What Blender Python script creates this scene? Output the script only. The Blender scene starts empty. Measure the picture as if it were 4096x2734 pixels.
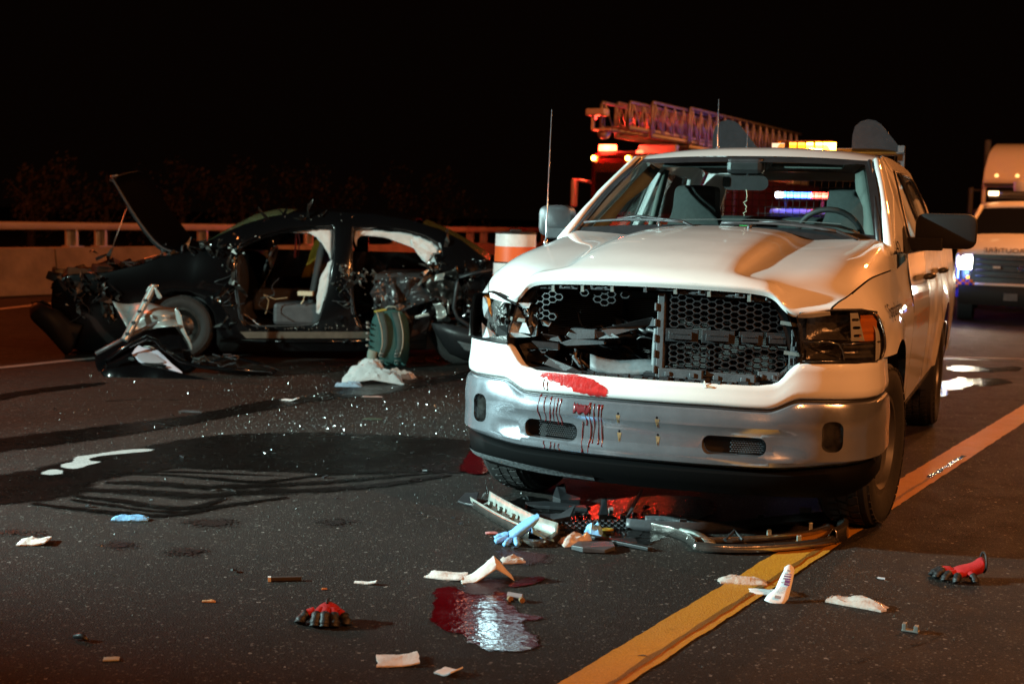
import bpy, bmesh, math, random
from mathutils import Vector, Matrix, noise
R = math.radians
random.seed(7)
SC = bpy.context.scene
COL = SC.collection

# ------------------------------------------------------------------ camera
CAM_H, PIT, ROLL, FPX = 1.467, 0.0958, 0.0254, 5233.2      # metres, radians, focal in pixels of the 4096 px wide photograph
cam_d = bpy.data.cameras.new('camera'); cam = bpy.data.objects.new('camera', cam_d); COL.objects.link(cam)
cam_d.sensor_width = 36.0; cam_d.lens = FPX / 4096 * 36.0
cam_d.clip_start = 0.05; cam_d.clip_end = 600
cam.matrix_world = Matrix.Translation((0, 0, CAM_H)) @ Matrix.Rotation(math.pi/2 - PIT, 4, 'X') @ Matrix.Rotation(ROLL, 4, 'Z')
cam_d.dof.use_dof = True; cam_d.dof.focus_distance = 6.0; cam_d.dof.aperture_fstop = 3.2
SC.camera = cam

# ------------------------------------------------------------------ world: night sky
W = bpy.data.worlds.new('World'); SC.world = W; W.use_nodes = True
_nt = W.node_tree; _bg = _nt.nodes['Background']
_bg.inputs['Color'].default_value = (0.35, 0.16, 0.10, 1)
_bg.inputs['Strength'].default_value = 0.0042

# ------------------------------------------------------------------ lamps
def spot(name, loc, to, power, col, size=60, blend=.4, rad=.08):
    d = bpy.data.lights.new(name, 'SPOT'); d.energy = power; d.color = col; d.spot_size = R(size); d.spot_blend = blend; d.shadow_soft_size = rad
    o = bpy.data.objects.new(name, d); COL.objects.link(o); o.location = loc
    o.rotation_euler = (Vector(to) - Vector(loc)).to_track_quat('-Z', 'Y').to_euler(); return o
def lamp(name, loc, power, col, rad=.1):
    d = bpy.data.lights.new(name, 'POINT'); d.energy = power; d.color = col; d.shadow_soft_size = rad
    o = bpy.data.objects.new(name, d); COL.objects.link(o); o.location = loc; return o
# white floodlight on a mast to the left of the crash, warm street lamps to the right and ahead of the pickup, one added for the patrol pickup, red beacons behind
spot('floodlight', (-9.5, 5.0, 3.3), (1.0, 7.3, 0.9), 15500, (0.66, 1.0, 0.98), 44, 1.0, .10)
spot('floodlight', (-10.5, 3.6, 4.6), (-0.9, 11.8, 0.4), 6800, (0.70, 1.0, 0.92), 32, .9, .10)
lamp('street_and_added_lamp', (7.5, -1.5, 7.0), 4000, (1.0, 0.34, 0.095), .25)
lamp('street_and_added_lamp', (3.0, -7.0, 8.0), 1100, (1.0, 0.36, 0.11), .25)
lamp('street_and_added_lamp', (12.0, 18.0, 8.0), 2600, (1.0, 0.30, 0.07), .25)  # added lamp with no fixture in sight, brightens the patrol pickup
lamp('street_and_added_lamp', (-13.0, 19.0, 7.5), 2700, (1.0, 0.15, 0.03), .25)

spot('mast_light', (-0.3, 25.0, 9.6), (0.0, 4.7, 0.0), 170, (0.95, 0.97, 1.0), 9, .5, .06)

# ------------------------------------------------------------------ colour management / sampling
SC.render.engine = 'CYCLES'
SC.view_settings.view_transform = 'Standard'; SC.view_settings.look = 'None'; SC.view_settings.exposure = 0; SC.view_settings.gamma = 1
SC.view_settings.use_curve_mapping = False
SC.cycles.use_denoising = True
SC.cycles.max_bounces = 8; SC.cycles.transparent_max_bounces = 16; SC.cycles.caustics_reflective = False; SC.cycles.caustics_refractive = False
SC.cycles.sample_clamp_indirect = 4.0
SC.render.film_transparent = False

# ------------------------------------------------------------------ photograph geometry -> metres
_CP, _SP, _CR, _SR = math.cos(PIT), math.sin(PIT), math.cos(-ROLL), math.sin(-ROLL)
def ray(px, py):
    a, b = px - 2048., 1367. - py
    a, b = (_CR*a + _SR*b)/FPX, (-_SR*a + _CR*b)/FPX
    return Vector((a, _CP + b*_SP, -_SP + b*_CP))
def G(px, py, z=0.0):
    "point of the ground (or of the level z) seen at that pixel"
    r = ray(px, py); t = (z - CAM_H)/r.z; return Vector((r.x*t, r.y*t, z))
def AT(px, py, Y):
    "point at the distance Y ahead of the photographer"
    r = ray(px, py); t = Y/r.y; return Vector((r.x*t, Y, CAM_H + r.z*t))

# ------------------------------------------------------------------ materials
MATS = {}
def pm(name, col, rough=.5, metal=0., coat=0., var=0., vscale=8., bump=0., bscale=40., emis=None, es=0., spec=.5, sss=0., trans=0., alpha=1., sheen=0., detail=6., rvar=0., bdist=.01):
    if name in MATS: return MATS[name]
    m = bpy.data.materials.new(name); m.use_nodes = True; nt = m.node_tree; N = nt.nodes; L = nt.links
    b = N['Principled BSDF']; c4 = (*col, 1)
    b.inputs['Base Color'].default_value = c4; b.inputs['Roughness'].default_value = rough; b.inputs['Metallic'].default_value = metal
    b.inputs['Coat Weight'].default_value = coat; b.inputs['Coat Roughness'].default_value = .03
    b.inputs['Specular IOR Level'].default_value = spec; b.inputs['Transmission Weight'].default_value = trans; b.inputs['Alpha'].default_value = alpha
    b.inputs['Sheen Weight'].default_value = sheen
    if emis: b.inputs['Emission Color'].default_value = (*emis, 1); b.inputs['Emission Strength'].default_value = es
    tc = N.new('ShaderNodeTexCoord')
    if var or rvar:
        n = N.new('ShaderNodeTexNoise'); n.inputs['Scale'].default_value = vscale; n.inputs['Detail'].default_value = detail; n.inputs['Roughness'].default_value = .65
        L.new(tc.outputs['Object'], n.inputs['Vector'])
        if var:
            mx = N.new('ShaderNodeMix'); mx.data_type = 'RGBA'
            rp = N.new('ShaderNodeMapRange'); rp.inputs[1].default_value = .3; rp.inputs[2].default_value = .7
            L.new(n.outputs['Fac'], rp.inputs[0]); L.new(rp.outputs[0], mx.inputs['Factor'])
            mx.inputs['A'].default_value = (*[max(0, c*(1-var)) for c in col], 1); mx.inputs['B'].default_value = (*[min(1, c*(1+var*.6)) for c in col], 1)
            L.new(mx.outputs['Result'], b.inputs['Base Color'])
        if rvar:
            rr = N.new('ShaderNodeMapRange'); rr.inputs[1].default_value = .3; rr.inputs[2].default_value = .7
            rr.inputs[3].default_value = max(.02, rough-rvar); rr.inputs[4].default_value = min(1, rough+rvar)
            L.new(n.outputs['Fac'], rr.inputs[0]); L.new(rr.outputs[0], b.inputs['Roughness'])
    if bump:
        n2 = N.new('ShaderNodeTexNoise'); n2.inputs['Scale'].default_value = bscale; n2.inputs['Detail'].default_value = 5
        bp = N.new('ShaderNodeBump'); bp.inputs['Strength'].default_value = bump; bp.inputs['Distance'].default_value = bdist
        L.new(tc.outputs['Object'], n2.inputs['Vector']); L.new(n2.outputs['Fac'], bp.inputs['Height']); L.new(bp.outputs[0], b.inputs['Normal'])
    MATS[name] = m; return m
def glass(name, tint=(.9, .95, .93), gloss=.03, ior=1.5, dust=0.):
    if name in MATS: return MATS[name]
    m = bpy.data.materials.new(name); m.use_nodes = True; nt = m.node_tree; N = nt.nodes; L = nt.links
    for n in list(N): N.remove(n)
    out = N.new('ShaderNodeOutputMaterial'); t = N.new('ShaderNodeBsdfTransparent'); t.inputs[0].default_value = (*tint, 1)
    g = N.new('ShaderNodeBsdfGlossy'); g.inputs['Roughness'].default_value = gloss
    fr = N.new('ShaderNodeFresnel'); ge = N.new('ShaderNodeNewGeometry'); mr = N.new('ShaderNodeMapRange'); mr.inputs[3].default_value = ior; mr.inputs[4].default_value = 1/ior
    L.new(ge.outputs['Backfacing'], mr.inputs[0]); L.new(mr.outputs[0], fr.inputs['IOR'])     # a thin pane reflects alike from both faces
    mx = N.new('ShaderNodeMixShader'); L.new(fr.outputs[0], mx.inputs[0]); L.new(t.outputs[0], mx.inputs[1]); L.new(g.outputs[0], mx.inputs[2])
    last = mx
    if dust:
        d = N.new('ShaderNodeBsdfDiffuse'); d.inputs[0].default_value = (.6, .6, .6, 1)
        nz = N.new('ShaderNodeTexNoise'); nz.inputs['Scale'].default_value = 9; nz.inputs['Detail'].default_value = 8; nz.inputs['Roughness'].default_value = .75
        tc = N.new('ShaderNodeTexCoord'); L.new(tc.outputs['Object'], nz.inputs['Vector'])
        rp = N.new('ShaderNodeMapRange'); rp.inputs[1].default_value = .45; rp.inputs[2].default_value = .8; rp.inputs[4].default_value = dust
        L.new(nz.outputs['Fac'], rp.inputs[0])
        m2 = N.new('ShaderNodeMixShader'); L.new(rp.outputs[0], m2.inputs[0]); L.new(mx.outputs[0], m2.inputs[1]); L.new(d.outputs[0], m2.inputs[2]); last = m2
    L.new(last.outputs[0], out.inputs[0]); MATS[name] = m; return m
def glow(name, col, s):
    if name in MATS: return MATS[name]
    m = bpy.data.materials.new(name); m.use_nodes = True; N = m.node_tree.nodes; b = N['Principled BSDF']
    b.inputs['Base Color'].default_value = (*[c*.5 for c in col], 1); b.inputs['Emission Color'].default_value = (*col, 1); b.inputs['Emission Strength'].default_value = s
    b.inputs['Roughness'].default_value = .3; MATS[name] = m; return m

# ------------------------------------------------------------------ mesh helpers
def link(o, par=None):
    COL.objects.link(o)
    if par is not None: o.parent = par
    return o
def tag(o, label=None, cat=None, group=None, kind=None):
    if label: o['label'] = label
    if cat: o['category'] = cat
    if group: o['group'] = group
    if kind: o['kind'] = kind
    return o
def thing(name, label, cat, loc=(0, 0, 0), rz=0., group=None):
    o = bpy.data.objects.new(name, None); o.empty_display_size = .1; COL.objects.link(o); o.location = loc; o.rotation_euler = (0, 0, rz)
    return tag(o, label, cat, group)
def mk(name, V, F, mat, par=None, smooth=None, solid=0., bev=0., sub=0, bseg=2, soff=-1):
    me = bpy.data.meshes.new(name); me.from_pydata([tuple(v) for v in V], [], F); me.update()
    bm = bmesh.new(); bm.from_mesh(me); bmesh.ops.recalc_face_normals(bm, faces=bm.faces); bm.to_mesh(me); bm.free()
    if smooth is not None:
        me.polygons.foreach_set('use_smooth', [True]*len(me.polygons))
        if smooth > 0: me.set_sharp_from_angle(angle=R(smooth))
    if mat is not None: me.materials.append(mat)
    o = link(bpy.data.objects.new(name, me), par)
    if solid: s = o.modifiers.new('s', 'SOLIDIFY'); s.thickness = solid; s.offset = soff
    if bev: b = o.modifiers.new('b', 'BEVEL'); b.width = bev; b.segments = bseg; b.limit_method = 'ANGLE'; b.angle_limit = R(35)
    if sub: b = o.modifiers.new('u', 'SUBSURF'); b.levels = sub; b.render_levels = sub
    return o
class MB:
    def __init__(s): s.V = []; s.F = []
    def add(s, V, F):
        n = len(s.V); s.V += [tuple(v) for v in V]; s.F += [tuple(i+n for i in f) for f in F]; return s
    def box(s, c, d, rot=None):
        x, y, z = d[0]/2, d[1]/2, d[2]/2; c = Vector(c)
        P = [Vector(p) for p in ((-x,-y,-z),(x,-y,-z),(x,y,-z),(-x,y,-z),(-x,-y,z),(x,-y,z),(x,y,z),(-x,y,z))]
        if rot is not None:
            from mathutils import Euler
            m = Euler(rot).to_matrix(); P = [m @ p for p in P]
        return s.add([c+p for p in P], [(0,3,2,1),(4,5,6,7),(0,1,5,4),(1,2,6,5),(2,3,7,6),(3,0,4,7)])
    def tube(s, pts, r, n=8, closed=False, flat=1.):
        pts = [Vector(p) for p in pts]; k = len(pts); V = []; F = []
        up = Vector((0, 0, 1))
        for i, p in enumerate(pts):
            a = pts[(i-1) % k] if (closed or i > 0) else p; b = pts[(i+1) % k] if (closed or i < k-1) else p
            t = (b-a).normalized() if (b-a).length > 1e-9 else Vector((0, 0, 1))
            u = up if abs(t.dot(up)) < .95 else Vector((1, 0, 0))
            x = t.cross(u).normalized(); y = x.cross(t).normalized(); rr = r[i] if isinstance(r, (list, tuple)) else r
            for j in range(n):
                an = 2*math.pi*j/n; V.append(p + x*math.cos(an)*rr + y*math.sin(an)*rr*flat)
        m = k if closed else k-1
        for i in range(m):
            for j in range(n):
                F.append((i*n+j, i*n+(j+1) % n, ((i+1) % k)*n+(j+1) % n, ((i+1) % k)*n+j))
        if not closed: F.append(tuple(range(n))[::-1]); F.append(tuple((k-1)*n+j for j in range(n)))
        return s.add(V, F)
    def prism(s, poly, f0, f1):
        "poly: 2-D list, f0/f1 map (a,b) to 3-D for both ends"
        n = len(poly); V = [f0(*p) for p in poly] + [f1(*p) for p in poly]
        F = [tuple(range(n))[::-1], tuple(range(n, 2*n))] + [(i, (i+1) % n, n+(i+1) % n, n+i) for i in range(n)]
        return s.add(V, F)
    def lathe(s, prof, c, axis='Z', n=24, caps=True):
        "prof: (radius, height)"
        V = []; F = []; c = Vector(c); k = len(prof)
        for r, h in prof:
            for j in range(n):
                a = 2*math.pi*j/n; x, y = r*math.cos(a), r*math.sin(a)
                V.append(c + Vector({'Z': (x, y, h), 'X': (h, x, y), 'Y': (x, h, y)}[axis]))
        for i in range(k-1):
            for j in range(n): F.append((i*n+j, i*n+(j+1) % n, (i+1)*n+(j+1) % n, (i+1)*n+j))
        if caps: F.append(tuple(range(n))[::-1]); F.append(tuple((k-1)*n+j for j in range(n)))
        return s.add(V, F)
    def grid(s, rows, closed=False):
        m = len(rows[0]); V = [p for r in rows for p in r]; F = []
        for i in range(len(rows)-1):
            for j in range(m if closed else m-1):
                F.append((i*m+j, i*m+(j+1) % m, (i+1)*m+(j+1) % m, (i+1)*m+j))
        return s.add(V, F)
    def build(s, name, mat, par=None, **k): return mk(name, s.V, s.F, mat, par, **k)
def cr(p0, p1, p2, p3, t):
    return tuple(.5*((2*b)+(-a+c)*t+(2*a-5*b+4*c-d)*t*t+(-a+3*b-3*c+d)*t**3) for a, b, c, d in zip(p0, p1, p2, p3))
def spline(P, n, closed=False):
    P = [tuple(p) for p in P]; k = len(P); out = []
    for i in range(k if closed else k-1):
        if closed: a, b, c, d = P[(i-1) % k], P[i], P[(i+1) % k], P[(i+2) % k]
        else:
            b, c = P[i], P[i+1]
            a = P[i-1] if i else tuple(2*x-y for x, y in zip(b, c))
            d = P[i+2] if i+2 < k else tuple(2*y-x for x, y in zip(b, c))
        for j in range(n): out.append(cr(a, b, c, d, j/n))
    if not closed: out.append(P[-1])
    return out
def sgrid(ctrl, nu, nv):
    "smooth grid through a control net of 3-D points"
    rows = [spline(r, nu) for r in ctrl]; cols = list(zip(*rows)); cols = [spline(c, nv) for c in cols]
    return list(zip(*cols))
def rrect(w, h, r, n=5, cx=0., cy=0.):
    P = []
    for sx, sy, a0 in ((1, 1, 0), (-1, 1, 90), (-1, -1, 180), (1, -1, 270)):
        for i in range(n+1):
            a = R(a0+90*i/n); P.append((cx+sx*(w/2-r)+r*math.cos(a), cy+sy*(h/2-r)+r*math.sin(a)))
    return P
def plate(name, outer, holes, f, mat, par=None, solid=.0, smooth=None, bev=0., soff=-1):
    "flat outline with holes, mapped to 3-D by f(a,b)"
    bm = bmesh.new(); E_ = []
    for loop in [outer]+list(holes):
        vs = [bm.verts.new((p[0], p[1], 0)) for p in loop]
        for i in range(len(vs)): E_.append(bm.edges.new((vs[i], vs[(i+1) % len(vs)])))
    bmesh.ops.triangle_fill(bm, use_beauty=True, edges=E_)
    for v in bm.verts: v.co = Vector(f(v.co.x, v.co.y))
    V = [v.co.copy() for v in bm.verts]; bm.verts.index_update(); F = [tuple(v.index for v in fc.verts) for fc in bm.faces]; bm.free()
    return mk(name, V, F, mat, par, smooth=smooth, solid=solid, bev=bev, soff=soff)
def bake(o):
    "apply the modifiers of o"
    dg = bpy.context.evaluated_depsgraph_get(); me = bpy.data.meshes.new_from_object(o.evaluated_get(dg)); old = o.data
    o.modifiers.clear(); o.data = me; me.name = old.name; return o
def cut(o, cutter, smooth=30):
    "subtract a closed MB shape from o"
    c = cutter.build('cutter', None, o.parent)
    b = o.modifiers.new('c', 'BOOLEAN'); b.object = c; b.operation = 'DIFFERENCE'; b.solver = 'EXACT'
    bpy.context.view_layer.update(); bake(o); me0 = c.data; bpy.data.objects.remove(c); bpy.data.meshes.remove(me0)
    me = o.data; me.polygons.foreach_set('use_smooth', [True]*len(me.polygons)); me.set_sharp_from_angle(angle=R(smooth)); return o
def text(name, body, mat, par, size, M, extrude=.0008, sx=1., spacing=1.):
    c = bpy.data.curves.new(name, 'FONT'); c.body = body; c.size = size; c.extrude = extrude; c.align_x = 'LEFT'; c.space_character = spacing
    t = bpy.data.objects.new(name, c); COL.objects.link(t); bpy.context.view_layer.update()
    me = bpy.data.meshes.new_from_object(t.evaluated_get(bpy.context.evaluated_depsgraph_get())); bpy.data.objects.remove(t); bpy.data.curves.remove(c)
    me.materials.clear(); me.materials.append(mat); me.name = name
    o = link(bpy.data.objects.new(name, me), par); o.matrix_local = M @ Matrix.Diagonal((sx, 1, 1, 1)); return o
def nz(p, s=1., seed=0.):
    return noise.noise(Vector((p[0]*s+seed, p[1]*s-seed*.7, (p[2] if len(p) > 2 else 0)*s+seed*1.3)))
def copy_tree(o, par=None):
    c = o.copy(); COL.objects.link(c); c.parent = par
    for ch in o.children: copy_tree(ch, c)
    return c

# ================================================================== SETTING: road, markings, spills, barrier
def asphalt(name, a, b, rough, bump, spark=.5, spec=.5, bscale=130., mask=0., amt=.5, mscale=9.):
    m = bpy.data.materials.new(name); m.use_nodes = True; nt = m.node_tree; N = nt.nodes; L = nt.links; P = N['Principled BSDF']
    tc = N.new('ShaderNodeTexCoord')
    def noi(s, d=4, r=.6):
        n = N.new('ShaderNodeTexNoise'); n.inputs['Scale'].default_value = s; n.inputs['Detail'].default_value = d; n.inputs['Roughness'].default_value = r
        L.new(tc.outputs['Object'], n.inputs['Vector']); return n
    def rng(src, f0, f1, t0=0., t1=1.):
        r = N.new('ShaderNodeMapRange'); r.inputs[1].default_value = f0; r.inputs[2].default_value = f1; r.inputs[3].default_value = t0; r.inputs[4].default_value = t1
        L.new(src, r.inputs[0]); return r.outputs[0]
    def mix(f, A, B, mode='MIX'):
        x = N.new('ShaderNodeMix'); x.data_type = 'RGBA'; x.blend_type = mode
        if hasattr(f, 'is_output'): L.new(f, x.inputs['Factor'])
        else: x.inputs['Factor'].default_value = f
        for k, v in (('A', A), ('B', B)):
            if hasattr(v, 'is_output'): L.new(v, x.inputs[k])
            else: x.inputs[k].default_value = (*v, 1)
        return x.outputs['Result']
    big = noi(.55, 6, .6); mid = noi(4.5, 6, .7); fine = noi(160, 2, .6)
    vor = N.new('ShaderNodeTexVoronoi'); vor.inputs['Scale'].default_value = 150; L.new(tc.outputs['Object'], vor.inputs['Vector'])
    c = mix(rng(fine.outputs['Fac'], .32, .68), a, b)
    c = mix(rng(vor.outputs['Color'], .82, .92, 0, spark), c, (.17, .15, .13))            # pale aggregate stones
    v2 = N.new('ShaderNodeTexVoronoi'); v2.inputs['Scale'].default_value = 95; L.new(tc.outputs['Object'], v2.inputs['Vector'])
    c = mix(rng(v2.outputs['Color'], .90, .96, 0, spark), c, (.30, .275, .25))            # sparse bright grains, stone glints put into the colour
    c = mix(rng(big.outputs['Fac'], .35, .68, 0, .45), c, mix(.5, (0, 0, 0), a))
    c = mix(rng(mid.outputs['Fac'], .58, .72, 0, .45), c, mix(.4, (0, 0, 0), a))         # oil drips, wear
    L.new(c, P.inputs['Base Color'])
    L.new(rng(mid.outputs['Fac'], .3, .7, max(.03, rough-.1), rough+.1), P.inputs['Roughness'])
    bp = N.new('ShaderNodeBump'); bp.inputs['Strength'].default_value = bump; bp.inputs['Distance'].default_value = .006
    hn = noi(bscale, 3, .6); L.new(hn.outputs['Fac'], bp.inputs['Height']); L.new(bp.outputs[0], P.inputs['Normal'])
    P.inputs['Specular IOR Level'].default_value = spec
    if mask:     # ragged rim: the sheet ends where the noise says so
        at = N.new('ShaderNodeAttribute'); at.attribute_name = 'edge'; n1 = noi(mscale, 8, .65)
        s1 = N.new('ShaderNodeMath'); s1.operation = 'MULTIPLY_ADD'; L.new(n1.outputs['Fac'], s1.inputs[0]); s1.inputs[1].default_value = amt*2; L.new(at.outputs['Fac'], s1.inputs[2])
        L.new(rng(s1.outputs[0], .5+amt-mask, .5+amt+mask), P.inputs['Alpha'])
    MATS[name] = m; return m
m_road = asphalt('asphalt', (.0045, .0036, .0030), (.034, .0270, .0220), .75, 1.0, .75, spec=.22)
m_wet = asphalt('wet_asphalt', (.0022, .0018, .0016), (.008, .0066, .0058), .30, .4, .10, spec=.10, mask=.20, amt=.60)
m_wet0 = asphalt('wet_trickle', (.0022, .0018, .0016), (.008, .0066, .0058), .30, .4, .10, spec=.10, mask=.28, amt=.85, mscale=13.)
m_gloss = asphalt('standing_water', (.003, .003, .003), (.008, .007, .006), .10, 1.0, .05, bscale=38., mask=.05, amt=.5)
m_wet1 = asphalt('dark_joint', (.0022, .0018, .0016), (.008, .0066, .0058), .4, .4, .10, spec=.1)
m_gloss0 = asphalt('water_film', (.003, .003, .003), (.008, .007, .006), .12, .9, .05, bscale=110.)
m_puddle = asphalt('shallow_puddle', (.003, .003, .003), (.008, .007, .006), .08, .9, .05, bscale=34., mask=.06, amt=1.6, mscale=6.)
m_blood = asphalt('dark_red_fluid', (.050, .0010, .0022), (.12, .0022, .005), .06, .55, .0, bscale=13., mask=.06, amt=.6, mscale=14.)
m_bloodthin = asphalt('thin_red_stain', (.03, .012, .012), (.06, .014, .015), .40, .8, .3, mask=.25, amt=.8, mscale=16.)
m_foam = asphalt('white_foam_film', (.42, .43, .42), (.60, .60, .58), .3, .5, .0, mask=.14, amt=.55, mscale=18.)

m_damp = asphalt('damp_spots', (.003, .0026, .0022), (.014, .011, .009), .45, .8, .2, mask=.12, amt=2.4, mscale=60.)
# one road sheet that reaches the horizon, gently crowned so that the surface is not dead flat
V = []; F = []; xs = [-300, -120, -60] + [x*2. for x in range(-20, 21)] + [60, 120, 300]; ys = [-60, -20, -8] + [y*2. for y in range(-2, 30)] + [80, 140, 300, 500]
for y in ys:
    for x in xs: V.append((x, y, 0))
n = len(xs)
for j in range(len(ys)-1):
    for i in range(n-1): F.append((j*n+i, j*n+i+1, (j+1)*n+i+1, (j+1)*n+i))
tag(mk('road', V, F, m_road), kind='structure')

def ribbon(name, pts, w, mat, z, jit=.004, seg=.03, kind='structure'):
    "a painted line along ground points"
    V = []; F = []; k = 0
    for (a, b) in zip(pts[:-1], pts[1:]):
        a = Vector(a); b = Vector(b); d = (b-a); l = d.length; d.normalize(); nn = Vector((-d.y, d.x, 0)); m = max(2, int(l/seg))
        for i in range(m+(b == Vector(pts[-1]))):
            p = a + d*(l*i/m)
            e1, e2 = nz(p, 9, 3)*jit*2+nz(p, 40, 1)*jit, nz(p, 9, 9)*jit*2+nz(p, 40, 5)*jit
            V += [tuple(p+nn*(w/2+e1)+Vector((0, 0, z))), tuple(p-nn*(w/2+e2)+Vector((0, 0, z)))]
            if k: F.append((2*k-2, 2*k-1, 2*k+1, 2*k))
            k += 1
    return tag(mk(name, V, F, mat), kind=kind)
m_yellow = asphalt('yellow_paint', (.44, .19, .010), (.62, .285, .018), .55, .6, .1)
m_white = asphalt('white_paint', (.38, .37, .35), (.52, .5, .48), .5, .6, .1)
ya, yb = G(1362*1.7437, 1568*1.7437), G(2349*1.7437, 948*1.7437); yd = (yb-ya).normalized()
ribbon('road_marking_yellow', [ya-yd*4, yb+yd*45], .185, m_yellow, .004)
ribbon('road_marking_white', [G(-400, 1500), G(0, 1471), G(265, 1443), G(700, 1404)], .12, m_white, .004)
ribbon('road_marking_white', [G(-500, 1282), G(0, 1236), G(210, 1212), G(600, 1180)], .14, m_white, .004)
# wheel-worn dark groove and the scuffed edge of the near yellow line
nrm = Vector((-yd.y, yd.x, 0))
ribbon('road_stain', [ya-yd*.6-nrm*.048, ya+yd*1.0-nrm*.050, ya+yd*2.3-nrm*.046], .022, asphalt('worn_yellow_paint', (.15, .06, .005), (.27, .115, .010), .5, .7, .05), .0072, .004)
ribbon('road_stain', [ya+yd*3.3-nrm*.045, ya+yd*4.15-nrm*.045], .02, MATS['worn_yellow_paint'], .0072, .004)
ribbon('road_stain', [ya+yd*4.15-nrm*.04, ya+yd*5.05-nrm*.045], .03, m_gloss0, .0074, .006)

import numpy as np
def spill(name, poly, mat, z=.004, seg=.05, jit=.02, js=7., kind='structure', src=True, seed=0., feather=None):
    "irregular sheet of liquid; poly in photograph pixels on the ground; attribute edge = 0 at the rim, 1 inside"
    P = [G(*p) for p in poly] if src else [Vector((*p, 0)) for p in poly]
    P = [Vector(p) for p in spline([tuple(p) for p in P], 3, closed=True)]
    A = np.array([(p.x, p.y) for p in P]); B = np.roll(A, -1, 0)
    w = feather or jit*1.6; lo, hi = A.min(0)-w, A.max(0)+w
    st = max(.012, min(.06, float((hi-lo).max())/90)); nx, ny = int((hi-lo)[0]/st)+2, int((hi-lo)[1]/st)+2
    X, Y = np.meshgrid(lo[0]+st*np.arange(nx), lo[1]+st*np.arange(ny)); Q = np.stack([X.ravel(), Y.ravel()], 1)
    ins = np.zeros(len(Q), bool); dist = np.full(len(Q), 9.)
    for a, b in zip(A, B):
        c = ((a[1] > Q[:, 1]) != (b[1] > Q[:, 1])); xi = (b[0]-a[0])*(Q[:, 1]-a[1])/((b[1]-a[1]) or 1e-12)+a[0]; ins ^= c & (Q[:, 0] < xi)
        d = b-a; t = np.clip(((Q-a)@d)/max(1e-12, d@d), 0, 1); dist = np.minimum(dist, np.hypot(*(Q-a-t[:, None]*d).T))
    sd = np.where(ins, dist, -dist); e = np.clip(.5+sd/(2*w), 0, 1).reshape(ny, nx)
    F = [(r*nx+c, r*nx+c+1, (r+1)*nx+c+1, (r+1)*nx+c) for r in range(ny-1) for c in range(nx-1) if e[r:r+2, c:c+2].max() > .02]
    used = sorted({v for f in F for v in f}); mp = {v: i for i, v in enumerate(used)}
    me = bpy.data.meshes.new(name); me.from_pydata([(Q[v][0], Q[v][1], z) for v in used], [], [tuple(mp[v] for v in f) for f in F])
    at = me.attributes.new('edge', 'FLOAT', 'POINT'); at.data.foreach_set('value', [float(e.ravel()[v]) for v in used])
    me.materials.append(mat); o = link(bpy.data.objects.new(name, me)); return tag(o, kind=kind)
# the big dark pool that ran to the left, with its fingers
spill('fluid_spill', [(-60, 1905), (0, 1900), (130, 1880), (300, 1840), (520, 1800), (700, 1765), (840, 1745), (1000, 1735), (1250, 1730), (1500, 1738), (1750, 1752), (1900, 1765),
  (1960, 1800), (1930, 1850), (1870, 1890), (1760, 1890), (1640, 1890), (1400, 1897), (1200, 1890), (950, 1880), (700, 1876), (620, 1884), (480, 1905), (380, 1930), (330, 1970), (240, 1990), (120, 2010), (0, 2020), (-80, 2022)], m_wet, .004, .06, .05, 4.)
def finger(pts, w, z=.0055):
    P = [G(*p) for p in pts]; P = [Vector(p) for p in spline([tuple(p) for p in P], 6)]
    V = []; F = []; n = len(P)
    for i, p in enumerate(P):
        t = (P[min(i+1, n-1)]-P[max(i-1, 0)]).normalized(); nn = Vector((-t.y, t.x, 0)); q = i/(n-1)
        ww = 1.7*w*(.35+.65*math.sin(math.pi*min(1, .15+q*.8)))*(1+.5*nz(p, 5)); V += [p+nn*ww/2+Vector((0, 0, z)), p+Vector((0, 0, z)), p-nn*ww/2+Vector((0, 0, z))]
        if i: F += [(3*i-3, 3*i-2, 3*i+1, 3*i), (3*i-2, 3*i-1, 3*i+2, 3*i+1)]
    me = bpy.data.meshes.new('fluid_trickle'); me.from_pydata([tuple(v) for v in V], [], F); at = me.attributes.new('edge', 'FLOAT', 'POINT'); at.data.foreach_set('value', [0., 1., 0.]*n)
    me.materials.append(m_wet0); tag(link(bpy.data.objects.new('fluid_trickle', me)), kind='structure')
for k, (pts, w) in enumerate([([(440, 1895), (650, 1900), (850, 1915), (1050, 1928), (1300, 1900), (1600, 1885)], .05), ([(420, 1930), (600, 1935), (820, 1950), (1000, 1945), (1300, 1930), (1750, 1890)], .09),
   ([(330, 1960), (550, 1968), (800, 1985), (1000, 1970), (1200, 1965), (1500, 1945), (1800, 1900)], .11), ([(130, 2015), (330, 2040), (560, 2062), (700, 2060), (860, 2030), (1000, 2010), (1150, 1990)], .06),
   ([(300, 1985), (480, 2005), (640, 2030), (780, 2030), (900, 1995)], .07), ([(500, 1890), (700, 1888), (900, 1896), (1150, 1905)], .03), ([(280, 2000), (420, 2020), (600, 2045), (760, 2050)], .035)]):
    finger(pts, w*1.35, .0046+.0002*k)
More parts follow.
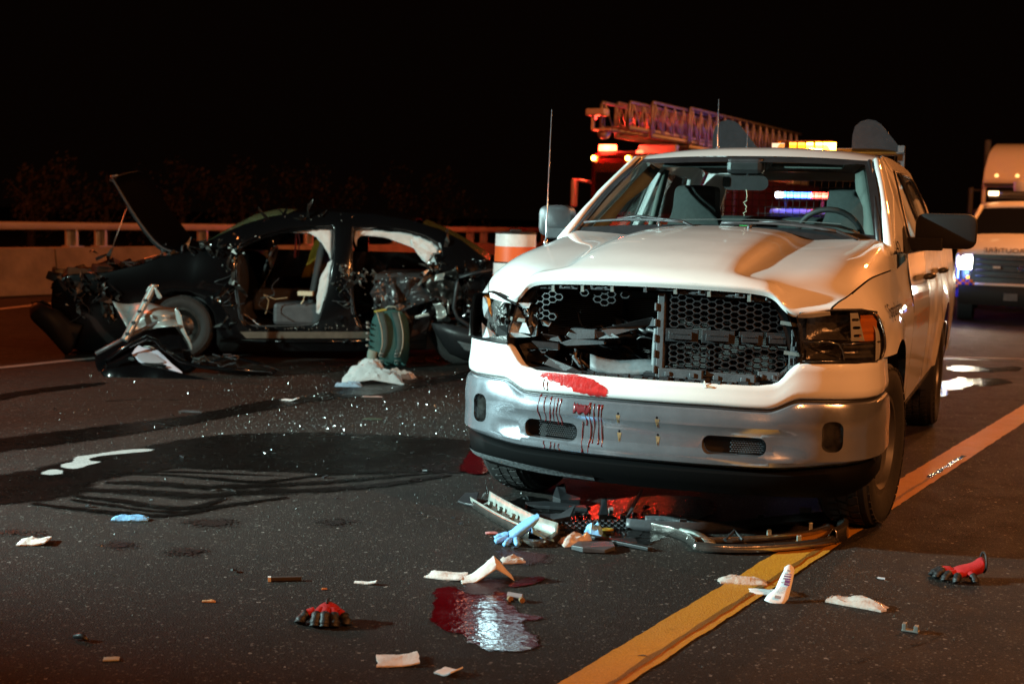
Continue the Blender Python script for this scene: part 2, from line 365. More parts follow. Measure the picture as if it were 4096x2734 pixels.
# dark run from the wreck to the left edge, thin tracks further back
spill('fluid_spill', [(-60, 1810), (-60, 1765), (200, 1730), (500, 1695), (800, 1655), (1050, 1605), (1250, 1580), (1420, 1550), (1560, 1530), (1800, 1500), (1900, 1480), (1900, 1500), (1700, 1545), (1500, 1580), (1300, 1600), (1150, 1625), (900, 1670), (600, 1725), (300, 1770), (100, 1795)], m_wet, .004, .07, .05, 3., seed=4)
spill('fluid_spill', [(-60, 1590), (150, 1555), (400, 1530), (380, 1545), (150, 1572), (-60, 1612)], m_wet, .0045, .08, .04, 3., seed=6)
spill('fluid_spill', [(900, 1480), (1300, 1440), (1900, 1420), (1950, 1450), (1650, 1470), (1300, 1490), (1000, 1505)], m_wet, .0045, .08, .06, 3., seed=9)
# white foam left on the road
spill('white_foam', [(165, 1895), (205, 1880), (250, 1885), (245, 1897), (200, 1902)], m_foam, .006, .03, .012, 10, seed=2)
spill('white_foam', [(245, 1860), (290, 1850), (305, 1830), (345, 1824), (440, 1810), (520, 1800), (600, 1798), (605, 1806), (520, 1814), (440, 1822), (370, 1832), (360, 1845), (400, 1850), (355, 1862), (310, 1876), (255, 1874)], m_foam, .006, .03, .012, 10, seed=3)
# red fluid in front of the pickup, wet ground under it, red light painted by the tyre
spill('red_puddle', [(1735, 2370), (1790, 2345), (1850, 2360), (1900, 2380), (1960, 2365), (2040, 2380), (2030, 2420), (2080, 2450), (2160, 2475), (2090, 2485), (2110, 2530), (2150, 2580), (2050, 2610), (1930, 2595), (1860, 2545), (1780, 2520), (1720, 2480), (1745, 2430)], m_blood, .0045, .03, .03, 9, seed=1)
spill('red_puddle', [(2045, 2335), (2090, 2318), (2150, 2308), (2180, 2315), (2160, 2330), (2090, 2345), (2040, 2350)], m_blood, .0045, .03, .008, 9, seed=2)
spill('red_stain_and_light', [(1850, 2345), (1930, 2320), (2010, 2325), (2000, 2365), (1930, 2385), (1860, 2370)], m_bloodthin, .0065, .03, .02, 9, seed=5)
spill('red_stain_and_light', [(2000, 2210), (2080, 2205), (2190, 2225), (2170, 2250), (2080, 2258), (2010, 2240)], m_bloodthin, .0045, .03, .03, 9, seed=6)
spill('red_stain_and_light', [(1840, 1870), (1900, 1790), (1965, 1760), (1985, 1850), (1960, 1890), (1880, 1900)], m_blood, .0085, .03, .03, 9, seed=7)  # red lamp light falling beside the tyre, painted as a dark red patch
spill('fluid_spill', [(2120, 1985), (2300, 2030), (2500, 1990), (2750, 1985), (2850, 2010), (2860, 2050), (2800, 2080), (2760, 2100), (2700, 2120), (2640, 2160), (2500, 2190), (2400, 2170), (2300, 2150), (2180, 2130), (2060, 2080), (2000, 2030)], m_gloss, .004, .05, .04, 6, seed=3)
spill('red_puddle', [(2290, 2085), (2330, 2040), (2450, 2015), (2600, 2010), (2690, 2030), (2680, 2070), (2600, 2100), (2560, 2150), (2480, 2160), (2430, 2130), (2350, 2110)], m_gloss, .0065, .04, .03, 9, seed=8)  # standing water, red only by reflecting the fire engine's lamps
# shallow water by the truck that mirrors the lamps behind
spill('rain_puddle', [(3690, 1560), (3740, 1530), (3790, 1528), (3850, 1512), (3890, 1520), (3880, 1545), (3800, 1560), (3760, 1590), (3700, 1604)], m_puddle, .004, .06, .04, 4, seed=5)
spill('rain_puddle', [(3880, 1524), (3960, 1512), (4040, 1522), (4020, 1536), (3940, 1544)], m_puddle, .0042, .06, .04, 4, seed=6)
spill('rain_puddle', [(3780, 1470), (3860, 1462), (3960, 1472), (4060, 1466), (4090, 1478), (3980, 1488), (3850, 1484)], m_puddle, .0046, .1, .05, 3, seed=8)
ribbon('road_joint', [G(3560, 1432), G(3820, 1436), G(4140, 1446)], .10, m_wet1, .0042, .01)
ribbon('road_joint', [G(3560, 1424), G(3820, 1428), G(4140, 1438)], .05, m_white, .0044, .01)
ribbon('road_crack', [G(3430, 2648), G(3520, 2615), G(3600, 2600), G(3680, 2570), G(3770, 2540)], .006, m_wet1, .0042, .004)
ribbon('road_crack', [G(3300, 2674), G(3360, 2660), G(3430, 2648)], .004, m_wet1, .0042, .003)
ribbon('road_crack', [G(420, 1605), G(560, 1596), G(760, 1600)], .012, m_wet1, .0042, .006)
random.seed(3)
for k, (ax, ay, w, h) in enumerate(((850, 2092, 90, 14), (480, 2182, 45, 11), (740, 2208, 60, 12), (50, 2130, 30, 7), (150, 2137, 22, 6), (1340, 2090, 60, 10))):
    spill('damp_patch', [(ax+w*math.cos(a)*random.uniform(.8, 1.2), ay+h*math.sin(a)*random.uniform(.8, 1.2)) for a in [2*math.pi*i/9 for i in range(9)]], m_damp, .0042+.0003*k, feather=.05, seed=k)
# crumbs of tempered glass: nobody could count them
m_crumb = pm('glass_crumb', (.085, .095, .088), .14, spec=.6, var=.8, vscale=23)
mb = MB(); random.seed(11)
def crumb(p, r):
    V = []
    for j in range(4):
        a = 2*math.pi*j/4+random.random(); V.append((p.x+r*math.cos(a)*random.uniform(.6, 1.2), p.y+r*math.sin(a)*random.uniform(.6, 1.2), .0005))
    V.append((p.x+random.uniform(-.3, .3)*r, p.y+random.uniform(-.3, .3)*r, .004+r*random.uniform(.6, 1.3)))
    mb.add(V, [(0, 1, 4), (1, 2, 4), (2, 3, 4), (3, 0, 4)])
for i in range(5200):
    k = random.random()
    if k < .45: p = G(random.gauss(1350, 420), random.gauss(1640, 110) if random.random() < .6 else random.uniform(1480, 1900))
    elif k < .75: p = G(random.uniform(900, 2000), random.uniform(1465, 1760))
    elif k < .9: p = G(random.uniform(0, 2000), random.uniform(1560, 2150))
    else: p = G(random.uniform(0, 3900), random.uniform(1950, 2700))
    if p.y > 16 or p.y < 3: continue
    crumb(p, random.uniform(.0012, .0036)*(1+max(0, p.y-6)*.09))
tag(mb.build('glass_crumbs', m_crumb), 'glittering crumbs of broken window glass strewn over the road', 'broken glass', kind='stuff')

# ------------------------------------------------------------------ concrete barrier with steel rail on posts
m_conc = pm('barrier_concrete', (.24, .20, .165), .85, var=.35, vscale=2.2, bump=.5, bscale=22, detail=9)
m_galv = pm('galvanised_steel', (.42, .42, .42), .45, metal=.6, var=.2, vscale=5, bump=.15, bscale=30)
m_rail = pm('painted_rail', (.32, .27, .23), .5, metal=.2, var=.15, vscale=2)
rd = .5487; bdir = Vector((math.sin(rd), math.cos(rd), 0)); bnor = Vector((bdir.y, -bdir.x, 0))
b0 = Vector((-5.3452, 25, 0))
bar = thing('concrete_barrier', 'long concrete barrier topped by a steel rail on paired posts', 'barrier', b0)
bar.rotation_euler = (0, 0, -rd)     # local x: towards the road, y: along the barrier
def barseg(y0, y1, k):
    P = [(0, 0), (.0, .08), (-.13, .28), (-.20, .76), (-.38, .76), (-.46, .28), (-.58, .08), (-.58, 0)]
    m = MB(); m.prism(P, lambda a, b: (a, y0, b), lambda a, b: (a, y1, b)); m.build('wall_segment', m_conc, bar, bev=.015)
for k in range(-8, 14): barseg(k*4.0, k*4.0+3.985, k)
m = MB(); m.prism(rrect(.14, .13, .03, 3), lambda a, b: (a-.27, -32, 1.11+b), lambda a, b: (a-.27, 56, 1.11+b)); m.build('rail', m_rail, bar, smooth=40)
y = -31.0
while y < 55:
    for dy in (0, .62):
        m = MB(); m.box((-.33, y+dy, .90), (.05, .24, .34)); m.box((-.27, y+dy, .90), (.12, .025, .34)); m.box((-.30, y+dy, .772), (.2, .30, .02)); m.build('post', m_galv, bar)
    y += 3.05

# ================================================================== PICKUP TRUCK (local: x across, y rearwards, z up)
m_paint = pm('white_car_paint', (.74, .74, .72), .48, coat=1., var=.06, vscale=3, rvar=.06, spec=.3)
m_paintd = pm('grimy_white_paint', (.66, .64, .60), .35, coat=.5, var=.75, vscale=2.6, rvar=.15, detail=9)
m_chrome = pm('dusty_chrome', (.60, .64, .71), .17, metal=.86, var=.16, vscale=4, rvar=.05, bump=.02, bscale=150, detail=9)
m_plas = pm('black_plastic', (.022, .022, .024), .42, var=.3, vscale=20, bump=.12, bscale=160)
m_plasg = pm('grey_black_plastic', (.06, .063, .068), .45, var=.3, vscale=16, bump=.1, bscale=120)
m_dust = pm('dusty_black_plastic', (.10, .105, .11), .8, var=.8, vscale=60, bump=.3, bscale=70)
m_mir = pm('matt_and_shade_black', (.008, .008, .008), .6, spec=.2)
m_dark = pm('underbody_black', (.008, .008, .008), .8)
m_rub = pm('tyre_rubber', (.018, .017, .016), .75, var=.3, vscale=25, bump=.2, bscale=70)
m_steel = pm('wheel_steel', (.16, .15, .14), .4, metal=.7, var=.2, vscale=10)
m_gl = glass('clear_windscreen', (.76, .82, .81), .02, 1.35, .003)
m_gls = glass('tinted_side_glass', (.72, .76, .75), .02, 1.55)
m_lens = glass('headlamp_lens', (.80, .80, .78), .04, 1.5, .06)
m_refl = pm('lamp_reflector', (.75, .75, .73), .12, metal=1., bump=.25, bscale=60)
m_smoke = pm('smoked_lamp_body', (.10, .095, .09), .25, metal=.6, bump=.3, bscale=70)
m_amber = pm('amber_plastic', (.75, .20, .02), .2, coat=.5, trans=.2)
m_seat = pm('grey_seat_cloth', (.048, .056, .053), .9, var=.2, vscale=40, bump=.2, bscale=200)
m_trim = pm('pale_cabin_trim', (.15, .17, .15), .7, var=.08, vscale=9)
m_dash = pm('dashboard_vinyl', (.025, .026, .026), .6, bump=.15, bscale=180)
m_blk = pm('black_lettering', (.012, .012, .014), .95, spec=0.)
m_dkred = pm('smeared_red_fluid', (.50, .022, .020), .22, coat=.5, var=.35, vscale=28, bump=.3, bscale=45)
def ragged(m, sx, sz, lo, hi):
    "the film ends where its edge value plus streaky noise falls below lo"
    N = m.node_tree.nodes; L = m.node_tree.links; tc = N.new('ShaderNodeTexCoord'); mp = N.new('ShaderNodeMapping'); mp.inputs['Scale'].default_value = (sx, sx, sz); mp.inputs['Rotation'].default_value = (0, .7, 0)
    n = N.new('ShaderNodeTexNoise'); n.inputs['Scale'].default_value = 1; n.inputs['Detail'].default_value = 7; n.inputs['Roughness'].default_value = .6; r = N.new('ShaderNodeMapRange'); r.inputs[1].default_value = lo; r.inputs[2].default_value = hi
    a = N.new('ShaderNodeAttribute'); a.attribute_name = 'edge'; s_ = N.new('ShaderNodeMath'); s_.operation = 'MULTIPLY_ADD'; s_.inputs[1].default_value = 1.3
    L.new(tc.outputs['Object'], mp.inputs[0]); L.new(mp.outputs[0], n.inputs['Vector']); L.new(n.outputs['Fac'], s_.inputs[0]); L.new(a.outputs['Fac'], s_.inputs[2]); L.new(s_.outputs[0], r.inputs[0]); L.new(r.outputs[0], N['Principled BSDF'].inputs['Alpha'])
ragged(m_dkred, 22, 90, 1.10, 1.30)
m_drip = pm('dried_red_drip', (.14, .012, .016), .25, coat=.4, var=.3, vscale=40)
TX, TY, YAW = .5724, 5.7982, .3782
truck = thing('pickup_truck', 'white pickup truck with a smashed grille, missing trim and a chrome bumper', 'pickup truck', (TX, TY, 0), -YAW)
_c, _s = math.cos(YAW), math.sin(YAW)
def w2t(p): dx, dy = p[0]-TX, p[1]-TY; return Vector((dx*_c-dy*_s, dx*_s+dy*_c, p[2]))
def TV(px, py, v):
    "point of the truck's plane y = v seen at that pixel, in truck coordinates"
    r = ray(px, py); A = w2t((0, 0, CAM_H)); B = w2t((r.x, r.y, CAM_H+r.z)); d = B-A; return A + d*((v-A.y)/d.y)
def Z1(x, y, v): return TV(1850+x/1.568, 1000+y/1.568, v)
def bow(u): u = abs(u); return .20*u*u+.10*u**6
def sym(P): return [(-a, *r) for a, *r in P[::-1] if abs(a) > 1e-6] + [tuple(p) for p in P]

# hood -------------------------------------------------------------
HR = [(0, [(0,1.200),(.33,1.195),(.50,1.185),(.565,1.165),(.61,1.12),(.65,1.094),(.72,1.092),(.80,1.105)]),
      (.05, [(0,1.238),(.33,1.232),(.50,1.215),(.565,1.196),(.61,1.162),(.66,1.136),(.74,1.130),(.825,1.135)]),
      (.13, [(0,1.268),(.33,1.260),(.42,1.236),(.51,1.228),(.61,1.206),(.70,1.184),(.78,1.168),(.85,1.155)]),
      (.30, [(0,1.312),(.33,1.303),(.43,1.266),(.55,1.258),(.68,1.250),(.77,1.236),(.835,1.215),(.878,1.190)]),
      (.55, [(0,1.355),(.33,1.345),(.44,1.304),(.55,1.297),(.70,1.292),(.79,1.280),(.855,1.255),(.902,1.222)]),
      (.80, [(0,1.388),(.33,1.377),(.45,1.334),(.58,1.328),(.72,1.323),(.80,1.311),(.872,1.282),(.918,1.235)]),
      (1.10, [(0,1.420),(.32,1.408),(.46,1.364),(.60,1.358),(.75,1.354),(.83,1.342),(.892,1.306),(.930,1.243)]),
      (1.43, [(0,1.443),(.31,1.430),(.48,1.386),(.60,1.388),(.75,1.392),(.84,1.390),(.897,1.350),(.934,1.247)])]
def hv(vr, u): return vr + bow(u)*max(0, 1-vr/.7) + .08*u*u*min(1, vr/1.4)
def hoodrow(vr, P): return [(u, hv(vr, u), z) for u, z in sym(P)]
ctrl = [[(p[0], p[1]+.012, p[2]-.03) for p in hoodrow(*HR[0])]] + [hoodrow(*r) for r in HR]
MB().grid(sgrid(ctrl, 4, 4)).build('hood', m_paint, truck, smooth=0)
# shut line along the hood edge (used by the fenders)
SHUT = spline([hoodrow(v, P)[-1] for v, P in HR], 6)
def shut_at(v):
    for a, b in zip(SHUT[:-1], SHUT[1:]):
        if a[1] <= v <= b[1]:
            t = (v-a[1])/(b[1]-a[1]); return tuple(x+(y-x)*t for x, y in zip(a, b))
    return SHUT[0] if v < SHUT[0][1] else SHUT[-1]
# body sides -------------------------------------------------------
AX1, AX2, TYR = .97, 4.54, .402
def arch(v, ax, r=.50, zc=.42):
    d = abs(v-ax); return zc+math.sqrt(max(0, r*r-d*d)) if d < r else 0
PROF = [(.36, .93), (.43, .965), (.52, .985), (.60, .990), (.72, 1.0), (.86, 1.010), (.98, 1.012), (1.06, 1.006), (1.13, .992), (1.22, .972), (1.30, .962), (1.36, .955)]
def prof(z):
    for a, b in zip(PROF[:-1], PROF[1:]):
        if a[0] <= z <= b[0]: t = (z-a[0])/(b[0]-a[0]); return a[1]+(b[1]-a[1])*t
    return PROF[0][1] if z < PROF[0][0] else PROF[-1][1]
def Uside(v, z):
    u = prof(z)
    for ax in (AX1, AX2):
        d = math.hypot(v-ax, z-.42)
        if .48 < d < .64 and z > .36: u += .022*(1-(d-.50)/.14 if d > .50 else 1)
    if v < .75: u -= .05*((.75-v)/.45)**2 * (.6+.4*max(0, (z-.8)/.3))
    return u
def side_grid(v0, v1, zb, zt, nv, nzr, topfn=None):
    rows = []
    for i in range(nv+1):
        v = v0+(v1-v0)*i/nv; b = zb(v); t = zt(v); r = []
        for j in range(nzr+1):
            q = j/nzr; z = b+(t-b)*q; u = Uside(v, z)
            if topfn:
                tu = topfn(v); w = max(0, min(1, (z-1.02)/(t-1.02+1e-6))); w = w**1.35; u = u*(1-w)+tu*w
            r.append((u, v, z))
        rows.append(r)
    return rows
def fenbot(v):
    a = arch(v, AX1)
    if v < AX1: return max(a, .872)
    return max(a, .43)
for sgn in (1, -1):
    def put(rows, name, mat=m_paint, solid=.004, **k): return MB().grid([[(sgn*p[0], p[1], p[2]) for p in r] for r in rows]).build(name, mat, truck, smooth=50, **k)
    rows = []
    # fender from the lamp to the door
    vs = [.335, .40, .47]+[.50+.042*i for i in range(33)]
    vs = [v for v in vs if v < 1.85]+[1.852]
    for v in vs:
        s_ = shut_at(v) if v < SHUT[-1][1] else (.936+.02*min(1, (v-SHUT[-1][1])/.3), v, 1.247+.05*min(1, (v-SHUT[-1][1])/.35))
        b = fenbot(v); r = []
        for j in range(15):
            z = b+(s_[2]-.006-b)*j/14; u = Uside(v, z); w = max(0, min(1, (z-1.0)/(s_[2]-1.0)))**1.5; r.append((u*(1-w)+(s_[0]+.003)*w, v, z))
        rows.append(r)
    put(rows, 'fender')
    # short panel above the headlamp
    top = [shut_at(v) for v in (.165, .20, .235, .27, .30, .335)]
    r2 = []
    for i, t in enumerate(top):
        q = i/5; e = rows[0]
        low = (.812+(.168 if sgn > 0 else .10)*q, .168+.165*q, 1.100-.012*q)
        r2.append([tuple(low[k]+(t[k]+(.003 if k == 0 else -.006 if k == 2 else 0)-low[k])*j/5 for k in range(3)) for j in range(6)])
    put(r2, 'fender_tip')
    # doors and bed
    put(side_grid(1.862, 2.985, lambda v: .50, lambda v: 1.315, 10, 14), 'front_door')
    put(side_grid(2.995, 4.15, lambda v: max(.50, arch(v, AX2, .515)), lambda v: 1.315, 24, 14), 'rear_door', m_paintd)
    put(side_grid(4.16, 5.80, lambda v: max(.46, arch(v, AX2)), lambda v: 1.34, 44, 14), 'bed_side', m_paintd)
    put([[(.97, v, .495), (.955, v, .43), (.90, v, .39)] for v in (1.47, 2.5, 3.5, 4.03)], 'sill_panel')
    for v in (2.77, 4.02):   # door handles
        m = MB(); m.tube([(sgn*(1.0), v-.12, 1.165), (sgn*1.035, v-.09, 1.17), (sgn*1.035, v+.06, 1.17), (sgn*1.0, v+.10, 1.165)], .018, 8); m.build('door_handle', m_plas, truck, smooth=0)
    m = MB(); m.prism(rrect(.19, .09, .03), lambda a, b: (sgn*1.0025, 2.72+a, 1.155+b), lambda a, b: (sgn*1.006, 2.72+a, 1.155+b))
    # wheel house
    for ax in (AX1, AX2):
        r = []
        for i in range(17):
            a = R(-12+204*i/16); r.append([(sgn*.99, ax+.49*math.cos(a), .42+.49*math.sin(a)), (sgn*.45, ax+.49*math.cos(a), .42+.49*math.sin(a))])
        MB().grid(r).build('wheel_housing', m_dark, truck, smooth=0)
    # greenhouse: pillars and door frames round the side windows
    def gh(a, b): return (sgn*(.962-(b-1.31)*.40-.03*max(0, (b-1.70)/.15)**2-.055*max(0, min(1, (1.86-a)/.36))*max(0, min(1, (1.6-b)/.2))), a, b)
    out = [(1.47, 1.335), (1.62, 1.415), (1.95, 1.625), (2.24, 1.805), (2.36, 1.850), (2.6, 1.872), (3.2, 1.880), (3.8, 1.865), (4.05, 1.83), (4.16, 1.60), (4.20, 1.32), (1.60, 1.318)]
    w1 = [(1.90, 1.335), (2.05, 1.46), (2.30, 1.64), (2.46, 1.735), (2.62, 1.785), (2.91, 1.79), (2.94, 1.335)]
    w2 = [(3.06, 1.335), (3.03, 1.79), (3.5, 1.79), (3.76, 1.775), (3.90, 1.66), (3.99, 1.335)]
    plate('door_frame', out, [w1, w2], gh, m_paint, truck, solid=.05, bev=.008, soff=0)
    def ghi(a, b): p = gh(a, b); return (p[0]-sgn*.012, p[1], p[2])
    plate('side_window', w1, [], ghi, m_gls, truck); plate('side_window', w2, [], ghi, m_gls, truck)
    def gho(a, b): p = gh(a, b); return (p[0]+sgn*.028, p[1], p[2])
    for w in (w1, w2): MB().tube([gho(*p) for p in w], .010, 6, closed=True).build('window_seal', m_plas, truck, smooth=0)
    # windscreen pillar
    a0, a1 = Vector((sgn*.90, 1.44, 1.335)), Vector((sgn*.722, 2.27, 1.832))
    MB().tube([a0, a0.lerp(a1, .33)+Vector((sgn*.006, 0, .012)), a0.lerp(a1, .66)+Vector((sgn*.004, 0, .012)), a1, (sgn*.705, 2.42, 1.852)], [.030, .026, .024, .022, .016], 10, flat=1.1).build('windscreen_pillar', m_paint, truck, smooth=0)
    MB().tube([a0+Vector((-sgn*.045, -.01, .01)), a0.lerp(a1, .5)+Vector((-sgn*.04, -.02, .02)), a1+Vector((-sgn*.035, -.015, .0))], .016, 8).build('windscreen_seal', m_plas, truck, smooth=0)
# roof and windscreen ----------------------------------------------
RR = [(2.225, 1.858, .712, 1.832), (2.30, 1.882, .715, 1.850), (2.42, 1.912, .712, 1.868), (2.70, 1.936, .705, 1.880), (3.20, 1.943, .70, 1.886), (3.80, 1.930, .70, 1.875), (4.08, 1.905, .70, 1.85), (4.18, 1.85, .70, 1.80)]
ctrl = []
for v, zc, ue, ze in RR:
    row = []
    for q in (0, .3, .6, .8, .93, 1.0): row.append((ue*q, v+.09*(ue*q)**2*(1 if v < 2.5 else 0), zc+(ze-zc)*(q**2.6)))
    ctrl.append(sym(row))
MB().grid(sgrid(ctrl, 3, 3)).build('roof', m_paint, truck, smooth=0)
def ws(q, t):  # q across -1..1, t up 0..1
    u = q*(.875-.175*t); v = 1.40+.825*t+.10*u*u*(1-.2*t); z = 1.395+.455*t-.02*abs(q)**2*(1-t)-.018*q*q+.035*math.sin(math.pi*t); return (u, v, z)
MB().grid([[ws(-1+2*i/16, j/10) for i in range(17)] for j in range(11)]).build('windscreen', m_gl, truck, smooth=0)
def strip(f, n=16): return MB().grid([f(i/n) for i in range(n+1)])
def off(p, d=.004): return (p[0], p[1]-d, p[2]+d)
strip(lambda q: [off(ws(-1+2*q, 1.0)), off(ws(-1+2*q, .90 if .12 < q < .88 else .93))]).build('windscreen_frit', m_plas, truck, smooth=0)
for sg in (-1, 1): strip(lambda q: [off(ws(sg*1.0, q)), off(ws(sg*(.945-.01*q), q))]).build('windscreen_frit', m_plas, truck, smooth=0)
strip(lambda q: [off(ws(-1+2*q, -.02)), off(ws(-1+2*q, .085))]).build('cowl_panel', m_plas, truck, smooth=0)
# wipers
for (u0, u1, t0, t1) in ((-.78, -.18, .085, .060), (.02, .62, .060, .045)):
    P = [Vector(off(ws((u0+(u1-u0)*i/8)/.85, t0+(t1-t0)*i/8+.02*math.sin(math.pi*i/8)), .03)) for i in range(9)]
    w = MB(); w.tube(P, .0075, 6); w.build('wiper_blade', m_plasg, truck, smooth=0)
    w = MB(); w.tube([off(ws((u0+u1)/2/.85-.12, t0+.02), .03), off(ws((u0+u1)/2/.85+.02, t0+.03), .035), off(ws(u1/.85-.02, t1+.01), .03), off(ws(u1/.85+.12, -.01), .03)], .009, 6); w.build('wiper_arm', m_plas, truck, smooth=0)
for u in (-.30, .19):
    MB().lathe([(.013, 0), (.014, .012), (.009, .02)], (u, 1.34, 1.432), 'Z', 10).build('washer_nozzle', m_plas, truck, smooth=40)
# cab interior -----------------------------------------------------
dash = sgrid([[(u, v, z-.03*abs(u)**3) for u in (-.84, -.5, 0, .5, .84)] for v, z in ((1.50, 1.375), (1.75, 1.40), (1.95, 1.40), (2.05, 1.36), (2.08, 1.10))], 4, 4)
MB().grid(dash).build('dashboard', m_dash, truck, smooth=0)
P = []
for i in range(9):
    a = math.pi*i/8; P.append([(.50+.23*math.cos(a)*w, 1.80+.10*j, 1.37+(.10 if j else .085)*math.sin(a)*w) for j, w in enumerate((1, 1, .96))])
MB().grid(P).build('instrument_hood', m_dash, truck, smooth=0)
sw = [(.50+.185*math.cos(2*math.pi*i/28), 2.10-.065*math.sin(2*math.pi*i/28)*1.0, 1.385+.165*math.sin(2*math.pi*i/28)) for i in range(28)]
MB().tube(sw, .017, 8, closed=True).build('steering_wheel', m_dash, truck, smooth=0)
m = MB(); m.box((.50, 2.08, 1.37), (.14, .05, .11)); m.box((.50, 2.09, 1.35), (.34, .02, .035)); m.build('steering_hub', m_dash, truck, bev=.015)
for s_, u in ((-1, -.46), (1, .52)):
    back = [[(u+w*q, v-.02*(1-q*q), z) for q in (-1, -.85, -.4, 0, .4, .85, 1)] for w, v, z in ((.21, 2.60, 1.00), (.23, 2.64, 1.15), (.22, 2.69, 1.32), (.17, 2.72, 1.44), (.14, 2.73, 1.54), (.135, 2.74, 1.64), (.12, 2.76, 1.685), (.06, 2.78, 1.695))]
    rear = [[(p[0], p[1]+.14, p[2]) for p in r] for r in back]
    g1 = sgrid(back, 3, 3); g2 = sgrid(rear, 3, 3)
    m = MB(); m.grid(g1); m.grid(g2); m.grid([g1[-1], g2[-1]]); m.grid([[r[0] for r in g1], [r[0] for r in g2]]); m.grid([[r[-1] for r in g1], [r[-1] for r in g2]])
    m.build('seat_back', m_seat, truck, smooth=50); MB().box((u, 2.42, .92), (.46, .5, .16)).build('seat_cushion', m_seat, truck, bev=.04)
m = MB(); m.box((0, 3.62, 1.2), (1.4, .14, .62)); m.build('rear_bench', m_seat, truck, bev=.05)
m = MB(); m.box((0, 2.9, .52), (1.84, 2.6, .03)); m.build('cab_floor', m_dark, truck)
m = MB(); m.box((0, 1.62, .95), (1.7, .04, .82)); m.build('firewall', m_dark, truck)
hl = sgrid([[(u, v, z-.05*u*u) for u in (-.68, -.3, 0, .3, .68)] for v, z in ((2.32, 1.845), (2.6, 1.875), (3.4, 1.885), (4.08, 1.84))], 3, 3)
MB().grid(hl).build('headliner', m_seat, truck, smooth=0)
for sg in (-1, 1):   # inside pillar trims with grab handle hole, belt strap
    a0, a1 = Vector((sg*.83, 1.60, 1.36)), Vector((sg*.655, 2.33, 1.80))
    P = [a0.lerp(a1, i/8) for i in range(9)]; wd = [.03, .05, .062, .05, .045, .058, .075, .07, .06]
    rows = [[tuple(p+Vector((0, 0, 0))), tuple(p+Vector((-sg*w*.8, .05, -w*.5)))] for p, w in zip(P, wd)]
    MB().grid(rows).build('pillar_trim', m_trim, truck, smooth=0, solid=.02)
    MB().tube([(sg*.84, 2.98, 1.0), (sg*.82, 2.97, 1.35), (sg*.72, 2.97, 1.80)], .045, 8, flat=.6).build('door_pillar_trim', m_trim, truck, smooth=0)
m = MB(); m.box((-.02, 2.19, 1.795), (.22, .10, .10)); m.build('overhead_sensor', m_plas, truck, bev=.03)
mr = MB(); mr.prism(rrect(.27, .085, .04), lambda a, b: (-.0+a, 2.10, 1.695+b), lambda a, b: (-.0+a*.9, 2.14, 1.695+b*.9)); mr.tube([(0, 2.14, 1.70), (0, 2.20, 1.78)], .012, 8); mr.build('rear_view_mirror', m_plas, truck, smooth=30)
m = MB(); m.prism(rrect(.045, .06, .012), lambda a, b: (-.112+a, 2.096, 1.70+b), lambda a, b: (-.112+a, 2.099, 1.70+b)); m.build('mirror_glare', pm('mirror_silver', (.8, .85, .85), .1, metal=1), truck)
random.seed(5); P = [(.015+.012*random.uniform(-1, 1), 2.05, 1.655-.0125*i) for i in range(13)]
MB().tube(P, .0028, 5).build('hanging_chain', pm('pale_cord', (.7, .7, .55), .4), truck)
for sg, v in ((-1, 2.22), (1, 2.22)): MB().box((sg*.33, v+.06, 1.815), (.42, .10, .02), (R(24), 0, 0)).build('sun_visor', m_trim if sg > 0 else m_seat, truck, bev=.008)
rd_ = MB(); rd_.box((.02, 1.86, 1.43), (.19, .12, .055)); rd_.build('dash_radio', m_plas, truck, bev=.01)
m = MB(); [m.box((-.05+.012*i, 1.797, 1.43), (.007, .006, .035)) for i in range(6)]; m.build('radio_buttons', m_plasg, truck)
MB().box((.07, 1.797, 1.437), (.06, .004, .022)).build('radio_display', glow('green_display', (.12, .9, .22), .55), truck)
P = [(u, 1.80+.02*math.sin(u*4), 1.463+.018*math.sin(u*2.6+1.2)) for u in [-.72+.06*i for i in range(23)]]
MB().tube(P, .0022, 5).build('aerial_cable', pm('grey_cable', (.2, .2, .2), .5), truck)
# guard rack of square mesh behind the cab, with two rounded fins and the amber light bar
m_rack = pm('rack_steel', (.08, .08, .085), .5, metal=.5, var=.2, vscale=10)
m = MB()
for u in (-.66, .66): m.box((u, 4.36, 1.62), (.05, .05, .80))
for z in (1.32, 2.0): m.box((0, 4.36, z), (1.37, .05, .05))
m.build('guard_rack', m_rack, truck)
m = MB()
for i in range(25): m.tube([(-.616+.0513*i, 4.345, 1.33), (-.616+.0513*i, 4.345, 1.99)], .0028, 4)
for i in range(14): m.tube([(-.64, 4.351, 1.335+.05*i), (.64, 4.351, 1.335+.05*i)], .0028, 4)
m.build('guard_mesh', m_rack, truck)
m_fin = pm('fin_aluminium', (.016, .0165, .019), .6, spec=.1, var=.25, vscale=18, bump=.1, bscale=120)
for sg, u in ((-1, -.58), (1, .46)):
    o = [(-.03, 0), (.0, .05)] + [(.17*(1-math.cos(R(a)))*1.0+.0, .06+.17*math.sin(R(a))) for a in range(10, 100, 10)] + [(.30, .10), (.34, .0)]
    m = MB(); o2 = [(-.15, -.02), (-.15, .10), (-.135, .165), (-.095, .20), (-.045, .215), (.01, .205), (.05, .18), (.20, .0), (.20, -.02)]
    m.prism([(p[0]*(-sg), p[1]) for p in o2] if sg < 0 else o2, lambda a, b: (u+(a if sg > 0 else a), 4.33, 2.02+b), lambda a, b: (u+(a if sg > 0 else a), 4.338, 2.02+b)); m.build('rack_fin', m_fin, truck)
MB().box((.66, 4.36, 2.02), (.045, .09, .05)).build('rack_bracket', m_rack, truck)
m = MB(); m.prism(rrect(.46, .17, .05), lambda a, b: (.02+a, 4.02+b, 1.955), lambda a, b: (.02+a, 4.02+b, 1.985)); m.build('light_bar_base', m_plas, truck)
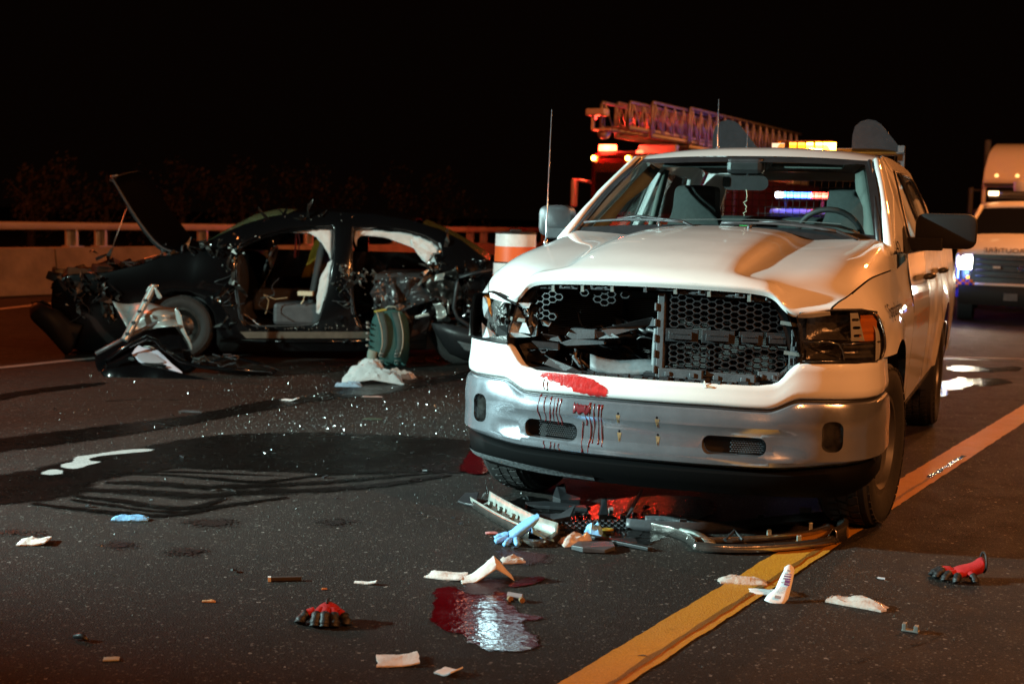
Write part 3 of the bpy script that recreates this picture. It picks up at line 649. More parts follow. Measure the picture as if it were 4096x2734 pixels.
m = MB(); m.prism(rrect(.44, .15, .05), lambda a, b: (.02+a, 4.02+b, 1.985), lambda a, b: (.02+a*.97, 4.02+b*.9, 2.058)); m.build('light_bar_lens', glass('amber_lens', (1., .62, .25), .05, 1.45), truck, smooth=40)
for k, u in enumerate((-.06, .0, .06, .125, .18, .22)):
    if k < 1: MB().box((u-.10, 3.955, 2.016), (.09, .01, .045)).build('lamp_module', glow('dim_lamp', (1., .6, .4), .8), truck)
    MB().box((u+.005, 3.955, 2.018), (.048, .012, .050)).build('lamp_module', glow('amber_lamp' if k > 1 else 'amber_lamp_dim', (1., .36, .03), 55 if k > 1 else 6), truck)
lamp_o = spot('light_bar_glow', (0, 0, 0), (0, 0, -1), 60, (1., .30, .03), 150, .6, .05); lamp_o.parent = truck; lamp_o.location = (.12, 3.90, 2.03); lamp_o.rotation_euler = (R(-96), 0, 0)
# aerials
for (a, b, r) in (((-.86, 1.07, 1.30), (-.845, 1.07, 2.04), .0035), ((-.44, 3.25, 1.93), (-.445, 3.25, 2.29), .004), ((-.25, 3.3, 1.93), (-.25, 3.3, 2.10), .003)):
    w = MB(); w.tube([a, tuple(x*.97+y*.03 for x, y in zip(a, b)), b], [r*1.3, r, r*.7], 6); w.lathe([(.014, 0), (.012, .03), (.006, .05)], a, 'Z', 8); w.build('aerial', m_chrome, truck, smooth=0)
# door mirrors
m_mir = pm('matt_and_shade_black', (.008, .008, .008), .6, spec=.2)  # blacker for the driver-side mirror, which puts its shade into the colour
for sg, u0, u1 in ((1, .95, 1.31), (-1, .93, 1.20)):
    hw = (u1-.99)/2; uc = .99+hw+.0; rows = []
    for k, (v, s_) in enumerate(((1.84, .80), (1.85, .96), (1.89, 1.0), (1.95, .97), (1.985, .85), (1.99, .6))):
        rows.append([(sg*(uc+a*s_), v, 1.445+b*s_) for a, b in rrect(hw*2, .19, .05, 4)])
    m = MB(); m.grid(rows, closed=True); n = len(rows[0]); m.F += [tuple(range(n))[::-1], tuple(range(5*n, 6*n))]; m.build('door_mirror', m_mir if sg > 0 else m_plas, truck, smooth=50)
    arm = [[(sg*u, 1.86+.03*q, 1.372+.008*(u-.92)+b) for q, b in ((-1, -.035), (1, -.035), (1, .03), (-1, .035))] for u in (u0-.03, 1.0, 1.1, 1.14)]
    m = MB(); m.grid(arm, closed=True); m.F += [(0, 1, 2, 3), (12, 13, 14, 15)]; m.build('mirror_arm', m_mir if sg > 0 else m_plas, truck, bev=.008)
    plate('mirror_sail', [(1.66, 1.33), (1.93, 1.33), (1.93, 1.47), (1.88, 1.46)], [], lambda a, b: (sg*(.992-(b-1.31)*.40), a, b), m_plas, truck, solid=.02)
# underbody, bed
m = MB(); m.box((0, 3.2, .50), (1.5, 4.6, .10)); m.box((.42, 3, .42), (.1, 5.2, .14)); m.box((-.42, 3, .42), (.1, 5.2, .14)); m.box((0, AX1, .40), (1.4, .12, .12)); m.box((0, AX2, .42), (1.5, .14, .14)); m.build('chassis', m_dark, truck)
m = MB(); m.box((0, 5.0, .75), (1.7, 1.5, .04)); m.box((0, 4.26, 1.02), (1.75, .03, .55)); m.build('bed_floor', m_dark, truck)
m = MB(); m.box((0, 5.80, 1.0), (1.86, .05, .62)); m.build('tailgate', m_paint, truck, bev=.01)
m = MB(); m.box((0, 5.92, .58), (1.9, .14, .22)); m.build('rear_bumper', m_chrome, truck, bev=.03)
plate('cab_back', [(-.92, 1.0), (.92, 1.0), (.92, 1.34), (.70, 1.84), (-.70, 1.84), (-.92, 1.34)], [[(-.66, 1.40), (.66, 1.40), (.55, 1.78), (-.55, 1.78)]], lambda a, b: (a, 4.18, b), m_paint, truck, solid=.03)

# wheels -----------------------------------------------------------
def wheel(par, name, c, axis_sign, rad, wid, steer=0., rim=.24, mt=None, mr_=None, tread=True, lugs=6):
    root = bpy.data.objects.new(name, None); link(root, par); root.location = c; root.rotation_euler = (0, 0, steer)
    h = wid/2; s = axis_sign
    prof_ = [(rim, -h*.80), (rim+.03, -h*.96), (rad-.06, -h*1.0), (rad-.025, -h*.93), (rad-.006, -h*.78), (rad-.004, 0), (rad-.006, h*.78), (rad-.025, h*.93), (rad-.06, h*1.0), (rim+.03, h*.96), (rim, h*.80)]
    MB().lathe(prof_, (0, 0, 0), 'X', 48, caps=False).build('tyre', mt or m_rub, root, smooth=40)
    if tread:
        t = MB(); n = 46
        for row, (x0, x1, ph, sk) in enumerate(((-.98, -.62, 0, .02), (-.56, -.22, .5, -.03), (-.16, .16, 0, .03), (.22, .56, .5, -.03), (.62, .98, 0, .02))):
            for k in range(n):
                a0 = 2*math.pi*(k+ph)/n; da = 2*math.pi/n*.38; r0, r1 = rad-.018, rad+.004-(.014 if row in (0, 4) else 0)
                V = []
                for r_ in (r0, r1):
                    for (x, a) in ((x0, a0-da), (x1, a0-da+sk), (x1, a0+da+sk), (x0, a0+da)):
                        rr = r_-(.012 if abs(x) > .9 else 0); V.append((x*h, rr*math.cos(a), rr*math.sin(a)))
                t.add(V, [(4, 5, 6, 7), (0, 1, 5, 4), (1, 2, 6, 5), (2, 3, 7, 6), (3, 0, 4, 7)])
        t.build('tread', mt or m_rub, root)
    MB().lathe([(rim+.004, -h*.8), (rim+.012, s*h*.82), (rim-.02, s*h*.84), (rim-.03, s*h*.6), (rim*.6, s*h*.30), (rim*.42, s*h*.45), (.07, s*h*.50), (.05, s*h*.62), (0.001, s*h*.62)][1:], (0, 0, 0), 'X', 32, caps=False).build('rim', mr_ or m_steel, root, smooth=40)
    q = MB()
    for k in range(lugs): a = 2*math.pi*k/lugs; q.lathe([(.014, s*h*.44), (.012, s*h*.62)], (0, .085*math.cos(a), .085*math.sin(a)), 'X', 6)
    for k in range(8): a = 2*math.pi*k/8; q.lathe([(.026, s*h*.315), (.024, s*h*.325)], (0, rim*.74*math.cos(a), rim*.74*math.sin(a)), 'X', 8)
    q.build('wheel_nuts', m_dark, root)
    return root
ST = R(-7)
for sg in (1, -1):
    wheel(truck, 'front_wheel', (sg*.868, AX1, TYR), sg, TYR, .262, ST)
    wheel(truck, 'rear_wheel', (sg*.868, AX2, TYR), sg, TYR, .262)

# chrome bumper ----------------------------------------------------
def path(u):
    "plan line of the nose: u beyond +-0.98 runs back along the side"
    s = 1 if u >= 0 else -1; a = abs(u)
    if a <= .80: return Vector((u, bow(a), 0))
    t = min(1.6, (a-.80)/.20); P = [(.80, .154), (.885, .205), (.955, .29), (.99, .40), (1.0, .52), (1.0, .66), (1.0, .70)]
    q = t/1.6*(len(P)-1); i = min(int(q), len(P)-2); f = q-i
    return Vector((s*(P[i][0]+(P[i+1][0]-P[i][0])*f), P[i][1]+(P[i+1][1]-P[i][1])*f, 0))
def pn(u):
    d = (path(u+.01)-path(u-.01)); return Vector((d.y, -d.x, 0)).normalized()
def sm(a, b, x): t = max(0, min(1, (x-a)/(b-a))); return t*t*(3-2*t)
def btop(u): a = abs(u); return .656-.004*sm(.3, .5, a)+.05*sm(.56, .70, a)
US = [-1.12+.0224*i for i in range(101)]
def swept(profile, us=US):
    return [[tuple(path(u)+pn(u)*o+Vector((0, 0, z))) for z, o in profile(u)] for u in us]
def bprof(u):
    zt = btop(u)-.006; e = .035*sm(.55, 1.0, abs(u)); r = sm(.60, .78, abs(u))
    return [(zt-.012, -.05), (zt, -.012), (zt-.010, .006), (zt-.03, .014), (.60, .020), (.572, .020), (.552, .008+.01*r), (.525, .0+.018*r), (.47, .002+.018*r), (.448, .016+.004*r), (.425+e*.5, .020), (.403+e, .012), (.388+e, -.012), (.382+e, -.05)]
f_ = swept(bprof); b_ = [[(p[0]*.975, p[1]+.045, p[2]) for p in r] for r in f_]
m = MB(); n = len(f_[0])
ring = [list(r)+list(reversed(bk)) for r, bk in zip(f_, b_)]
m.grid(ring, closed=True); k = len(ring[0]); m.F += [tuple(range(k))[::-1], tuple((len(ring)-1)*k+j for j in range(k))]
bumper = m.build('bumper', m_chrome, truck, smooth=40)
cutter = MB()
for uc in (-.428, .428): cutter.prism(rrect(.275, .082, .036, 6), lambda a, b: (uc+a, -.2, .489+b), lambda a, b: (uc+a, .30, .489+b))
cut(bumper, cutter)
c2 = MB()
for uc in (-.835, .835): c2.prism(rrect(.085, .135, .035, 6), lambda a, b: (uc+a, -.05, .545+b), lambda a, b: (uc+a, .45, .545+b))
cut(bumper, c2)
c3 = MB()
for (u, z) in ((-.088, .598), (.092, .594), (-.085, .516), (.094, .514)): c3.lathe([(.0055, -.1), (.0055, .1)], (u, 0, z), 'Y', 10)
cut(bumper, c3)
m_rust = pm('rust_streak', (.22, .13, .05), .8, var=.5, vscale=60)
for uc in (-.428, .428):
    MB().prism(rrect(.27, .08, .034), lambda a, b: (uc+a, bow(uc+a)+.045, .489+b), lambda a, b: (uc+a, bow(uc+a)+.06, .489+b)).build('air_inlet_back', m_dark, truck)
    w = MB(); x0, x1 = ((uc-.07, uc+.12) if uc < 0 else (uc-.02, uc+.125))
    for j in range(7):
        for i in range(int((x1-x0)/.0115)):
            u = x0+.0115*i+(.0057 if j % 2 else 0); w.tube([(u, bow(u)+.028, .460+.0095*j), (u+.0058, bow(u)+.020, .4625+.0095*j), (u+.0115, bow(u)+.028, .460+.0095*j)], .0022, 4)
    w.build('air_inlet_mesh', m_plasg, truck)
for sg in (-1, 1):
    uc = sg*.835
    MB().prism(rrect(.10, .15, .03), lambda a, b: (uc+a, .255+sg*a*.55*1, .545+b), lambda a, b: (uc+a, .28+sg*a*.55, .545+b)).build('fog_lamp_housing', m_smoke if sg > 0 else m_refl, truck)
    MB().prism(rrect(.082, .132, .034), lambda a, b: (uc+a, .165+sg*a*.62, .545+b), lambda a, b: (uc+a, .17+sg*a*.62, .545+b)).build('fog_lamp_lens', m_lens, truck)
    MB().lathe([(.03, 0), (.032, .03), (.02, .05)], (uc, .19, .56), 'Y', 14).build('fog_lamp_bulb', m_smoke, truck, smooth=30)
# rubber strip between fascia and bumper, lower dam
MB().grid(swept(lambda u: [(btop(u)+.004, -.02), (btop(u)-.008, -.004), (btop(u)-.016, -.03)])).build('bumper_strip', m_plas, truck, smooth=0)
MB().grid(swept(lambda u: [(.392+.035*sm(.55, 1, abs(u)), -.03), (.36+.03*sm(.55, 1, abs(u)), -.006), (.325, -.012), (.30, -.03), (.262+.02*sm(.4, 1, abs(u)), -.055), (.255, -.09), (.29, -.13)])).build('air_dam', pm('unlit_black_plastic', (.0016, .0016, .0017), .7, spec=.08), truck, smooth=40, solid=.006)  # blacker than such plastic is, shade under the bumper put into the colour
MB().grid(swept(lambda u: [(.318-.02*sm(-.9, -.25, u), -.008), (.292, -.026), (.268+.018*sm(.4, 1, abs(u)), -.047)], [-1.0+.0224*i for i in range(36)])).build('dusty_lit_dam_edge', m_dust, truck, smooth=40)  # dust plus the lit part of the dam, both in one paler colour
# white fascia between bumper and grille/headlamps
def ftop(u): a = abs(u); return .757+.010*sm(.50, .60, a)+.098*sm(.585, .70, a)+.006*sm(.7, 1.0, a)
def fprof(u):
    b, t = btop(u)+.004, ftop(u); h = t-b
    return [(b-.004, -.03), (b, -.006), (b+.012, .004), (b+h*.25, .006), (b+h*.5, .0), (b+h*.75, -.004), (t-.008, -.006), (t, -.014), (t-.002, -.05)]
MB().grid(swept(fprof)).build('front_fascia', m_paint, truck, smooth=0)
# red fluid on fascia and bumper
def skin(u, z, d=.003):
    "point just in front of fascia or bumper"
    if z > btop(u)+.004: P = fprof(u)
    else: P = bprof(u)
    P = sorted(P[1:-1]); o = P[0][1]
    for a, b in zip(P[:-1], P[1:]):
        if a[0] <= z <= b[0]: o = a[1]+(b[1]-a[1])*(z-a[0])/(b[0]-a[0]+1e-9)
    if z > P[-1][0]: o = P[-1][1]
    return tuple(path(u)+pn(u)*(o+d)+Vector((0, 0, z)))
random.seed(21)
def lin(x, P):
    for (a, b), (c, d) in zip(P[:-1], P[1:]):
        if a <= x <= c: return b+(d-b)*(x-a)/(c-a)
    return P[0][1] if x < P[0][0] else P[-1][1]
V, F, E_ = [], [], []
for i in range(61):
    u = -.50+.36*i/60; zt = lin(u, [(-.50, .748), (-.44, .754), (-.30, .753), (-.22, .742), (-.14, .70)]); zb = lin(u, [(-.50, .742), (-.47, .722), (-.40, .712), (-.34, .690), (-.28, .672), (-.20, .664), (-.15, .668)])
    zb += .016*nz((u*38, 0, 3), 1)+.006*nz((u*110, 2, 0), 1)
    for j in range(15):
        z = .657+.102*j/14; V.append(skin(u, z, .0014)); e = min(z-zb, zt-z, (u+.495)*.8, (-.145-u)*.5); E_.append(max(0., min(1., .5+e/.022)))
for i in range(60):
    for j in range(14): F.append((i*15+j, i*15+j+1, (i+1)*15+j+1, (i+1)*15+j))
smear = mk('red_smear', V, F, m_dkred, truck, smooth=0); at = smear.data.attributes.new('edge', 'FLOAT', 'POINT'); at.data.foreach_set('value', E_)
for (u, z0, z1, w) in ((-.485, .648, .530, .0040), (-.455, .645, .527, .0036), (-.425, .642, .522, .0040), (-.405, .64, .52, .003), (-.388, .64, .518, .0038), (-.372, .638, .516, .0034), (-.245, .62, .528, .004), (-.262, .545, .405, .0044), (-.225, .635, .40, .0050), (-.205, .632, .45, .0040), (-.182, .63, .448, .0036), (-.167, .63, .44, .0042),
                      (-.452, .438, .402, .0035), (-.416, .436, .400, .0040), (-.395, .434, .400, .0032), (-.375, .432, .398, .0032), (-.47, .72, .675, .004), (-.45, .71, .672, .004)):
    P = []; ww = []
    for j in range(15):
        q = j/14; P.append(skin(u+.006*math.sin(q*5+u*60)*q, z0+(z1-z0)*q, .0012)); ww.append(w*(.75+.3*math.sin(q*8+u*99))*(1.5 if q < .12 or q > .93 else .85))
    MB().tube(P, ww, 6, flat=.5).build('red_drip', m_drip, truck, smooth=0)
rows = [[skin(-.305+.085*i/10, .632-.014*abs(math.sin(i*1.7))-(.052-.02*abs(math.sin(i*2.3)))*j/4, .0015) for j in range(5)] for i in range(11)]
MB().grid(rows).build('red_smear', m_drip, truck, smooth=0, solid=.001, soff=1)
for (u, z) in ((-.088, .592), (.092, .588), (-.085, .510), (.094, .508)):
    rows = [[skin(u+(-.010+.02*i/4)*(1-.6*j/5), z-.045*j/5*(.7+.3*math.sin(i*2)), .0008) for j in range(6)] for i in range(5)]
    MB().grid(rows).build('rust_mark', m_rust, truck, smooth=0)

# ------------------------------------------------------------------ grille, lamps, engine bay of the pickup
GO = [(0,1.197),(.33,1.192),(.50,1.181),(.562,1.163),(.605,1.12),(.635,1.06),(.662,.97),(.684,.885),(.680,.835),(.645,.790),(.588,.765),(.45,.757),(0,.757)]
def gfull(P): return [tuple(p) for p in P] + [(-a, b) for a, b in P[-2:0:-1]]
GOf = gfull(GO); _gc = (0, .98)
def gsc(P, s, t=None): t = t or s; return [((a-_gc[0])*s+_gc[0], (b-_gc[1])*t+_gc[1]) for a, b in P]
GS = [tuple(p) for p in spline(GOf, 3, closed=True)]
def gmap(dv): return lambda a, b: (a, bow(a)+dv+(1.2-b)*.03, b)
def gring(s0, t0, s1, t1, v0, v1):
    A, B = gsc(GS, s0, t0), gsc(GS, s1, t1); m = MB()
    m.grid([[gmap(v0)(*p) for p in A], [gmap(v1)(*p) for p in B]], closed=True); return m
gring(1.0, 1.0, .985, .97, .0, .09).build('grille_opening', m_plas, truck, smooth=0)
A, B, C_ = gsc(GS, .975, .955), gsc(GS, .93, .885), gsc(GS, .92, .87)
def clip_out(p):   # the part of the carrier on the smashed side is gone
    return p[0] < -.10 and p[1] < .93
m = MB(); n = len(GS)
for i in range(n):
    j = (i+1) % n
    if clip_out(A[i]) or clip_out(A[j]): continue
    q = [gmap(.055)(*A[i]), gmap(.055)(*A[j]), gmap(.045)(*B[j]), gmap(.045)(*B[i]), gmap(.09)(*A[i]), gmap(.09)(*A[j]), gmap(.09)(*C_[j]), gmap(.09)(*C_[i])]
    m.add(q, [(0, 1, 2, 3), (0, 1, 5, 4), (3, 2, 6, 7)])
m.build('grille_carrier', m_plasg, truck)
def onring(s, t, k): P = gsc(GS, s, t); return P[k % len(P)]
# blocks, studs and clips along the carrier
for k, (u, z, w, h) in enumerate([(-.50, 1.150, .11, .030), (-.375, 1.158, .10, .034), (-.215, 1.162, .12, .036), (.075, 1.172, .13, .036), (.215, 1.158, .12, .034), (.37, 1.152, .15, .032), (.51, 1.136, .09, .030), (.655, .955, .03, .10), (.648, .865, .03, .07), (.17, .785, .20, .045), (.39, .778, .22, .045), (.55, .795, .09, .04), (-.60, 1.05, .03, .08)]):
    v = bow(u)+.052+(1.2-z)*.03
    m = MB(); m.box((u, v, z), (w, .03, h)); m.box((u-w*.28, v-.018, z), (w*.12, .012, h*.45)); m.box((u+w*.28, v-.018, z), (w*.12, .012, h*.45)); m.box((u, v-.016, z-h*.3), (w*.3, .008, h*.2)); m.build('grille_block', m_plasg, truck, bev=.003)
m_clip = pm('zinc_clip', (.5, .49, .45), .35, metal=.8, var=.2, vscale=30)
for (u, z) in ((-.445, 1.150), (-.295, 1.158), (-.150, 1.165), (.005, 1.170), (.142, 1.168), (.29, 1.162), (.462, 1.147)):
    v = bow(u)+.03+(1.2-z)*.03; m = MB(); m.box((u, v, z), (.016, .012, .05)); m.box((u+.007, v-.006, z+.005), (.004, .02, .04)); m.build('grille_clip', m_clip if abs(u) > .1 else m_plasg, truck)
for (u, z) in ((.655, 1.03), (.675, .90), (-.62, .985)):
    v = bow(u)+.035; MB().box((u-.02, v, z), (.085, .012, .016), (0, R(6), 0)).build('grille_clip', m_clip, truck)
# honeycomb of the grille that is left
def honey(test, name, dv=.06, p=.0330, q=.0265, th=.0024):
    m = MB(); seen = set(); a, b = 2*p/3, p/3
    for i in range(-24, 25):
        for j in range(26, 48):
            cx_, cz = i*p, j*q+(q/2 if i % 2 else 0)
            if not test(cx_, cz): continue
            H = [(cx_+a, cz), (cx_+b, cz+q/2), (cx_-b, cz+q/2), (cx_-a, cz), (cx_-b, cz-q/2), (cx_+b, cz-q/2)]
            for k in range(6):
                s0, s1 = H[k], H[(k+1) % 6]; key = tuple(sorted(((round(s0[0], 4), round(s0[1], 4)), (round(s1[0], 4), round(s1[1], 4)))))
                if key in seen: continue
                seen.add(key); d = Vector((s1[0]-s0[0], s1[1]-s0[1])).normalized(); nn = Vector((-d.y, d.x))*th
                V = []
                for vv in (dv, dv+.022):
                    for pt, sg in ((s0, 1), (s1, 1), (s1, -1), (s0, -1)):
                        w = 1. if vv == dv else 1.6; x, z = pt[0]+nn.x*sg*w, pt[1]+nn.y*sg*w; V.append((x, bow(x)+vv+(1.2-z)*.03, z))
                m.add(V, [(0, 1, 2, 3), (0, 4, 5, 1), (1, 5, 6, 2), (2, 6, 7, 3), (3, 7, 4, 0)])
    return m.build(name, m_plas, truck)
def inring(u, z, s=.90, t=.80):
    P = gsc(GS, s, t); c = False
    for (x1, y1), (x2, y2) in zip(P, P[1:]+P[:1]):
        if (y1 > z) != (y2 > z) and u < (x2-x1)*(z-y1)/(y2-y1)+x1: c = not c
    return c
honey(lambda u, z: u > .10 and z > .995 and inring(u, z, .92, .84), 'grille_mesh')
honey(lambda u, z: u > .10 and z < .925 and inring(u, z, .92, .80), 'grille_mesh')
honey(lambda u, z: u < -.47+.05*math.sin(z*70) and z > 1.0 and inring(u, z, .94, .84), 'grille_mesh')
honey(lambda u, z: -.33 < u < -.09 and z > 1.10+.02*math.sin(u*40) and z < 1.135, 'grille_mesh')
# centre post and cross bar of the frame
m = MB(); m.box((.072, .085, .955), (.034, .05, .38)); [m.box((.05, .065, z), (.012, .03, .035)) for z in (.80, .87, .94, 1.01, 1.08)]; m.build('grille_post', m_plasg, truck, bev=.004)
for u0, u1 in ((.09, .24), (.255, .40), (.415, .52), (.53, .635)):
    uc = (u0+u1)/2; v = bow(uc)+.062
    m = MB(); m.box((uc, v+.012, .958), (u1-u0, .02, .058), (0, 0, math.atan(.4*uc))); m.box((uc, v-.004, .958), ((u1-u0)*.7, .02, .034), (0, 0, math.atan(.4*uc))); m.box((uc, v-.016, .966), ((u1-u0)*.5, .006, .004), (0, 0, math.atan(.4*uc))); m.build('grille_bar', m_plas, truck, bev=.004)
# radiator, shroud and broken plastic behind
m_rad = pm('radiator_fins', (.20, .19, .18), .4, metal=.7)
m = MB()
for i in range(54): m.box((0, .40, .735+.0088*i), (1.16, .03, .0034))
m.build('radiator_fins', m_rad, truck)
m = MB(); m.box((0, .425, .96), (1.25, .02, .52)); [m.box((x, .39, .96), (.02, .05, .50)) for x in (-.19, -.60, .22, .60)]; m.build('radiator', m_dark, truck)
m = MB(); m.box((0, .32, 1.12), (1.1, .2, .03)); m.box((0, .40, .60), (1.1, .3, .03)); m.box((-.64, .42, .86), (.03, .3, .5)); m.box((.64, .42, .86), (.03, .3, .5)); m.build('radiator_support', m_dark, truck)
MB().tube([(-.75, .30, .62), (0, .17, .62), (.75, .30, .62)], .045, 10).build('crash_beam', m_dark, truck, smooth=0)
def shard(pts, v, name, mat, th=.008, bend=0., par=truck, conv=Z1):
    P = [conv(x, y, v+bend*((i % 2)-.5)) for i, (x, y) in enumerate(pts)]; n = len(P)
    nn = Vector((.15, 1, .1)).normalized()*th; V = P+[p+nn for p in P]
    return mk(name, V, [tuple(range(n)), tuple(range(n, 2*n))[::-1]]+[(i, (i+1) % n, n+(i+1) % n, n+i) for i in range(n)], mat, par, bev=.0015)
m_bracket = pm('dull_bracket', (.07, .07, .072), .45, metal=.6, var=.3, vscale=20)
m_shroud = pm('grey_shroud', (.13, .14, .145), .55, var=.35, vscale=14, bump=.15, bscale=40)
rows = [[tuple(Z1(800+520*i/12, 650+70*(i/12)+95*j/4+(18*math.sin(i*.5)) + (0 if j < 4 else 6*math.sin(i*2.1)), .10+.05*(1-j/4)**2)) for j in range(5)] for i in range(13)]
MB().grid(rows).build('torn_shroud', m_shroud, truck, smooth=50, solid=.006)
MB().tube([Z1(1218, 490, .13), Z1(1212, 600, .125), Z1(1205, 720, .12)], [.014, .017, .016], 12).build('bent_strut', m_shroud, truck, smooth=40)
shard([(860, 495), (1080, 445), (1190, 420), (1225, 445), (1215, 475), (1150, 478), (920, 540), (850, 550)], .12, 'broken_plastic', m_plasg, .006, .05)
shard([(830, 510), (925, 512), (985, 548), (850, 556)], .10, 'broken_plastic', m_plasg, .006, .03)
shard([(680, 490), (830, 500), (830, 555), (690, 560), (650, 535)], .17, 'broken_plastic', m_plasg, .03, .0)
shard([(610, 580), (680, 560), (885, 572), (890, 590), (650, 600)], .13, 'broken_plastic', m_plasg, .02, .0)
shard([(410, 440), (450, 350), (490, 365), (470, 450), (460, 540), (430, 545)], .13, 'broken_plastic', m_plasg, .02, .03)
shard([(490, 440), (560, 450), (540, 480), (500, 470)], .12, 'broken_plastic', m_shroud, .006, .03)
shard([(430, 570), (600, 585), (600, 628), (480, 618)], .12, 'broken_plastic', m_plas, .02, .02)
shard([(500, 525), (600, 540), (620, 575), (520, 560)], .14, 'broken_plastic', m_plasg, .01, .03)
shard([(350, 590), (420, 580), (640, 745), (520, 715), (400, 690)], .20, 'broken_plastic', m_plas, .01, .02)
shard([(510, 715), (545, 675), (690, 735), (770, 775), (640, 760)], .11, 'broken_plastic', m_plasg, .006, .02)
shard([(780, 745), (910, 760), (930, 795), (800, 785)], .12, 'broken_plastic', m_plas, .01, .02)
shard([(1350, 800), (1420, 790), (1640, 815), (1620, 852), (1480, 850)], .09, 'broken_plastic', m_plas, .01, .02)
shard([(1512, 822), (1520, 818), (1532, 862), (1515, 865)], .02, 'broken_plastic', pm('white_chip', (.7, .68, .62), .5), .002, .0)
shard([(1520, 842), (1575, 855), (1565, 866), (1530, 862)], .022, 'broken_plastic', pm('tan_chip', (.45, .25, .12), .6), .002, .0)
MB().tube([Z1(*p, .17) for p in ((715, 620), (700, 670), (740, 720), (760, 790))], .012, 8).build('hose', m_plasg, truck, smooth=0)
MB().tube([Z1(*p, .20) for p in ((745, 640), (735, 690), (790, 740), (850, 780))], .012, 8).build('hose', m_plas, truck, smooth=0)
MB().tube([Z1(*p, .13) for p in ((500, 620), (520, 610), (535, 625), (520, 640), (500, 640), (490, 630))], .004, 6, closed=True).build('bracket_loop', m_plasg, truck)
random.seed(33)
for i in range(12):   # hoses, cables and brackets between the radiator and the hole
    x, y = random.uniform(500, 1180), random.uniform(330, 640); v0 = random.uniform(.22, .34)
    P = [Z1(x, y, v0), Z1(x+random.uniform(20, 90), y+random.uniform(-30, 60), v0-random.uniform(0, .06)), Z1(x+random.uniform(60, 200), y+random.uniform(-10, 110), v0), Z1(x+random.uniform(120, 260), y+random.uniform(20, 140), v0+.03)]
    MB().tube(spline([tuple(q) for q in P], 4), random.choice((.004, .006, .011)), 6).build('hose', random.choice((m_plas, m_plasg, m_bracket)), truck, smooth=0)
for (x, y, w, h) in ((960, 420, 40, 150), (640, 480, 30, 120), (1060, 520, 90, 24), (820, 600, 120, 20)):
    shard([(x, y), (x+w, y+4), (x+w-3, y+h), (x+4, y+h-5)], .30, 'bracket', m_bracket, .012)
random.seed(31)
for i in range(26):   # splintered edges at the smashed corner
    x, y = random.uniform(430, 700), random.uniform(440, 760)
    if x > 560 and y < 520: continue
    a = random.uniform(0, 6.3); l = random.uniform(12, 42); w = random.uniform(3, 9)
    ca, sa = math.cos(a), math.sin(a)*.6
    shard([(x, y), (x+l*ca, y+l*sa), (x+l*ca-w*sa, y+l*sa+w*ca), (x-w*sa, y+w*ca)], random.uniform(.10, .22), 'broken_plastic', random.choice((m_plas, m_plasg, m_plas, m_dark)), .005)
for i in range(16):   # ragged plastic left along the lower lip
    u = -.30+.058*i; z = .758+.004*math.sin(i*2.)
    MB().box((u, bow(u)+.03, z+.004), (.03+.012*math.sin(i*3), .03, .014), (0, 0, .1*math.sin(i))).build('lip_remnant', m_plas, truck)

# driver-side headlamp --------------------------------------------
HL = [(.672, 1.078), (.80, 1.092), (.90, 1.096), (.965, 1.083), (.995, 1.02), (1.01, .94), (1.005, .89), (.985, .872), (.84, .868), (.70, .866), (.690, .90), (.680, 1.0)]
def hl_v(u, z): return path(abs(u)).y+.004
def hmap(sg, dv): return lambda a, b: (sg*path(a).x if a < .80 else sg*a, bow(a) if a < .93 else .239+(a-.93)*1.3, b) if False else (sg*a, (bow(a) if a < .90 else bow(.9)+(a-.9)*1.05+6*(a-.9)**2)+dv, b)
def hl_poly(P, dv, name, mat, solid=0., sg=1, **k): return plate(name, P, [], hmap(sg, dv), mat, truck, solid=solid, **k)
def inset(P, s, c=(.84, .98)): return [((a-c[0])*s+c[0], (b-c[1])*s+c[1]) for a, b in P]
Hs = [tuple(p) for p in spline(HL, 4, closed=True)]
def lamp_ring(sg, P, Q, d0, d1, mat, name):
    MB().grid([[hmap(sg, d0)(*p) for p in P], [hmap(sg, d1)(*p) for p in Q]], closed=True).build(name, mat, truck, smooth=0)
def quadgrid(sg, u0, u1, z0, z1, dv, nu=14, nzr=8, f=None):
    return [[hmap(sg, dv+(f(i/nu, j/nzr) if f else 0))(u0+(u1-u0)*i/nu, z0+(z1-z0)*j/nzr) for j in range(nzr+1)] for i in range(nu+1)]
# lens skin bulging out
def lens_grid(sg, bulge=.012):
    rows = []
    for i in range(21):
        q = i/20; a = .674+.331*q; zt = 1.078+.016*math.sin(q*2.2)-.05*max(0, q-.86)/.14; zb = .867+.004*q
        zz = [zb+(zt-zb)*j/10 for j in range(11)]
        rows.append([hmap(sg, .002-bulge*math.sin(math.pi*j/10))(a, z) for j, z in enumerate(zz)])
    return rows
MB().grid(lens_grid(1)).build('headlamp_lens', m_lens, truck, smooth=0)
lamp_ring(1, Hs, inset(Hs, .97), .004, .014, m_plas, 'headlamp_rim')
hl_poly(inset(Hs, .985), .095, 'headlamp_housing', m_smoke, 0)
lamp_ring(1, inset(Hs, .985), inset(Hs, .97), .010, .095, m_smoke, 'headlamp_wall')
MB().grid(quadgrid(1, .700, .885, .965, 1.075, .05, f=lambda x, y: .05*(1-(2*x-1)**2)*(1-(2*y-1)**2))).build('headlamp_reflector', m_smoke, truck, smooth=0)
MB().grid(quadgrid(1, .705, .845, .880, .950, .045, f=lambda x, y: .05*(1-(2*x-1)**2)*(1-(2*y-1)**2))).build('headlamp_reflector', m_smoke, truck, smooth=0)
MB().grid(quadgrid(1, .855, .975, .880, .950, .04, f=lambda x, y: .02*math.sin(y*40))).build('turn_reflector', m_smoke, truck)
m_ivory = pm('pale_lamp_bracket', (.42, .42, .38), .5)
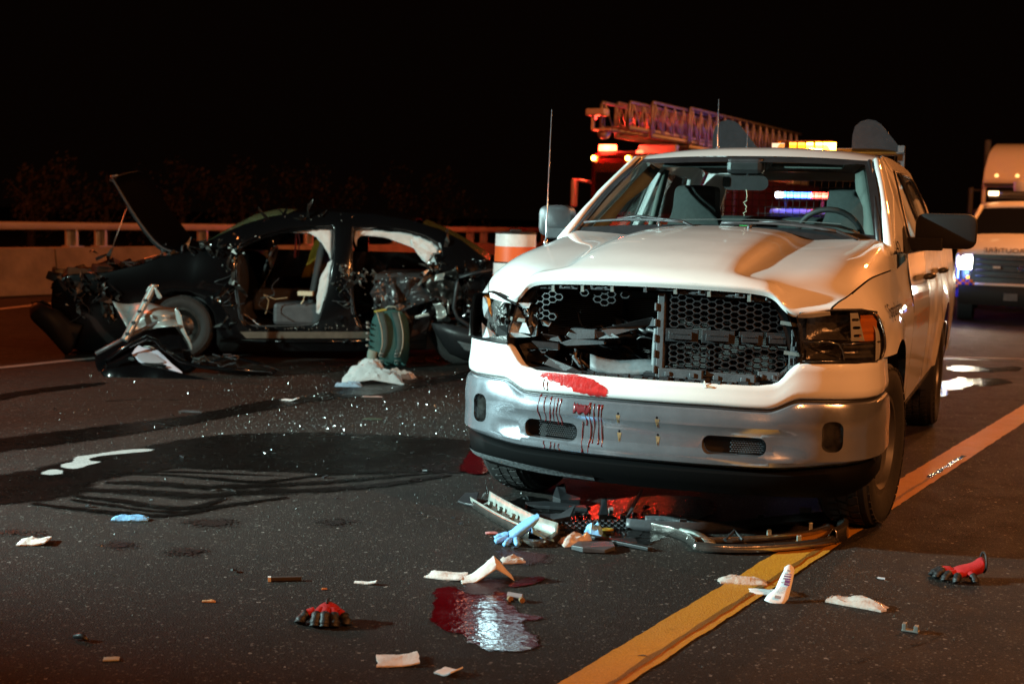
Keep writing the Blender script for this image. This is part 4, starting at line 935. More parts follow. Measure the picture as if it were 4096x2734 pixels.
plate('lamp_bracket', [(.875, 1.085), (.905, 1.085), (.935, .962), (.885, .962)], [rrect(.028, .012, .005, 3, .897, 1.055), rrect(.030, .013, .006, 3, .903, 1.02), rrect(.030, .013, .006, 3, .908, .985)], hmap(1, .025), m_ivory, truck, solid=.004)
MB().grid(quadgrid(1, .915, .975, .960, 1.075, .03, f=lambda x, y: .004*math.sin(y*30))).build('amber_reflector', m_amber, truck)
MB().tube([hmap(1, .02)(*p) for p in ((.695, .958), (.80, .958), (.835, .950), (.852, .925), (.862, .878))], .0045, 6).build('lamp_divider', m_refl, truck, smooth=0)
MB().tube([hmap(1, .02)(*p) for p in ((.85, .95), (.92, .952), (.995, .955))], .0035, 6).build('lamp_divider', m_refl, truck, smooth=0)
MB().tube([hmap(1, .008)(*p) for p in ((.695, .872), (.80, .874), (.96, .878))], .005, 6).build('lamp_divider', m_refl, truck, smooth=0)
MB().tube([hmap(1, .004)(*p) for p in ((.675, 1.083), (.80, 1.098), (.92, 1.10), (.975, 1.087))], .006, 6).build('lamp_top_seal', m_plas, truck, smooth=0)
# passenger-side headlamp, shattered ------------------------------
Hs = [(.68+(a-.68)*.84, b) for a, b in Hs]
hl_poly(inset(Hs, .985), .12, 'headlamp_housing', m_smoke, 0, -1)
lamp_ring(-1, Hs, inset(Hs, .95), .004, .03, m_plas, 'headlamp_rim')
lamp_ring(-1, inset(Hs, .985), inset(Hs, .96), .02, .12, m_plas, 'headlamp_wall')
def H6(x, y, v): return TV(1850+x/3.1367, 850+y/3.1367, v)      # pixels of the enlarged corner view
def sh6(pts, v, name, mat, th=.003, bend=.02): return shard(pts, v, name, mat, th, bend, truck, H6)
sh6([(270, 1040), (330, 1030), (345, 1090), (380, 1290), (360, 1310), (300, 1100)], .20, 'amber_reflector', m_amber, .004)
m_shard = glass('clear_shard', (.93, .96, .96), .08, 2.1, .55)
m_frost = pm('frosted_shard', (.72, .78, .80), .12, alpha=.5, coat=.8, bump=.4, bscale=30, var=.3, vscale=30)
sh6([(255, 1050), (300, 1060), (320, 1180), (330, 1340), (270, 1310), (250, 1180)], .17, 'lens_shard', m_frost)
sh6([(690, 1170), (740, 1250), (850, 1520), (700, 1500), (580, 1430), (630, 1280)], .12, 'lens_shard', m_frost)
sh6([(580, 1400), (700, 1500), (860, 1560), (600, 1565), (570, 1500)], .12, 'lens_shard', m_frost)
sh6([(240, 1380), (300, 1440), (330, 1568), (250, 1568)], .17, 'lens_shard', m_frost)
sh6([(300, 1430), (410, 1530), (340, 1560), (280, 1500)], .15, 'lens_shard', m_frost)
sh6([(330, 1360), (410, 1420), (420, 1540), (350, 1480)], .18, 'lens_shard', m_refl, .003, .05)
sh6([(540, 1400), (600, 1380), (620, 1460), (560, 1440)], .14, 'lens_shard', m_refl, .003, .04)
sh6([(430, 1420), (570, 1420), (580, 1530), (420, 1560)], .16, 'broken_plastic', m_dark, .02)
sh6([(300, 990), (370, 985), (560, 1050), (740, 1130), (870, 1140), (850, 1170), (760, 1195), (560, 1110), (400, 1020)], .10, 'lamp_top_seal', m_plas, .02, .01)
sh6([(700, 1130), (860, 1135), (830, 1195), (760, 1200)], .09, 'lens_shard', m_frost)
random.seed(77)
for i in range(16):     # bent foil and dark fins inside the lamp
    x, y = random.uniform(380, 640), random.uniform(1120, 1380); l = random.uniform(40, 130); w = random.uniform(8, 20); a = R(random.uniform(60, 125))
    sh6([(x, y), (x+l*math.cos(a), y+l*math.sin(a)), (x+l*math.cos(a)+w, y+l*math.sin(a)+w*.4), (x+w, y+w*.3)], random.uniform(.17, .23), 'lamp_fin', random.choice((m_plas, m_plas, m_refl, m_smoke)), .002, .03)
MB().lathe([(.0, -.02), (.028, -.015), (.036, .01), (.03, .04)], H6(560, 1340, .20), 'Y', 14).build('lamp_projector', m_smoke, truck, smooth=40)
MB().tube([H6(*p, .16) for p in ((470, 1190), (520, 1120), (600, 1110), (660, 1160))], .006, 6).build('lamp_bracket', m_clip, truck, smooth=0)
MB().tube([H6(*p, .10) for p in ((800, 1200), (835, 1250), (790, 1300))], .006, 6).build('lamp_bracket', m_refl, truck, smooth=0)
sh6([(790, 1205), (835, 1205), (830, 1300), (785, 1310)], .13, 'lens_shard', m_frost)

# lettering --------------------------------------------------------
m_fade = pm('faded_lettering', (.36, .20, .14), .95, spec=0.); m_grime = pm('grime_film', (.12, .09, .06), .8, alpha=.35, var=.5, vscale=20)
def fend_u(v, z):
    s_ = shut_at(v) if v < SHUT[-1][1] else (.936+.02*min(1, (v-SHUT[-1][1])/.3), v, 1.247+.05*min(1, (v-SHUT[-1][1])/.35))
    w = max(0, min(1, (z-1.0)/(s_[2]-1.0)))**1.5 if v < 1.857 else 0; return Uside(v, z)*(1-w)+(s_[0]+.003)*w
def sidetext(body, v, z, size, mat, sx=1., du=.012, fu=fend_u):
    o = text('lettering', body, mat, truck, size, Matrix.Identity(4), .0, 1.); o.matrix_local = Matrix.Identity(4)
    bm = bmesh.new(); bm.from_mesh(o.data); bmesh.ops.subdivide_edges(bm, edges=[e for e in bm.edges if e.calc_length() > .02], cuts=2)
    for q in bm.verts:
        vv, zz_ = v+q.co.x*sx, z+q.co.y; q.co = (fu(vv, zz_)+du, vv, zz_)
    bm.to_mesh(o.data); bm.free(); return o
sidetext('Signalisation', .655, 1.045, .088, m_blk, 1.25)
sidetext('routière', 1.43, 1.05, .082, m_fade, 1.1)
sidetext('Groupe', 2.02, 1.06, .10, m_fade)
sidetext('SIGNALISATION', 1.92, .90, .125, m_fade)
sidetext('542', 1.50, 1.322, .095, m_blk, 1., .030, lambda v, z: .962-(z-1.31)*.40-.055*max(0, min(1, (1.86-v)/.36)))

# ================================================================== WRECKED SEDAN (local = world minus its base)
m_bpaint = pm('black_car_paint', (.003, .003, .0035), .16, coat=.9, bump=.05, bscale=5)
m_bmet = pm('dark_bare_metal', (.06, .055, .05), .35, metal=.8, var=.5, vscale=14, bump=.3, bscale=30)
m_silver0 = pm('scraped_steel', (.40, .40, .38), .28, metal=.8, var=.3, vscale=20, bump=.2, bscale=40)
m_junk = pm('engine_grime', (.035, .036, .033), .55, metal=.3, var=.6, vscale=18, bump=.5, bscale=40)
m_bag = pm('airbag_fabric', (.62, .58, .56), .9, var=.12, vscale=12, bump=.4, bscale=30, sheen=.2)
m_int = pm('car_interior', (.030, .030, .031), .8, var=.2, vscale=14, bump=.15, bscale=80)
m_tint = pm('cracked_green_glass', (.17, .27, .14), .20, alpha=.8, coat=.6, bump=.6, bscale=60, var=.5, vscale=14)
m_cloth = pm('white_cloth', (.66, .66, .66), .9, var=.08, vscale=20, bump=.3, bscale=60)
SY = 12.84
S0 = Vector((-2.2, SY, 0))
sed = thing('wrecked_sedan', 'black sedan wrecked with its doors cut off and hood sprung open', 'car', S0)
def tumble(z): return max(0, z-.93)*.42 + max(0, .45-z)*.10
def S(px, py, dy=0., tum=True):
    p = AT(px, py, SY+dy)
    if tum: p = AT(px, py, SY+dy+tumble(p.z))
    return p-S0
def crumple(name, A, B, C, D, mat, par, amp=.03, n=14, sc=6., seed=0., solid=.004, sm=35, fold=1.):
    A, B, C, D = map(Vector, (A, B, C, D)); nn = (B-A).cross(D-A).normalized(); rows = []
    for i in range(n+1):
        r = []
        for j in range(n+1):
            u, v = i/n, j/n; p = A*(1-u)*(1-v)+B*u*(1-v)+C*u*v+D*(1-u)*v
            d = nz(p, sc, seed)+.5*abs(nz(p, sc*2.3, seed+5))*fold+.25*nz(p, sc*5, seed+9)
            e = Vector((nz(p, sc, seed+20), nz(p, sc, seed+30), nz(p, sc, seed+40)))
            r.append(tuple(p+nn*d*amp*1.6+e*amp*.8))
        rows.append(r)
    return MB().grid(rows).build(name, mat, par, smooth=sm, solid=solid)
def splate(name, outer, holes, mat, dy=0., solid=.05, par=sed, sm=None, **k):
    return plate(name, outer, holes, lambda a, b: S(a, b, dy), mat, par, solid=solid, smooth=sm, **k)
OUT = [(232, 1112), (300, 1094), (430, 1086), (560, 1058), (650, 1024), (745, 1010), (800, 985), (880, 946), (980, 902), (1080, 872), (1180, 856), (1330, 852), (1500, 862), (1640, 884), (1760, 922), (1850, 968), (1930, 1028), (2000, 1060), (2060, 1080), (2085, 1160), (2075, 1330), (1985, 1385)] + \
      [(1850+138*math.cos(R(a)), 1335-138*math.sin(R(a))) for a in (0, 25, 50, 75, 100, 125, 150, 175)] + [(1705, 1395), (1400, 1402), (885, 1402), (868, 1372)] + \
      [(722+148*math.cos(R(a)), 1310-148*math.sin(R(a))) for a in (0, 25, 50, 75, 100, 125, 150, 175)] + [(560, 1392), (330, 1400), (262, 1385), (225, 1310), (208, 1210), (214, 1150)]
D1 = [(947, 1014), (964, 985), (1020, 960), (1082, 939), (1159, 921), (1250, 912), (1331, 909), (1340, 926), (1334, 1037), (1318, 1140), (1297, 1221), (1274, 1285), (1235, 1305), (1120, 1309), (1025, 1309), (985, 1297), (966, 1270), (950, 1182), (944, 1090)]
D2 = [(1414, 918), (1523, 914), (1620, 925), (1700, 948), (1755, 980), (1768, 1012), (1760, 1060), (1748, 1110), (1735, 1170), (1702, 1235), (1640, 1300), (1560, 1318), (1470, 1318), (1440, 1300), (1412, 1240), (1404, 1100)]
rear_cut = [(1500, 862), (1640, 884)]
splate('body_side', [p for p in OUT], [D1, D2], m_bpaint, 0, .05, sm=30, bev=.012, soff=1)
# far side with window openings only
def far(a, b): p = S(a, b, 0); return (p.x, 1.70-(p.y), p.z)
FW1 = [(955, 1012), (1082, 945), (1159, 926), (1331, 915), (1340, 1020)]
FW2 = [(1400, 1022), (1414, 922), (1523, 920), (1640, 938), (1700, 1000), (1690, 1030)]
plate('far_body_side', OUT, [FW1, FW2], far, m_bpaint, sed, solid=.04)
# door rims: the doubled pressed edge round each opening
for D in (D1, D2):
    MB().tube([S(*p, -.012) for p in spline(D, 3, closed=True)], .013, 6, closed=True).build('door_rim', m_bpaint, sed, smooth=0)
    c = (sum(p[0] for p in D)/len(D), sum(p[1] for p in D)/len(D))
    MB().tube([S(c[0]+(p[0]-c[0])*.975, c[1]+(p[1]-c[1])*.975, .035) for p in spline(D, 3, closed=True)], .010, 6, closed=True).build('door_seal', m_int, sed, smooth=0)
# roof, windscreen, rear glass
def across(near, far_, bulge, n=8): return [tuple(Vector(near).lerp(Vector(far_), i/n)+Vector((0, 0, bulge*math.sin(math.pi*i/n)))) for i in range(n+1)]
def nf(px, py): p = S(px, py, .0); return p, Vector((p.x, 1.70-p.y, p.z))
rows = [across(*nf(px, py), bl) for px, py, bl in ((1150, 858, .05), (1240, 853, .05), (1330, 852, .055), (1420, 856, .05), (1500, 862, .05), (1580, 872, .045), (1660, 888, .03))]
crow = [[(p[0], p[1], p[2]+.012*nz(p, 5, 2)) for p in r] for r in rows]
MB().grid(crow).build('roof', m_bpaint, sed, smooth=60, solid=.01)
rows = [across(*nf(px, py), bl) for px, py, bl in ((765, 1000, .05), (880, 945, .10), (980, 901, .12), (1080, 872, .10), (1150, 858, .05))]
rows = [[(p[0]-.0, p[1], p[2]+.006*nz(p, 14, 2)) for p in r] for r in rows]
MB().grid(rows).build('windscreen', m_tint, sed, smooth=0)
rows = [across(*nf(px, py), .04) for px, py in ((1690, 895), (1800, 945), (1900, 1005), (1960, 1045))]
MB().grid(rows).build('rear_window', m_tint, sed, smooth=0)
rows = [across(*nf(px, py), .03) for px, py in ((1960, 1045), (2010, 1062), (2070, 1085))]
crow = [[(p[0], p[1], p[2]+.03*nz(p, 4, 7)) for p in r] for r in rows]; MB().grid(crow).build('trunk_lid', m_bpaint, sed, smooth=0, solid=.01)
for y_, nm in ((.03, 'roof_edge_crease'), (.075, 'roof_edge_crease')):
    MB().tube([S(px, py-6+y_*200, -.012) for px, py in ((1000, 905), (1100, 876), (1200, 866), (1330, 862), (1420, 866), (1520, 876), (1650, 896), (1760, 932))], .008, 6).build(nm, m_bpaint, sed, smooth=0)
crumple('crushed_rail', S(1255, 862, -.01), S(1420, 850, -.01), S(1430, 905, -.03), S(1270, 905, -.03), m_bpaint, sed, .022, 12, 9, 3, .006)
# interior
def sbox(px0, py0, px1, py1, dy0, dy1, name, mat, bev=.03):
    a, b = S(px0, py1, dy0, False), S(px1, py0, dy0, False); m = MB(); m.box(((a.x+b.x)/2, (dy0+dy1)/2, (a.z+b.z)/2), (abs(b.x-a.x), dy1-dy0, abs(b.z-a.z))); return m.build(name, mat, sed, bev=bev)
sbox(880, 1330, 2000, 1375, .04, 1.66, 'floor_pan', m_int, 0)
sbox(760, 1015, 960, 1300, .10, 1.60, 'firewall', m_int, .02)
rows = sgrid([[tuple(S(px, py, d, False)) for d in (.12, .6, 1.1, 1.55)] for px, py in ((930, 1010), (1010, 1000), (1065, 1030), (1075, 1090), (1010, 1200))], 3, 3); MB().grid(rows).build('dashboard', m_int, sed, smooth=0)
c = S(1080, 1050, .42, False); P = []
for i in range(24):
    a = 2*math.pi*i/24; P.append((c.x+.06*math.sin(a)+.0, c.y+.17*math.cos(a), c.z+.165*math.sin(a)))
MB().tube(P, .016, 8, closed=True).build('steering_wheel', m_dash, sed, smooth=0)
MB().lathe([(.05, -.01), (.075, .0), (.05, .03)], c, 'X', 12).build('steering_hub', m_dash, sed, smooth=0)
def cseat(px, dy, name, mat=m_int, lean=60):
    rows = []
    for k, (x, y, w) in enumerate(((px, 1270, .23), (px+20, 1180, .25), (px+38, 1080, .23), (px+52, 1000, .19), (px+58, 985, .12), (px+62, 950, .11), (px+66, 925, .10))):
        p = S(x, y, dy+.25, False); rows.append([(p.x+.05*math.cos(a), p.y+w*math.sin(a)*1.0, p.z) if False else (p.x+.065*math.cos(a), p.y+w*math.sin(a), p.z) for a in [2*math.pi*i/16 for i in range(16)]])
    m = MB(); m.grid(rows, closed=True); n = 16; m.F += [tuple(range(n))[::-1], tuple(range(len(rows)*n-n, len(rows)*n))]; m.build(name, mat, sed, smooth=0)
cseat(1245, .20, 'seat_back'); cseat(1250, 1.0, 'seat_back')
sbox(1090, 1215, 1290, 1300, .12, .62, 'seat_cushion', m_plasg, .04); sbox(1090, 1190, 1290, 1300, .95, 1.5, 'seat_cushion', m_int, .04)
sbox(1480, 1100, 1700, 1280, .15, 1.55, 'rear_bench', m_int, .06)
sbox(1010, 1160, 1270, 1240, .72, .92, 'centre_console', m_int, .03)
crumple('seat_cover', S(1205, 1110, .95, False), S(1275, 1110, .95, False), S(1300, 965, 1.0, False), S(1265, 955, 1.0, False), pm('yellow_fabric', (.40, .25, .02), .9, bump=.3, bscale=40), sed, .03, 10, 7, 3)
crumple('floor_mat', S(972, 1255, .10, False), S(1042, 1302, .06, False), S(1030, 1303, .30, False), S(975, 1275, .3, False), m_bag, sed, .015, 8, 8, 1)
# curtain and seat airbags hanging pale from the openings
def drape(name, top, bot, n=16, dy=.06, amp=.025, seed=0., k=7, mat=m_bag):
    T = spline([S(*p, dy) for p in top], n); B = spline([S(*p, dy+.03) for p in bot], n); m_ = min(len(T), len(B)); rows = []
    for i in range(m_):
        a, b = Vector(T[int(i*(len(T)-1)/(m_-1))]), Vector(B[int(i*(len(B)-1)/(m_-1))]); r = []
        for j in range(k+1):
            p = a.lerp(b, j/k); r.append(tuple(p+Vector((nz(p, 11, seed)*.4, -abs(nz(p, 13, seed+2))*1.8, nz(p, 11, seed+4)*.5))*amp))
        rows.append(r)
    MB().grid(rows).build(name, mat, sed, smooth=0, solid=.006)
drape('curtain_airbag', [(1150, 920), (1230, 915), (1330, 912)], [(1165, 932), (1250, 935), (1290, 965), (1312, 1010), (1325, 1040)], 6, .05)
drape('curtain_airbag', [(1250, 920), (1300, 915), (1338, 918)], [(1270, 950), (1310, 990), (1328, 1035)], 6, .07, .03, 5)
drape('side_airbag', [(1334, 1038), (1322, 1110), (1300, 1200), (1280, 1255)], [(1312, 1050), (1282, 1120), (1266, 1200), (1266, 1250)], 6, .04, .03, 3)
drape('curtain_airbag', [(1416, 920), (1500, 915), (1600, 922), (1700, 948), (1755, 985)], [(1425, 985), (1440, 945), (1530, 950), (1640, 985), (1680, 1020), (1720, 1050)], 5, .05, .03, 9)
drape('curtain_airbag', [(1640, 940), (1700, 950), (1762, 985)], [(1650, 985), (1690, 1040), (1745, 1060)], 6, .06, .035, 13, mat=m_cloth)
# latch, note pad, shiny bits on the pillar
MB().tube([S(*p, -.02) for p in ((930, 1135), (945, 1145), (945, 1165), (930, 1172), (922, 1160), (922, 1142))], .008, 6, closed=True).build('door_check_link', pm('pale_metal', (.6, .58, .45), .3, metal=.6), sed, smooth=0)
sbox(1190, 1166, 1250, 1182, .10, .22, 'folded_papers', pm('cream_paper', (.6, .54, .38), .8), .004)
MB().tube([S(*p, .08, False) for p in ((1217, 1185), (1214, 1200), (1204, 1215))], .007, 6).build('paper_ribbon', MATS['cream_paper'], sed)
MB().tube([S(*p, .10, False) for p in ((1055, 1178), (1075, 1200), (1070, 1230), (1062, 1255))], .004, 5).build('loose_wire', pm('tan_wire', (.4, .27, .15), .5), sed)
MB().tube([S(*p, .12, False) for p in ((1060, 1180), (1100, 1196), (1150, 1190))], .004, 5).build('loose_wire', MATS['tan_wire'], sed)
MB().tube([S(*p, 1.5, False) for p in ((1184, 935), (1182, 990), (1178, 1030))], .010, 6).build('far_pillar_belt', pm('red_belt', (.45, .06, .05), .6), sed)
MB().tube([S(*p, 1.3, False) for p in ((1194, 935), (1200, 970), (1194, 1000))], .008, 6).build('far_pillar_belt', MATS['red_belt'], sed)
m = MB(); random.seed(8)
def bits(cx, cy, sx, sy, n, dy=-.04, r0=.006, r1=.014):
    for i in range(n):
        p = S(random.gauss(cx, sx), random.gauss(cy, sy), dy+random.uniform(-.02, .01)); r = random.uniform(r0, r1); m.box(p, (r, r*1.2, r*.8), (random.random()*3, random.random()*3, random.random()*3))
bits(1390, 1080, 14, 12, 16); bits(1365, 1130, 10, 60, 18); bits(1450, 1105, 28, 16, 26); bits(930, 1080, 14, 70, 22); bits(1770, 1040, 18, 40, 26); bits(1790, 1150, 50, 60, 34); bits(1560, 1150, 70, 40, 16); bits(900, 960, 120, 12, 20); bits(1300, 875, 110, 10, 16); bits(1150, 1312, 120, 3, 30, -.05); bits(1850, 1210, 60, 50, 30); bits(1350, 1305, 60, 8, 12)
m.build('metal_fragments', pm('bright_fragment', (.75, .70, .62), .18, metal=.9), sed)['kind'] = 'stuff'
# B-pillar lower gusset, sill
crumple('pillar_gusset', S(1345, 1200, -.03), S(1405, 1200, -.03), S(1440, 1318, -.03), S(1280, 1318, -.03), m_bpaint, sed, .012, 8, 7, 2)
MB().prism([(960, 1326), (1490, 1326), (1480, 1352), (985, 1352)], lambda a, b: S(a, b, -.052), lambda a, b: S(a, b, -.02)).build('sill_trim', pm('brushed_sill', (.22, .18, .14), .4, metal=.7, var=.3, vscale=9), sed)
MB().tube([S(880, 1362, -.05), S(1200, 1366, -.055), S(1700, 1362, -.05)], .016, 6).build('sill_rib', m_bpaint, sed, smooth=0)
# wheels
def swheel(px, py, dy): p = S(px, py, 0, False); return wheel(sed, 'road_wheel', (p.x, dy, p.z if p.z < .31 else .305), -1, .31, .20, R(90), .19, None, m_bmet, True, 5)
swheel(722, 1308, .10); swheel(1850, 1312, .10); swheel(722, 1308, 1.58); swheel(1850, 1312, 1.58)
for px in (722, 1850):
    p = S(px, 1310, 0, False); r = [[(p.x+.36*math.cos(R(a)), d, .31+.36*math.sin(R(a))) for d in (.0, .45)] for a in range(-10, 200, 15)]; MB().grid(r).build('wheel_housing', m_dark, sed)
# hood sprung open
ed = [(745, 1012), (690, 990), (638, 975), (574, 905), (510, 815), (455, 720), (450, 690), (474, 668)]
near_ = [S(*p, .12, False) for p in [(750, 1018), (685, 1006), (638, 980), (574, 912), (510, 820), (450, 715)]]
rows = []
for i, p in enumerate(near_):
    q = i/(len(near_)-1); r = []
    for j in range(9):
        t = j/8; r.append((p.x+.05*math.sin(math.pi*t)*q+.02*nz((q*4, t*4, 0), 1), .12+1.42*t*(1-.08*q), p.z+.06*math.sin(math.pi*t)+.05*t*q+.018*nz((q*5, t*5, 3), 1)))
    rows.append(r)
MB().grid(sgrid(rows, 2, 3)).build('hood', m_bpaint, sed, smooth=50, solid=.02)
MB().tube([r[0] for r in sgrid(rows, 2, 3)]+list(sgrid(rows, 2, 3)[-1])+[r[-1] for r in sgrid(rows, 2, 3)][::-1], .014, 6).build('hood_rim_highlight', m_plasg, sed, smooth=0)  # paler tube along the edge, stands in for its rim highlight
under = [[(p[0]-.035, .20+(p[1]-.12)*.88, p[2]-.03) for p in r] for r in rows[:-1]]; crow = [[(p[0], p[1], p[2]+.02*nz(p, 8, 4)) for p in r] for r in under]; MB().grid(sgrid(crow, 2, 2)).build('hood_frame', m_junk, sed, smooth=50, solid=.015)
MB().tube([S(*p, .16, False) for p in ((470, 700), (442, 706), (440, 722), (462, 730))], .008, 6).build('hood_latch', m_clip, sed, smooth=0)
MB().tube([S(510, 828, .3, False), S(460, 960, .32, False), S(425, 1080, .35, False)], .0065, 6).build('prop_rod', m_clip, sed, smooth=0)
for px in (655, 735): MB().tube([S(px-8, 1030, .15, False), S(px-6, 985, .15, False), S(px+10, 975, .15, False)], .012, 6).build('hood_hinge', m_plasg, sed, smooth=0)
# crushed engine bay and nose
random.seed(41)
for i in range(44):
    px, py = random.uniform(230, 700), 0; py = 1108-(px-230)*.155+random.uniform(-14, 22)
    p = S(px, py, random.uniform(.05, 1.3), False); d = (random.uniform(.04, .22), random.uniform(.04, .25), random.uniform(.02, .10))
    MB().box(p, d, (random.uniform(-.5, .5), random.uniform(-.4, .4), random.random()*3)).build('engine_part', random.choice((m_junk, m_junk, m_bmet, m_plasg, m_int)), sed, bev=.01)
sbox(240, 1130, 700, 1390, .12, 1.55, 'engine_block', m_dark, .05)
crumple('nose_panel', S(208, 1150, .05), S(232, 1112, .05), S(240, 1115, 1.5), S(215, 1160, 1.5), m_junk, sed, .04, 12, 5, 4)
crumple('nose_panel', S(215, 1160, .02), S(330, 1100, -.02), S(340, 1250, -.02), S(235, 1270, .02), m_junk, sed, .05, 12, 6, 8)
crumple('headlamp', S(262, 1195, -.03), S(282, 1190, -.03), S(282, 1222, -.03), S(266, 1222, -.03), pm('pale_lamp', (.5, .52, .48), .3), sed, .008, 5, 9, 8)
crumple('lamp_bracket', S(402, 1140, -.06), S(425, 1125, -.06), S(422, 1185, -.06), S(404, 1185, -.06), m_bmet, sed, .012, 6, 12, 8)
crumple('lamp_bracket', S(395, 1190, -.05), S(440, 1190, -.05), S(445, 1260, -.05), S(410, 1270, -.05), m_junk, sed, .02, 6, 12, 2)
bp = [[S(118, 1226, -.1), S(150, 1208, -.12), S(210, 1235, -.08)], [S(125, 1275, -.16), S(175, 1250, -.2), S(235, 1240, -.1)], [S(180, 1330, -.15), S(215, 1300, -.2), S(262, 1265, -.1)], [S(238, 1395, -.1), S(262, 1370, -.14), S(290, 1290, -.08)], [S(262, 1420, -.04), S(290, 1400, -.1), S(330, 1300, -.06)]]
MB().grid(sgrid([[tuple(p) for p in r] for r in bp], 4, 4)).build('bumper_cover', m_mir, sed, smooth=0, solid=.012)
crumple('bumper_foam', S(122, 1215, -.08), S(170, 1205, -.08), S(215, 1222, .1), S(140, 1225, .1), m_junk, sed, .03, 8, 9, 5)
crumple('fender_liner', S(830, 1160, -.02), S(860, 1130, -.02), S(945, 1290, -.04), S(890, 1390, -.03), m_bpaint, sed, .03, 12, 6, 7)
crumple('hinge_pillar', S(880, 1050, -.03), S(945, 1020, -.03), S(950, 1250, -.03), S(905, 1240, -.03), m_bmet, sed, .03, 12, 8, 3)
# crushed rear quarter
crumple('crushed_quarter', S(1735, 1010, -.03), S(1960, 1040, -.05), S(1990, 1260, -.12), S(1740, 1280, -.10), m_bpaint, sed, .07, 22, 5, 6, .006)
crumple('crushed_quarter', S(1700, 1120, -.12), S(1830, 1060, -.16), S(1850, 1200, -.2), S(1730, 1240, -.16), m_bmet, sed, .05, 14, 7, 16, .006)
crumple('torn_panel', S(1735, 1215, -.18), S(1765, 1205, -.2), S(1785, 1260, -.2), S(1750, 1280, -.18), pm('pale_torn_metal', (.45, .46, .43), .35, metal=.5), sed, .03, 8, 9, 3)
crumple('torn_panel', S(1740, 1100, -.15), S(1778, 1090, -.15), S(1775, 1120, -.15), S(1735, 1125, -.15), MATS['pale_torn_metal'], sed, .015, 6, 9, 5)
crumple('torn_panel', S(1655, 1265, -.16), S(1715, 1250, -.18), S(1720, 1262, -.18), S(1660, 1272, -.16), MATS['pale_torn_metal'], sed, .012, 6, 9, 7)
MB().tube([S(*p, -.26) for p in ((2000, 1075), (1900, 1092), (1838, 1105), (1826, 1130), (1822, 1180), (1815, 1230), (1830, 1270), (1880, 1305), (1960, 1330))], .02, 8).build('bent_door_frame', m_plas, sed, smooth=0)
MB().tube([S(*p, -.24) for p in ((1795, 1255), (1793, 1225), (1795, 1200))], .012, 6).build('bent_bracket', m_clip, sed, smooth=0)
sh = [[S(1726, 1292, -.22), S(1800, 1300, -.34), S(1950, 1330, -.40)], [S(1740, 1320, -.26), S(1810, 1335, -.40), S(1950, 1365, -.46)], [S(1770, 1370, -.22), S(1850, 1400, -.36), S(1970, 1400, -.42)], [S(1800, 1410, -.12), S(1880, 1440, -.22), S(1980, 1440, -.3)]]
MB().grid(sgrid([[tuple(p) for p in r] for r in sh], 4, 4)).build('hanging_bumper', m_plas, sed, smooth=0, solid=.012)
crumple('hanging_panel', S(1830, 1365, -.45), S(1930, 1385, -.48), S(1930, 1418, -.46), S(1860, 1400, -.45), m_shroud, sed, .006, 6, 5, 2)
# dark plastic sheet hanging out of the rear door
m_sheet = pm('black_plastic_sheet', (.035, .036, .038), .28, coat=.3, bump=.5, bscale=26, var=.3, vscale=9)
crumple('plastic_sheet', S(1480, 1170, -.10), S(1560, 1090, -.06), S(1640, 1290, -.16), S(1520, 1290, -.14), m_sheet, sed, .06, 24, 6, 6, .003)
crumple('plastic_sheet', S(1545, 1100, -.06), S(1730, 1110, -.08), S(1740, 1190, -.14), S(1580, 1270, -.14), m_sheet, sed, .06, 24, 6, 12, .003)

# torn strips, wires and splinters left by the cutting tools
random.seed(61)
def tear(cx, cy, sx, sy, n, mats, lmin=.05, lmax=.22, dy=-.06):
    for _ in range(n):
        p = S(random.gauss(cx, sx), random.gauss(cy, sy), dy+random.uniform(-.05, .03)); a = random.uniform(0, 6.28); l = random.uniform(lmin, lmax); w = random.uniform(.012, .05)
        d = Vector((math.cos(a), random.uniform(-.5, .2), math.sin(a))).normalized()*l; q = Vector((-d.z, random.uniform(-.03, .03), d.x)).normalized()*w; k = Vector((random.uniform(-.03, .03), -random.uniform(.01, .06), random.uniform(-.03, .03)))
        rows = [[p, p+q], [p+d*.35+k, p+d*.4+q*.9+k*.6], [p+d*.7+k*.4, p+d*.65+q*.7+k], [p+d, p+d*.95+q*.3]]
        MB().grid([[tuple(x) for x in r] for r in rows]).build('torn_strip', random.choice(mats), sed, solid=.004)
tear(1800, 1150, 70, 70, 26, (m_bpaint, m_bmet, m_bmet, m_silver0, m_junk)); tear(1740, 1050, 25, 40, 10, (m_bpaint, m_bmet, m_silver0)); tear(920, 1130, 22, 70, 12, (m_bmet, m_junk, m_bpaint)); tear(1380, 1190, 20, 70, 9, (m_bmet, m_bpaint, m_silver0), .04, .14)
tear(1450, 1100, 30, 14, 8, (m_bmet, m_silver0), .03, .10); tear(1600, 1230, 60, 40, 10, (m_junk, m_bpaint, m_bmet)); tear(560, 1065, 120, 14, 16, (m_junk, m_bmet, m_bpaint), .05, .2, .1); tear(300, 1130, 50, 40, 14, (m_junk, m_bmet, m_plas), .05, .2); tear(1880, 1260, 60, 50, 12, (m_bpaint, m_bmet, m_silver0)); tear(820, 985, 50, 14, 10, (m_bmet, m_junk), .05, .16)
tear(1300, 870, 120, 12, 8, (m_bpaint, m_bmet), .06, .2, -.02); tear(420, 1180, 60, 60, 10, (m_junk, m_plas, m_bmet), .05, .18)
